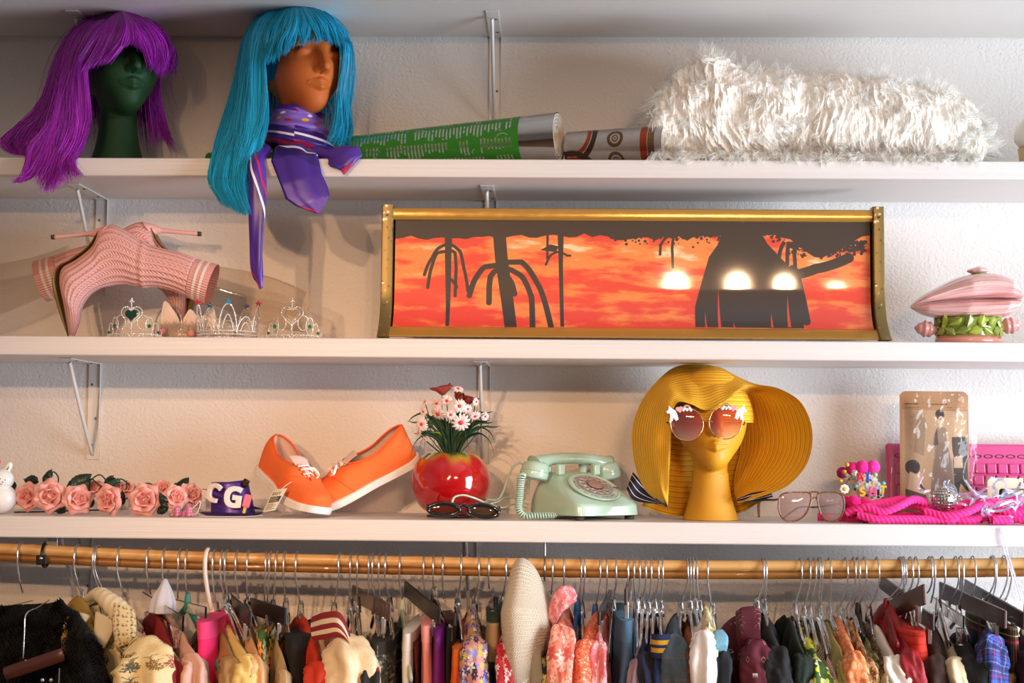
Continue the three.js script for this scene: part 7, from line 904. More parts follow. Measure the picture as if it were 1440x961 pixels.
{ // cream toile blouse
  const toile = printed((g, w, h) => { g.fillStyle = '#e4cf9c'; g.fillRect(0, 0, w, h); const r = RNG(41); for (let k = 0; k < 9; k++) { const x = r() * w, y = r() * h, c = ['#4a5148', '#8a6a34', '#6b5a3a', '#9a4a34'][k % 4]; g.fillStyle = c; for (let i = 0; i < 60; i++) { const a = r() * 6.28, d = 26 * sqrt(r()); g.beginPath(); g.ellipse(x + cos(a) * d, y + sin(a) * d * 0.8, 3 + r() * 3, 1.6 + r(), a, 0, 7); g.fill(); } g.strokeStyle = c; g.lineWidth = 1.5; for (let i = 0; i < 8; i++) { g.beginPath(); g.moveTo(x, y + 20); g.quadraticCurveTo(x + r() * 40 - 20, y + 40, x + r() * 70 - 35, y + 50); g.stroke(); } } for (let i = 0; i < 300; i++) { g.fillStyle = 'rgba(120,90,40,0.35)'; g.fillRect(r() * w, r() * h, 3, 1.5); } }, [5, 5], 0.7), cream = solid('#e8d6b0', 0.7);
  clr(135, [141, 830], [150, 885], 'behind the cream printed blouse'); clr(138, [146, 830], [190, 880], 'in the cream printed blouse');
  const t = shirt('printed_blouse', 'cream blouse printed with trees and a wide pointed collar', 'blouse', toile, [152, 846], [206, 918], { th: 0.11, keep: true, zt: 0.43, sleeve: 0.06, seed: 9, fold: 0.008, sleeveMat: toile });
  const o = t.position, L = (a) => a.map((p) => W(...p).sub(o));
  part(t, 'collar_roll', railLoft(L([[128, 836, 0.3], [140, 826, 0.32], [158, 834, 0.34], [176, 846, 0.36], [190, 862, 0.37]]), L([[124, 848, 0.3], [138, 846, 0.32], [150, 862, 0.35], [164, 878, 0.37], [182, 884, 0.38]]), [[0, 0.012], [0.5, 0.02], [1, 0.01]], 30, 20, { wob: (u, s) => 0.06 * sin(s * 60) }), cream, 'plain cream collar roll');
  part(t, 'collar_point', railLoft(L([[134, 860, 0.37], [132, 890, 0.385], [136, 918, 0.39]]), L([[158, 872, 0.375], [158, 890, 0.39], [142, 919, 0.392]]), [[0, 0.004], [0.6, 0.006], [1, 0.001]], 20, 16), cream, 'plain cream collar point');
  part(t, 'collar_point', railLoft(L([[160, 848, 0.385], [158, 880, 0.4], [163, 912, 0.405]]), L([[190, 858, 0.385], [192, 880, 0.4], [190, 902, 0.403]]), [[0, 0.004], [0.6, 0.006], [1, 0.003]], 20, 16), toile);
  part(t, 'inner_tie', railLoft(L([[100, 862, 0.36], [92, 872, 0.37], [88, 884, 0.37]]), L([[128, 866, 0.37], [112, 886, 0.38], [96, 890, 0.375]]), [[0, 0.006], [1, 0.002]], 16, 12), cream);
}
clr(169, [175, 838], [200, 880], 'beside the cream printed blouse');
barHanger('clear', 210, [212, 836], [200, 842, 0.12], [258, 878, 0.42], 'clear plastic hanger with black clips beside the white cloth', { h: 0.022 });
{ const p = W(231, 832, 0.27), t = thing('white_cloth', 'folded white gauze cloth hung over a hanger hook', 'cloth', p, G); part(t, 'cloth', railLoft([[230, 815, 0.27], [224, 826, 0.275], [214, 844, 0.28], [211, 862, 0.28]].map((q) => W(...q).sub(p)), [[235, 815, 0.27], [240, 826, 0.275], [246, 846, 0.28], [247, 864, 0.28]].map((q) => W(...q).sub(p)), [[0, 0.003], [1, 0.02]], 24, 40, { wob: (u, s) => 0.14 * s * sin(u * 2 * PI * 6) }), solid('#dfe0ee', 0.8)); }
clr(232, [233, 850], [246, 900], 'under the white gauze cloth'); clr(302, [304, 850], [326, 905], 'behind the white plastic hanger');
barHanger('clear', 254, [250, 842], [246, 850, 0.14], [290, 862, 0.42], 'clear plastic clip hanger holding the hot pink shorts', { h: 0.016 });
shirt('red_shirt', 'dark red shirt squeezed beside the cream printed blouse', 'shirt', solid('#8f1826'), [218, 860], [246, 928], { th: 0.03, seed: 12 });
shirt('blush_blouse', 'blush pink satin blouse beside the hot pink shorts', 'blouse', solid('#d9aa98', 0.55), [232, 858], [276, 925], { th: 0.04, seed: 14, sleeve: 0.036 });
clipped('pink_shorts', 'hot pink shorts clipped to a clear hanger', 'shorts', solid('#f0226c', 0.7), [283, 876], 28, { zf: 0.42, len: 0.12, band: solid('#f4407c', 0.7), seed: 2 });
hanger('teal', 264, [264, 838], [310, 935], 'teal plastic hanger beside the hot pink shorts', { zt: 0.4 });
hanger('white', 292, [297, 858], [330, 928], 'thick ivory plastic hanger with a tall looped hook', { hook: 0.0042, hookMat: HM.white, zt: 0.42 });
shirt('brown_shirt', 'tan brown shirt on the thick ivory hanger', 'shirt', solid('#a47c4c'), [300, 870], [326, 918], { th: 0.04, seed: 21 });
clr(313, [316, 840], [336, 900], 'with a round clear clip over the yellow blouse'); clr(319, [321, 838], [346, 894], 'in the pale yellow blouse');
shirt('yellow_blouse', 'pale butter yellow blouse with a smooth rounded shoulder', 'blouse', solid('#e3c878', 0.65), [312, 872], [348, 908], { th: 0.052, sleeve: 0.038, seed: 23 });
barHanger('black', 334, [336, 842], [318, 840, 0.1], [352, 872, 0.42], 'black plastic clip hanger beside the pale yellow blouse', { h: 0.015 });
shirt('peach_blouse', 'peach blouse behind the pale yellow blouse', 'blouse', solid('#d8a878', 0.7), [340, 868], [358, 905], { th: 0.03, seed: 25 });
clr(350, [348, 840], [362, 880], 'over the green floral trousers');
clipped('floral_trousers', 'green trousers with yellow and pink flowers', 'trousers', printed(floral('#3c5a1a', ['#e8c22e', '#d8487c', '#e8e0b0', '#e88a3a'], 26, 26, 51), [4, 4]), [364, 888], 18, { zf: 0.41, seed: 6, dx: 0.02 });
barHanger('black', 376, [372, 846], [352, 852, 0.12], [402, 868, 0.42], 'black plastic clip hanger holding the black trousers', { h: 0.016 }); clr(381, [376, 850], [378, 890], 'between the floral and the black trousers');
hanger('black', 390, [384, 848], [396, 890], 'twisted wire hanger with black foam shoulders', { zt: 0.4 });
shirt('beige_camisole', 'narrow beige top between the floral and black trousers', 'top', solid('#cdb48c'), [380, 880], [374, 938], { th: 0.02, seed: 27, sleeve: 0.02 });
clipped('black_trousers', 'matte black trousers folded beside the orange-red blouse', 'trousers', solid('#141212'), [411, 898], 42, { zf: 0.42, seed: 8, round: 2.4 });
clr(401, [402, 846], [408, 900], 'above the black trousers'); clr(418, [423, 850], [436, 925], 'in the orange-red blouse');
shirt('orange_red_blouse', 'orange-red blouse with a stand collar beside the striped jacket', 'blouse', solid('#c8341a', 0.7), [424, 862], [446, 935], { th: 0.045, seed: 31, sleeve: 0.03 });
{ // cream jacket with striped collar
  clr(478, [470, 852], [486, 900], 'in the cream jacket with a striped collar');
  const sm = solid('#dfc8a0', 0.4, { sheen: 0.3, sheenColor: C('#fff0d8') }), st = printed(stripes([['#8e1a24', 3], ['#e6d6b4', 2.4], ['#8e1a24', 2.6], ['#e6d6b4', 2.4], ['#8e1a24', 3]]), [1, 1]); const t = shirt('satin_jacket', 'cream satin jacket with a dark red and cream striped collar', 'jacket', sm, [466, 862], [488, 912], { th: 0.09, keep: true, zt: 0.42, sleeve: 0.058, seed: 33, fold: 0.009 }), o = t.position, L = (a) => a.map((p) => W(...p).sub(o));
  part(t, 'striped_collar', surf(20, 30, (u, v) => { const a = crv(L([[438, 868, 0.34], [458, 861, 0.38], [478, 862, 0.4], [490, 884, 0.41], [496, 910, 0.41]])).getPoint(v), b = crv(L([[440, 902, 0.4], [462, 899, 0.43], [476, 896, 0.44], [488, 902, 0.44], [494, 914, 0.43]])).getPoint(v); const p = a.lerp(b, u); p.z += 0.018 * sin(u * PI); return p; }, 1, 1), (() => { const m = st; m.map.rotation = PI / 2; return m; })(), 'dark red and cream stripes');
}
clr(494, [493, 845], [500, 905], 'beside the brown wooden hanger'); clr(504, [503, 842], [508, 905], 'in the dark striped-cuff cardigan');
shirt('dark_cardigan', 'black cardigan with red and yellow striped trim', 'cardigan', printed(stripes([['#16130f', 20], ['#7a1a1a', 3], ['#c89a2a', 1.5], ['#16130f', 14], ['#7a1a1a', 3]]), [1, 2]), [506, 890], [520, 932], { th: 0.036, seed: 36 });
barHanger('wood', 520, [519, 842], [497, 834, 0.1], [548, 862, 0.42], 'reddish brown wooden clip hanger above the patterned jeans', { h: 0.0155 });
clr(525, [528, 845], [534, 890], 'behind the reddish brown wooden hanger'); clr(534, [535, 846], [540, 900], 'beside the patterned jeans'); clr(543, [548, 842], [552, 888], 'above the white zipped skirt');
clipped('patterned_jeans', 'grey and black marbled jeans', 'jeans', printed(speck('#55524c', ['#26241f', '#8d8a80', '#3a3732', '#a8a497'], 500, 12, 55), [3, 3]), [532, 904], 32, { zf: 0.41, band: solid('#2c2a28'), bandH: 0.022, seed: 10 });
hanger('sage', 563, [566, 846], [578, 950], 'pale sage plastic hanger curving down in front of the jeans', { zt: 0.45 });
clipped('white_skirt', 'white skirt with a zip and frayed waistband', 'skirt', solid('#e2dcd4'), [572, 892], 17, { zf: 0.42, band: solid('#efe9e2'), bandH: 0.03, seed: 12 });
barHanger('black', 596.5, [598, 832], [570, 828, 0.1], [618, 868, 0.42], 'wide black plastic hanger with a black hook and size tag', { h: 0.015 }); barHanger('black', 623.5, [624, 842], [600, 862, 0.12], [640, 872, 0.42], 'black clip hanger holding the purple trousers', { h: 0.012 });
clr(610, [611, 830], [634, 882], 'over the purple trousers');
clipped('maroon_skirt', 'dark maroon skirt between the white skirt and the salmon trousers', 'skirt', solid('#5a1420'), [584, 905], 10, { zf: 0.4, seed: 13 });
clipped('salmon_trousers', 'salmon pink trousers with a folded waistband', 'trousers', solid('#e88a80', 0.75), [597, 881], 17, { zf: 0.425, band: solid('#f09a90', 0.75), seed: 14 });
clipped('purple_trousers', 'shiny purple trousers next to the salmon pair', 'trousers', solid('#6a0f78', 0.45), [615, 885], 20, { zf: 0.42, seed: 15 });
clipped('black_skirt', 'black skirt between the purple and orange garments', 'skirt', solid('#131011'), [631, 884], 14, { zf: 0.4, seed: 16 });
clipped('orange_shorts', 'bright orange shorts hanging low beside the black skirt', 'shorts', solid('#f2681e', 0.7), [642, 914], 18, { zf: 0.425, band: solid('#f67a30', 0.7), seed: 17 });
clr(649, [644, 838], [650, 900], 'above the orange shorts'); clr(674, [667, 842], [674, 890], 'in the paisley scarf blouse'); barHanger('clear', 688, [688, 828], [672, 836, 0.14], [696, 848, 0.42], 'clear clip hanger holding the tan and green trousers', { h: 0.02 }); clr(712, [705, 842], [708, 900], 'in the red and white print shirt');
shirt('paisley_blouse', 'blue, pink and cream paisley blouse', 'blouse', printed(floral('#c98a86', ['#4a4a96', '#8a86c8', '#e8dcc8', '#2c2a4a', '#c8b84a'], 46, 26, 61), [5, 5]), [664, 856], [668, 900], { th: 0.046, seed: 41, sleeve: 0.032 });
shirt('rust_shirt', 'rust orange shirt behind the paisley blouse', 'shirt', solid('#b0401c'), [652, 870], [656, 930], { th: 0.025, seed: 42, sleeve: 0.024 });
clipped('banded_trousers', 'tan trousers with dark green bands', 'trousers', printed(stripes([['#a58a64', 26], ['#23342e', 30], ['#a58a64', 34], ['#23342e', 20]]), [1, 2.6]), [694, 864], 27, { zf: 0.41, seed: 18 });
shirt('red_print_shirt', 'red and white printed shirt beside the crochet jumper', 'shirt', printed(floral('#b01c2c', ['#f0e6e0', '#e8d0cc', '#c83040'], 40, 22, 63), [5, 5]), [706, 868], [709, 905], { th: 0.028, seed: 43, sleeve: 0.026 });
{ // crochet jumper
  const kn = dataTex(128, 128, (u, v) => { const r = floor(v * 8), x = (u * 8 + (r % 2) * 0.5) % 1, y = (v * 8) % 1, d = hypot((x - 0.5) * 1.25, (y - 0.5) * 1.0); return d < 0.27 ? 0.0 : 0.55 + 0.45 * sin(x * PI) * sin(y * PI); }, [7, 7]), km = M('#e8d8c0', 0.9, 0, { bumpMap: kn, bumpScale: 0.009, sheen: 0.3, sheenColor: C('#fff4e4') });
  clr(741.5, [738, 822], [742, 880], 'inside the crochet jumper');
  const p = W(741, 815, 0.3), o = V(p.x, p.y, 0.27), t = thing('crochet_jumper', 'cream open-knit crochet jumper with a rounded shoulder', 'jumper', o, G), L = (a) => a.map((q) => W(...q).sub(o));
  part(t, 'body', railLoft(L([[727, 824, 0.33], [718, 840, 0.35], [712, 870, 0.36], [713, 910, 0.37], [714, 961, 0.37], [710, 1060, 0.37]]), L([[759, 818, 0.33], [768, 834, 0.36], [773, 864, 0.38], [771, 905, 0.385], [764, 930, 0.38], [758, 1060, 0.37]]), [[0, 0.045], [0.12, 0.075], [0.4, 0.1], [1, 0.1]], 50, 44, { su: 1, sv: 1, wob: (u, s) => 0.03 * sin(u * 2 * PI * 5 + s * 3) * smooth(0.4, 0.8, s) }), km);
  part(t, 'front_drape', railLoft(L([[722, 905, 0.43], [719, 930, 0.445], [717, 961, 0.45], [716, 1050, 0.45]]), L([[746, 905, 0.44], [742, 930, 0.455], [740, 961, 0.46], [739, 1050, 0.46]]), [[0, 0.006], [0.3, 0.016], [1, 0.02]], 30, 24, { wob: (u, s) => 0.1 * sin(u * 2 * PI * 4) * s }), km);
  part(t, 'front_drape', railLoft(L([[742, 912, 0.44], [745, 930, 0.455], [748, 961, 0.46], [750, 1050, 0.46]]), L([[762, 908, 0.43], [760, 930, 0.445], [762, 961, 0.45], [764, 1050, 0.45]]), [[0, 0.006], [0.3, 0.014], [1, 0.018]], 30, 24, { wob: (u, s) => 0.1 * sin(u * 2 * PI * 4 + 1) * s }), km);
}
shirt('black_print_shirt', 'black shirt with grey and yellow print under the crochet jumper', 'shirt', printed(floral('#1a1814', ['#8a8a3a', '#6a6a66', '#c8b870'], 24, 30, 65), [5, 5]), [764, 900], [767, 928], { th: 0.034, seed: 45, sleeve: 0.03 });
{ const cor = (s) => printed(floral('#e0745c', ['#f0a08c', '#e8c0a8', '#d85a50', '#f2b8b0'], 30, 34, s), [4, 4], 0.6), pk = printed(floral('#ea8a92', ['#f6ccd0', '#f0a8a8', '#e07078'], 26, 38, 70), [4, 4], 0.6);
  clr(777, [775, 836], [786, 900], 'beside the coral scarf'); clr(793, [793, 836], [798, 890], 'in the coral scarf');
  const t = shirt('coral_scarf', 'coral and pink leaf print scarf gathered over a hanger', 'scarf', cor(66), [792, 852], [790, 885], { th: 0.046, seed: 47, sleeve: 0.034 }), o = t.position, L = (a) => a.map((q) => W(...q).sub(o)); part(t, 'gathered_top', railLoft(L([[780, 850, 0.36], [786, 830, 0.37], [796, 824, 0.38], [808, 832, 0.38]]), L([[776, 880, 0.39], [786, 866, 0.4], [798, 856, 0.4], [811, 844, 0.39]]), [[0, 0.01], [0.5, 0.014], [1, 0.008]], 30, 32, { wob: (u, s) => 0.2 * sin(u * 2 * PI * 4 + s * 6) }), pk, 'pink gathered top'); part(t, 'loop_fold', railLoft(L([[784, 890, 0.44], [792, 884, 0.445], [802, 894, 0.45], [800, 930, 0.455], [794, 961, 0.455]]), L([[786, 905, 0.445], [793, 898, 0.45], [793, 905, 0.455], [788, 930, 0.455], [780, 961, 0.455]]), [[0, 0.006], [1, 0.012]], 30, 18), cor(67));
  hanger('blue', 817, [812, 846], [796, 950], 'bright blue plastic hanger beside the coral scarf', { zt: 0.44 }); clr(822, [818, 850], [820, 910], 'between the coral scarf and the coral blouse');
  hanger('blue', 843.5, [837, 854], [826, 905], 'dark blue plastic hanger in the coral blouse', { zt: 0.38 });
  const sp = printed(speck('#e2623a', ['#f2a88c', '#f0c0a8', '#e88a6a'], 260, 14, 68), [5, 5]); shirt('coral_blouse', 'bright coral orange blouse with pale blossom print', 'blouse', sp, [842, 858], [822, 905], { th: 0.048, seed: 49, sleeve: 0.038, zt: 0.43 }); shirt('coral_dress', 'pale pink and coral print dress beneath the coral blouse', 'dress', pk, [850, 870], [842, 900], { th: 0.026, seed: 50, sleeve: 0.022 }); }
barHanger('darkwood', 853, [852, 842], [858, 838, 0.12], [842, 870, 0.42], 'dark brown wooden clip hanger above the stone jeans', { h: 0.0125 });
clipped('stone_jeans', 'stone beige faded jeans with a button waistband', 'jeans', printed(speck('#a8987a', ['#8a7a5c', '#6a5c44', '#c2b496'], 300, 8, 71), [4, 4]), [839, 911], 21, { zf: 0.43, band: printed(speck('#ae9e80', ['#8a7a5c', '#5c5040'], 200, 7, 72), [4, 4]), bandH: 0.042, seed: 20 });
clr(866, [862, 846], [856, 920], 'between the stone jeans and the denim skirt');
barHanger('darkwood', 882.5, [881, 822], [886, 820, 0.12], [880, 840, 0.42], 'dark brown wooden clip hanger holding the denim skirt', { h: 0.0145 });
clipped('denim_skirt', 'mid blue denim skirt with a folded waist', 'skirt', printed(speck('#456a8a', ['#3a5a78', '#56809f', '#2f4c66'], 500, 4, 73), [6, 6]), [881, 874], 22, { zf: 0.42, band: printed(speck('#4f7898', ['#3a5a78', '#66909f'], 400, 4, 74), [6, 6]), bandH: 0.038, seed: 21, dx: -0.03 });
clr(891, [895, 850], [896, 915], 'beside the denim skirt'); clr(899, [896, 846], [892, 925], 'in the grey-pink jumper'); clr(907.5, [903, 846], [900, 925], 'in the navy jumper'); clr(915, [911, 850], [908, 920], 'in the black jumper'); clr(925, [920, 846], [916, 910], 'beside the striped-collar jersey'); clr(931, [929, 848], [930, 900], 'in the navy jersey with yellow stripes');
shirt('grey_pink_jumper', 'grey-pink jumper beside the denim skirt', 'jumper', solid('#98808a'), [897, 898], [895, 922], { th: 0.022, seed: 52, sleeve: 0.02 });
shirt('navy_jumper', 'dark navy jumper between the grey-pink and black ones', 'jumper', solid('#262c4c'), [906, 892], [904, 915], { th: 0.022, seed: 53, sleeve: 0.022 }); shirt('black_jumper', 'black jumper next to the navy one', 'jumper', solid('#161314'), [916, 895], [914, 918], { th: 0.024, seed: 54, sleeve: 0.023 });
const jersey = shirt('striped_jersey', 'navy jersey with two yellow stripes at the collar', 'jersey', printed(stripes([['#1d3360', 60], ['#1d3360', 10]]), [1, 1]), [928, 890], [930, 925], { th: 0.032, seed: 55, sleeve: 0.028 });
{ const p = W(929, 905, 0.46).sub(jersey.position), m = printed(stripes([['#1a2c58', 4], ['#e0aa20', 3.2], ['#1a2c58', 2.2], ['#e0aa20', 3.2], ['#1a2c58', 4]]), [1, 1]); m.map.rotation = PI / 2; part(jersey, 'striped_collar', surf(16, 16, (u, v) => { const a = (v - 0.5) * 2.8; return [p.x + sin(a) * 0.0165, p.y + lerp(0.016, -0.026, u), p.z + cos(a) * 0.02 - 0.012]; }, 1, 1), m, 'navy collar with yellow stripes'); }
clr(966, [957, 850], [955, 885], 'in the grey-blue denim jacket'); clr(970, [970, 848], [975, 895], 'in the rust tweed coat'); clr(974, [978, 846], [985, 895], 'beside the white blouse'); clr(979, [984, 848], [992, 895], 'in the white blouse'); clr(994, [1002, 852], [1010, 895], 'in the light blue collared dress');
shirt('denim_jacket', 'grey-blue denim jacket with brown stitching', 'jacket', printed((g, w, h) => { speck('#47596a', ['#3a4a5a', '#5c7080', '#2f3e4c'], 700, 4, 81)(g, w, h); g.strokeStyle = '#8a5c34'; g.lineWidth = 2; for (const y of [60, 70, 180]) { g.beginPath(); g.moveTo(0, y); g.bezierCurveTo(80, y + 14, 160, y - 14, w, y); g.stroke(); } }, [4, 4]), [950, 866], [948, 898], { th: 0.044, seed: 57, sleeve: 0.034 });
shirt('tweed_coat', 'rust brown tweed coat beside the denim jacket', 'coat', printed(speck('#8f4a1e', ['#6a3212', '#b8642c', '#4a2410', '#c87a3c'], 1400, 4, 83), [4, 4]), [966, 880], [974, 912], { th: 0.038, seed: 58, sleeve: 0.032 });
shirt('cream_print_blouse', 'pale yellow blouse with a faint pink print', 'blouse', printed(floral('#ead9a4', ['#f0e8cc', '#e8b8a0', '#d8c078'], 24, 30, 85), [4, 4]), [992, 856], [996, 880], { th: 0.03, seed: 59, sleeve: 0.022 });
shirt('white_blouse', 'plain white blouse hanging in front of the pale yellow one', 'blouse', solid('#f2f0ee', 0.7), [982, 872], [990, 892], { th: 0.04, zt: 0.47, seed: 60, sleeve: 0.034 });
const blackDress = shirt('black_dress', 'black dress with a light blue collar', 'dress', solid('#15171f'), [1006, 892], [1014, 914], { th: 0.034, zt: 0.45, seed: 61, sleeve: 0.03 }); { const p = blackDress.position; part(blackDress, 'collar_fold', railLoft([[1003, 892, 0.44], [1003, 902, 0.45], [1004, 916, 0.462]].map((q) => W(...q).sub(p)), [[1017, 890, 0.44], [1024, 900, 0.45], [1022, 914, 0.462]].map((q) => W(...q).sub(p)), [[0, 0.012], [0.5, 0.015], [1, 0.016]], 16, 24, { pw: 4 }), solid('#7cb4c8', 0.75), 'light blue collar'); }
{ // burgundy jacket
  const bur = printed((g, w, h) => { g.fillStyle = '#5a0f20'; g.fillRect(0, 0, w, h); g.strokeStyle = '#c8bcae'; g.lineWidth = 2; for (const [x, y] of [[50, 50], [180, 60], [120, 160], [40, 200], [220, 210]]) { g.beginPath(); g.moveTo(x, y - 16); g.lineTo(x + 12, y); g.lineTo(x, y + 16); g.lineTo(x - 12, y); g.closePath(); g.stroke(); } g.fillStyle = '#c8c2ba'; g.beginPath(); g.ellipse(150, 110, 30, 16, 0.4, 0, 7); g.fill(); g.fillStyle = '#2c3450'; g.beginPath(); g.ellipse(150, 112, 20, 9, 0.4, 0, 7); g.fill(); g.fillStyle = '#e8e0d8'; for (let i = 0; i < 7; i++) { g.beginPath(); g.moveTo(70 + i * 9, 120); g.lineTo(74 + i * 9, 96); g.lineTo(79 + i * 9, 120); g.fill(); } }, [4, 4]);
  clr(1072, [1064, 846], [1060, 900], 'in the burgundy patterned jacket'); clr(1076, [1075, 846], [1082, 890], 'in the black velvet jacket');
  const t = shirt('burgundy_jacket', 'burgundy jacket with white and navy pattern and a high collar', 'jacket', bur, [1052, 868], [1062, 905], { th: 0.052, seed: 63, sleeve: 0.036, zt: 0.43 }), o = t.position, L = (a) => a.map((q) => W(...q).sub(o)); part(t, 'high_collar', railLoft(L([[1035, 874, 0.38], [1036, 886, 0.4], [1041, 900, 0.42]]), L([[1069, 871, 0.38], [1070, 884, 0.4], [1069, 898, 0.42]]), [[0, 0.03], [1, 0.034]], 20, 40, { pw: 5, wob: (u, s) => 0.05 * sin(u * 31 + s * 4) }), bur); part(t, 'back_shoulder', railLoft(L([[1040, 872, 0.2], [1022, 905, 0.24], [1018, 961, 0.26], [1016, 1060, 0.26]]), L([[1050, 880, 0.24], [1044, 920, 0.28], [1042, 961, 0.3], [1040, 1060, 0.3]]), [[0, 0.02], [0.3, 0.05], [1, 0.05]], 24, 24), bur);
  shirt('black_velvet_jacket', 'black velvet jacket next to the burgundy patterned one', 'jacket', solid('#0f0d10', 0.8), [1074, 862], [1092, 918], { th: 0.05, seed: 64, sleeve: 0.04, zt: 0.44 });
}
clr(1125, [1117, 850], [1130, 900], 'in the bottle green shirt'); clr(1137, [1130, 856], [1140, 912], 'beside the green floral blouse'); clr(1145, [1138, 854], [1150, 905], 'above the red striped shirt'); clr(1151, [1149, 858], [1164, 920], 'over the pink jumper'); clr(1154, [1153, 856], [1170, 910], 'beside the pink jumper'); clr(1166, [1166, 856], [1176, 880], 'in the orange paisley shirt'); clr(1189, [1180, 856], [1194, 912], 'in the white line print blouse'); clr(1200, [1188, 860], [1196, 900], 'in the tan leaf print shirt'); clr(1206, [1200, 852], [1208, 880], 'above the sage floral dress'); hanger('black', 1215, [1207, 852], [1214, 890], 'clear hanger with a small black size tag', { zt: 0.36 });
shirt('bottle_green_shirt', 'very dark green shirt behind the floral blouse', 'shirt', solid('#141f12'), [1106, 866], [1108, 905], { th: 0.034, seed: 66, sleeve: 0.03 });
shirt('green_floral_blouse', 'olive green blouse with big cream flowers', 'blouse', printed(floral('#3a5416', ['#eee6c8', '#e8e0b8', '#c8c43a'], 12, 48, 91), [4, 4]), [1126, 880], [1136, 905], { th: 0.046, seed: 67, sleeve: 0.038 });
shirt('striped_shirt', 'white shirt with thin red stripes', 'shirt', printed(stripes([['#f0e4de', 5], ['#c02a34', 3]]), [1, 40]), [1150, 900], [1158, 928], { th: 0.032, seed: 68, sleeve: 0.028 });
shirt('peach_jumper', 'pale peach top between the striped shirt and the pink jumper', 'top', solid('#e0a88c'), [1160, 920], [1168, 950], { th: 0.022, seed: 69, sleeve: 0.02 });
shirt('pink_jumper', 'bright pink knitted jumper with a rounded shoulder', 'jumper', solid('#ee4f86', 0.9), [1165, 912], [1177, 935], { th: 0.034, seed: 70, sleeve: 0.032 });
shirt('yellow_tee', 'pale khaki top behind the orange paisley shirt', 'top', solid('#b8a86a'), [1160, 872], [1168, 905], { th: 0.024, seed: 71, sleeve: 0.022 });
shirt('orange_paisley_shirt', 'orange shirt with pale ring pattern', 'shirt', printed((g, w, h) => { g.fillStyle = '#dd7a40'; g.fillRect(0, 0, w, h); g.strokeStyle = '#f0b48c'; g.lineWidth = 5; for (let y = 0; y < 4; y++) for (let x = 0; x < 4; x++) for (const r of [9, 20]) { g.beginPath(); g.arc(x * 64 + 32 + (y % 2) * 32, y * 64 + 32, r, 0, 7); g.stroke(); } }, [5, 5]), [1174, 866], [1184, 900], { th: 0.042, seed: 72, sleeve: 0.036 });
shirt('tan_leaf_shirt', 'tan shirt with brown leaf print', 'shirt', printed(floral('#c08a54', ['#8a5a30', '#dcb488', '#6a4424'], 30, 30, 93), [5, 5]), [1190, 868], [1198, 890], { th: 0.03, seed: 73, sleeve: 0.024 });
shirt('line_print_blouse', 'off-white blouse with fine purple line drawing', 'blouse', printed((g, w, h) => { g.fillStyle = '#e4d8d2'; g.fillRect(0, 0, w, h); const r = RNG(95); g.strokeStyle = '#5a3a5c'; g.lineWidth = 1.6; for (let i = 0; i < 26; i++) { const x = r() * w, y = r() * h; g.beginPath(); g.moveTo(x, y); g.bezierCurveTo(x + r() * 60 - 30, y + r() * 60, x + r() * 80 - 40, y + r() * 80, x + r() * 50 - 25, y + r() * 90); g.stroke(); } }, [4, 4]), [1194, 905], [1206, 932], { th: 0.034, seed: 74, sleeve: 0.03 });
shirt('brown_camo_shirt', 'dark brown patterned shirt beside the sage dress', 'shirt', printed(speck('#4a3020', ['#6a4a2c', '#2c1a10', '#8a6a44'], 240, 20, 97), [4, 4]), [1212, 872], [1220, 905], { th: 0.028, seed: 75, sleeve: 0.024 });
shirt('sage_dress', 'sage green floral dress', 'dress', printed(floral('#a3aa7c', ['#7c8a58', '#d8d4b0', '#b89a7a', '#5f6e44'], 36, 26, 99), [5, 5]), [1208, 880], [1222, 920], { th: 0.036, seed: 76, sleeve: 0.031 });
clr(1233, [1222, 855], [1228, 890], 'in the cream-white blouse'); shirt('cream_white_blouse', 'cream-white blouse with a broad smooth shoulder beside the red leather coat', 'blouse', solid('#efe2d2', 0.7), [1228, 876], [1246, 922], { th: 0.046, seed: 77, sleeve: 0.042, fold: 0.008 });
shirt('teal_camisole', 'bright teal top below the cream-white blouse', 'top', solid('#1c9aa4'), [1254, 925], [1264, 958], { th: 0.03, seed: 78, sleeve: 0.024, zt: 0.46 });
hanger('red', 1265, [1246, 846], [1262, 900], 'dark red hanger in the red leather coat', { zt: 0.42 });
shirt('red_coat', 'red leather coat with a brass snap', 'coat', solid('#a01420', 0.4), [1248, 846], [1280, 922], { th: 0.042, seed: 79, sleeve: 0.04 });
barHanger('wood', 1268, [1270, 852], [1244, 862, 0.14], [1300, 836, 0.42], 'dark red-brown wooden hanger tilted up over the orange ribbed skirt', { h: 0.018 }); barHanger('darkwood', 1271, [1262, 838], [1238, 818, 0.08], [1276, 846, 0.3], 'dark wooden hanger near the wall behind the red coat', { h: 0.014, clips: false });
clipped('ribbed_skirt', 'orange-red ribbed skirt with a steel clip', 'skirt', printed(stripes([['#d8321a', 3], ['#b8240f', 1]]), [1, 40]), [1292, 890], 44, { zf: 0.43, seed: 24, dx: 0.12, round: 2.4 });
clr(1280, [1275, 834], [1288, 900], 'right behind the tilted wooden hanger'); clr(1288, [1282, 834], [1294, 900], 'before the second dark wooden hanger');
barHanger('darkwood', 1307, [1304, 834], [1270, 850, 0.12], [1312, 876, 0.42], 'dark wooden hanger above the orange ribbed skirt', { h: 0.015 }); barHanger('clear', 1311, [1309, 848], [1310, 846, 0.12], [1356, 876, 0.42], 'thick clear plastic clip hanger beside the striped blouse', { h: 0.018 });
clr(1325, [1320, 845], [1335, 900], 'above the beige striped blouse');
shirt('brown_silk_shirt', 'brown shirt in shadow between the orange skirt and the striped blouse', 'shirt', solid('#3a1f16'), [1312, 880], [1318, 925], { th: 0.05, seed: 81, sleeve: 0.03 });
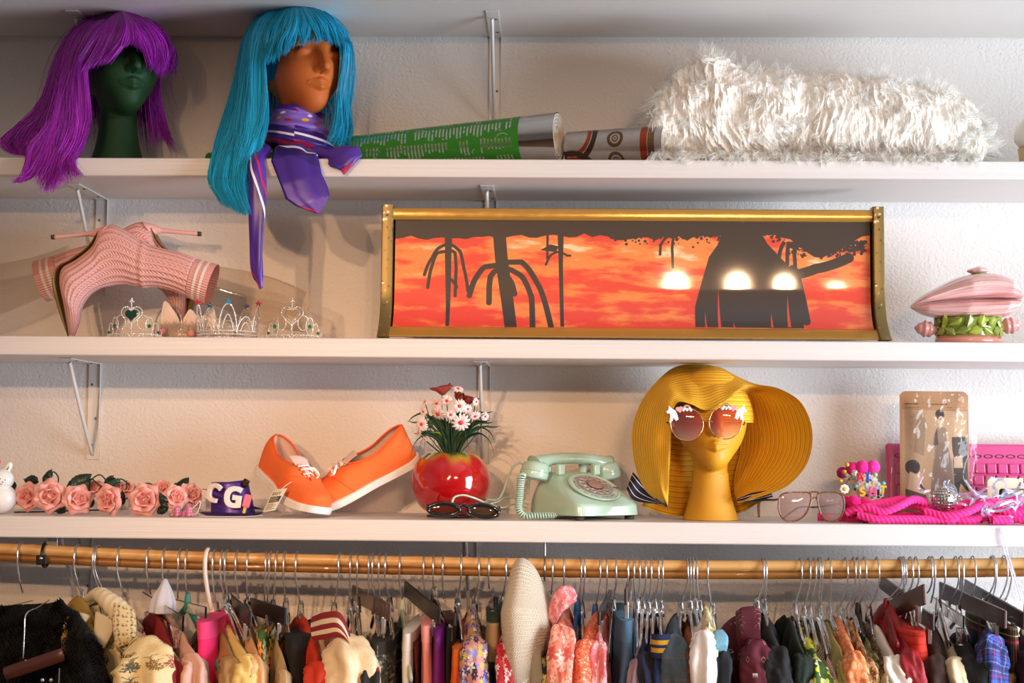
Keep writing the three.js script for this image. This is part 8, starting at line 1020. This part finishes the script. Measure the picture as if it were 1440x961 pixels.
shirt('beige_striped_blouse', 'beige blouse with brown stripes and a crumpled collar', 'blouse', printed(stripes([['#c8b08a', 6], ['#6a5440', 1.4], ['#d6c29c', 5], ['#8a7050', 1]]), [12, 1]), [1338, 908], [1342, 932], { th: 0.05, seed: 82, sleeve: 0.04 });
shirt('black_wool_coat', 'black wool coat between the striped blouse and the blue plaid shirt', 'coat', solid('#120f10'), [1352, 892], [1366, 930], { th: 0.06, seed: 83, sleeve: 0.04 });
barHanger('wood', 1344, [1340, 842], [1322, 830, 0.1], [1414, 872, 0.42], 'long dark wooden hanger over the blue plaid shirt', { h: 0.0165 }); clr(1351, [1348, 856], [1362, 890], 'under the long dark wooden hanger');
shirt('blue_plaid_shirt', 'blue plaid shirt with red and yellow lines', 'shirt', printed(plaid('#1d2f7c', [[0.05, 0.14, '#3c62b8', 0.6], [0.3, 0.04, '#b02a3c', 0.8], [0.5, 0.02, '#d8b84a', 0.8], [0.62, 0.2, '#101844', 0.6], [0.9, 0.02, '#d8d0b0', 0.6]]), [9, 9]), [1392, 878], [1394, 900], { th: 0.05, seed: 85, sleeve: 0.036 });
barHanger('darkwood', 1368, [1364, 840], [1350, 822, 0.08], [1440, 874, 0.42], 'long dark wooden hanger beside the tartan skirt', { h: 0.0155 }); clr(1395, [1384, 846], [1398, 885], 'in the blue plaid shirt'); clr(1397, [1394, 844], [1424, 880], 'beside the tartan skirt'); clr(1412, [1404, 845], [1420, 890], 'behind the tartan skirt'); clr(1418, [1413, 846], [1432, 890], 'above the tartan skirt');
shirt('khaki_jacket', 'khaki tan jacket edge between the blue plaid shirt and the tartan skirt', 'jacket', solid('#b08a5a'), [1408, 910], [1414, 945], { th: 0.03, seed: 86, sleeve: 0.024 });
clipped('tartan_skirt', 'dark green, red and yellow tartan skirt', 'skirt', printed(plaid('#16241c', [[0.1, 0.16, '#0e1420', 0.7], [0.36, 0.07, '#c23040', 0.85], [0.52, 0.03, '#e0b63a', 0.9], [0.66, 0.1, '#c8bca0', 0.5], [0.85, 0.05, '#c23040', 0.7]]), [7, 7]), [1428, 884], 20, { zf: 0.42, seed: 26 });
shirt('wine_coat', 'dark wine coloured coat at the far end of the rail', 'coat', solid('#3a1418'), [1446, 880], [1454, 915], { th: 0.05, seed: 87, sleeve: 0.036 });
hanger('tan', 1446, [1444, 846], [1440, 880], 'pale wooden hanger at the far end of the rail', { zt: 0.38 });
scene.traverse((o) => { if (o.isMesh) { o.castShadow = true; o.receiveShadow = true; } });
renderer.render(scene, camera);
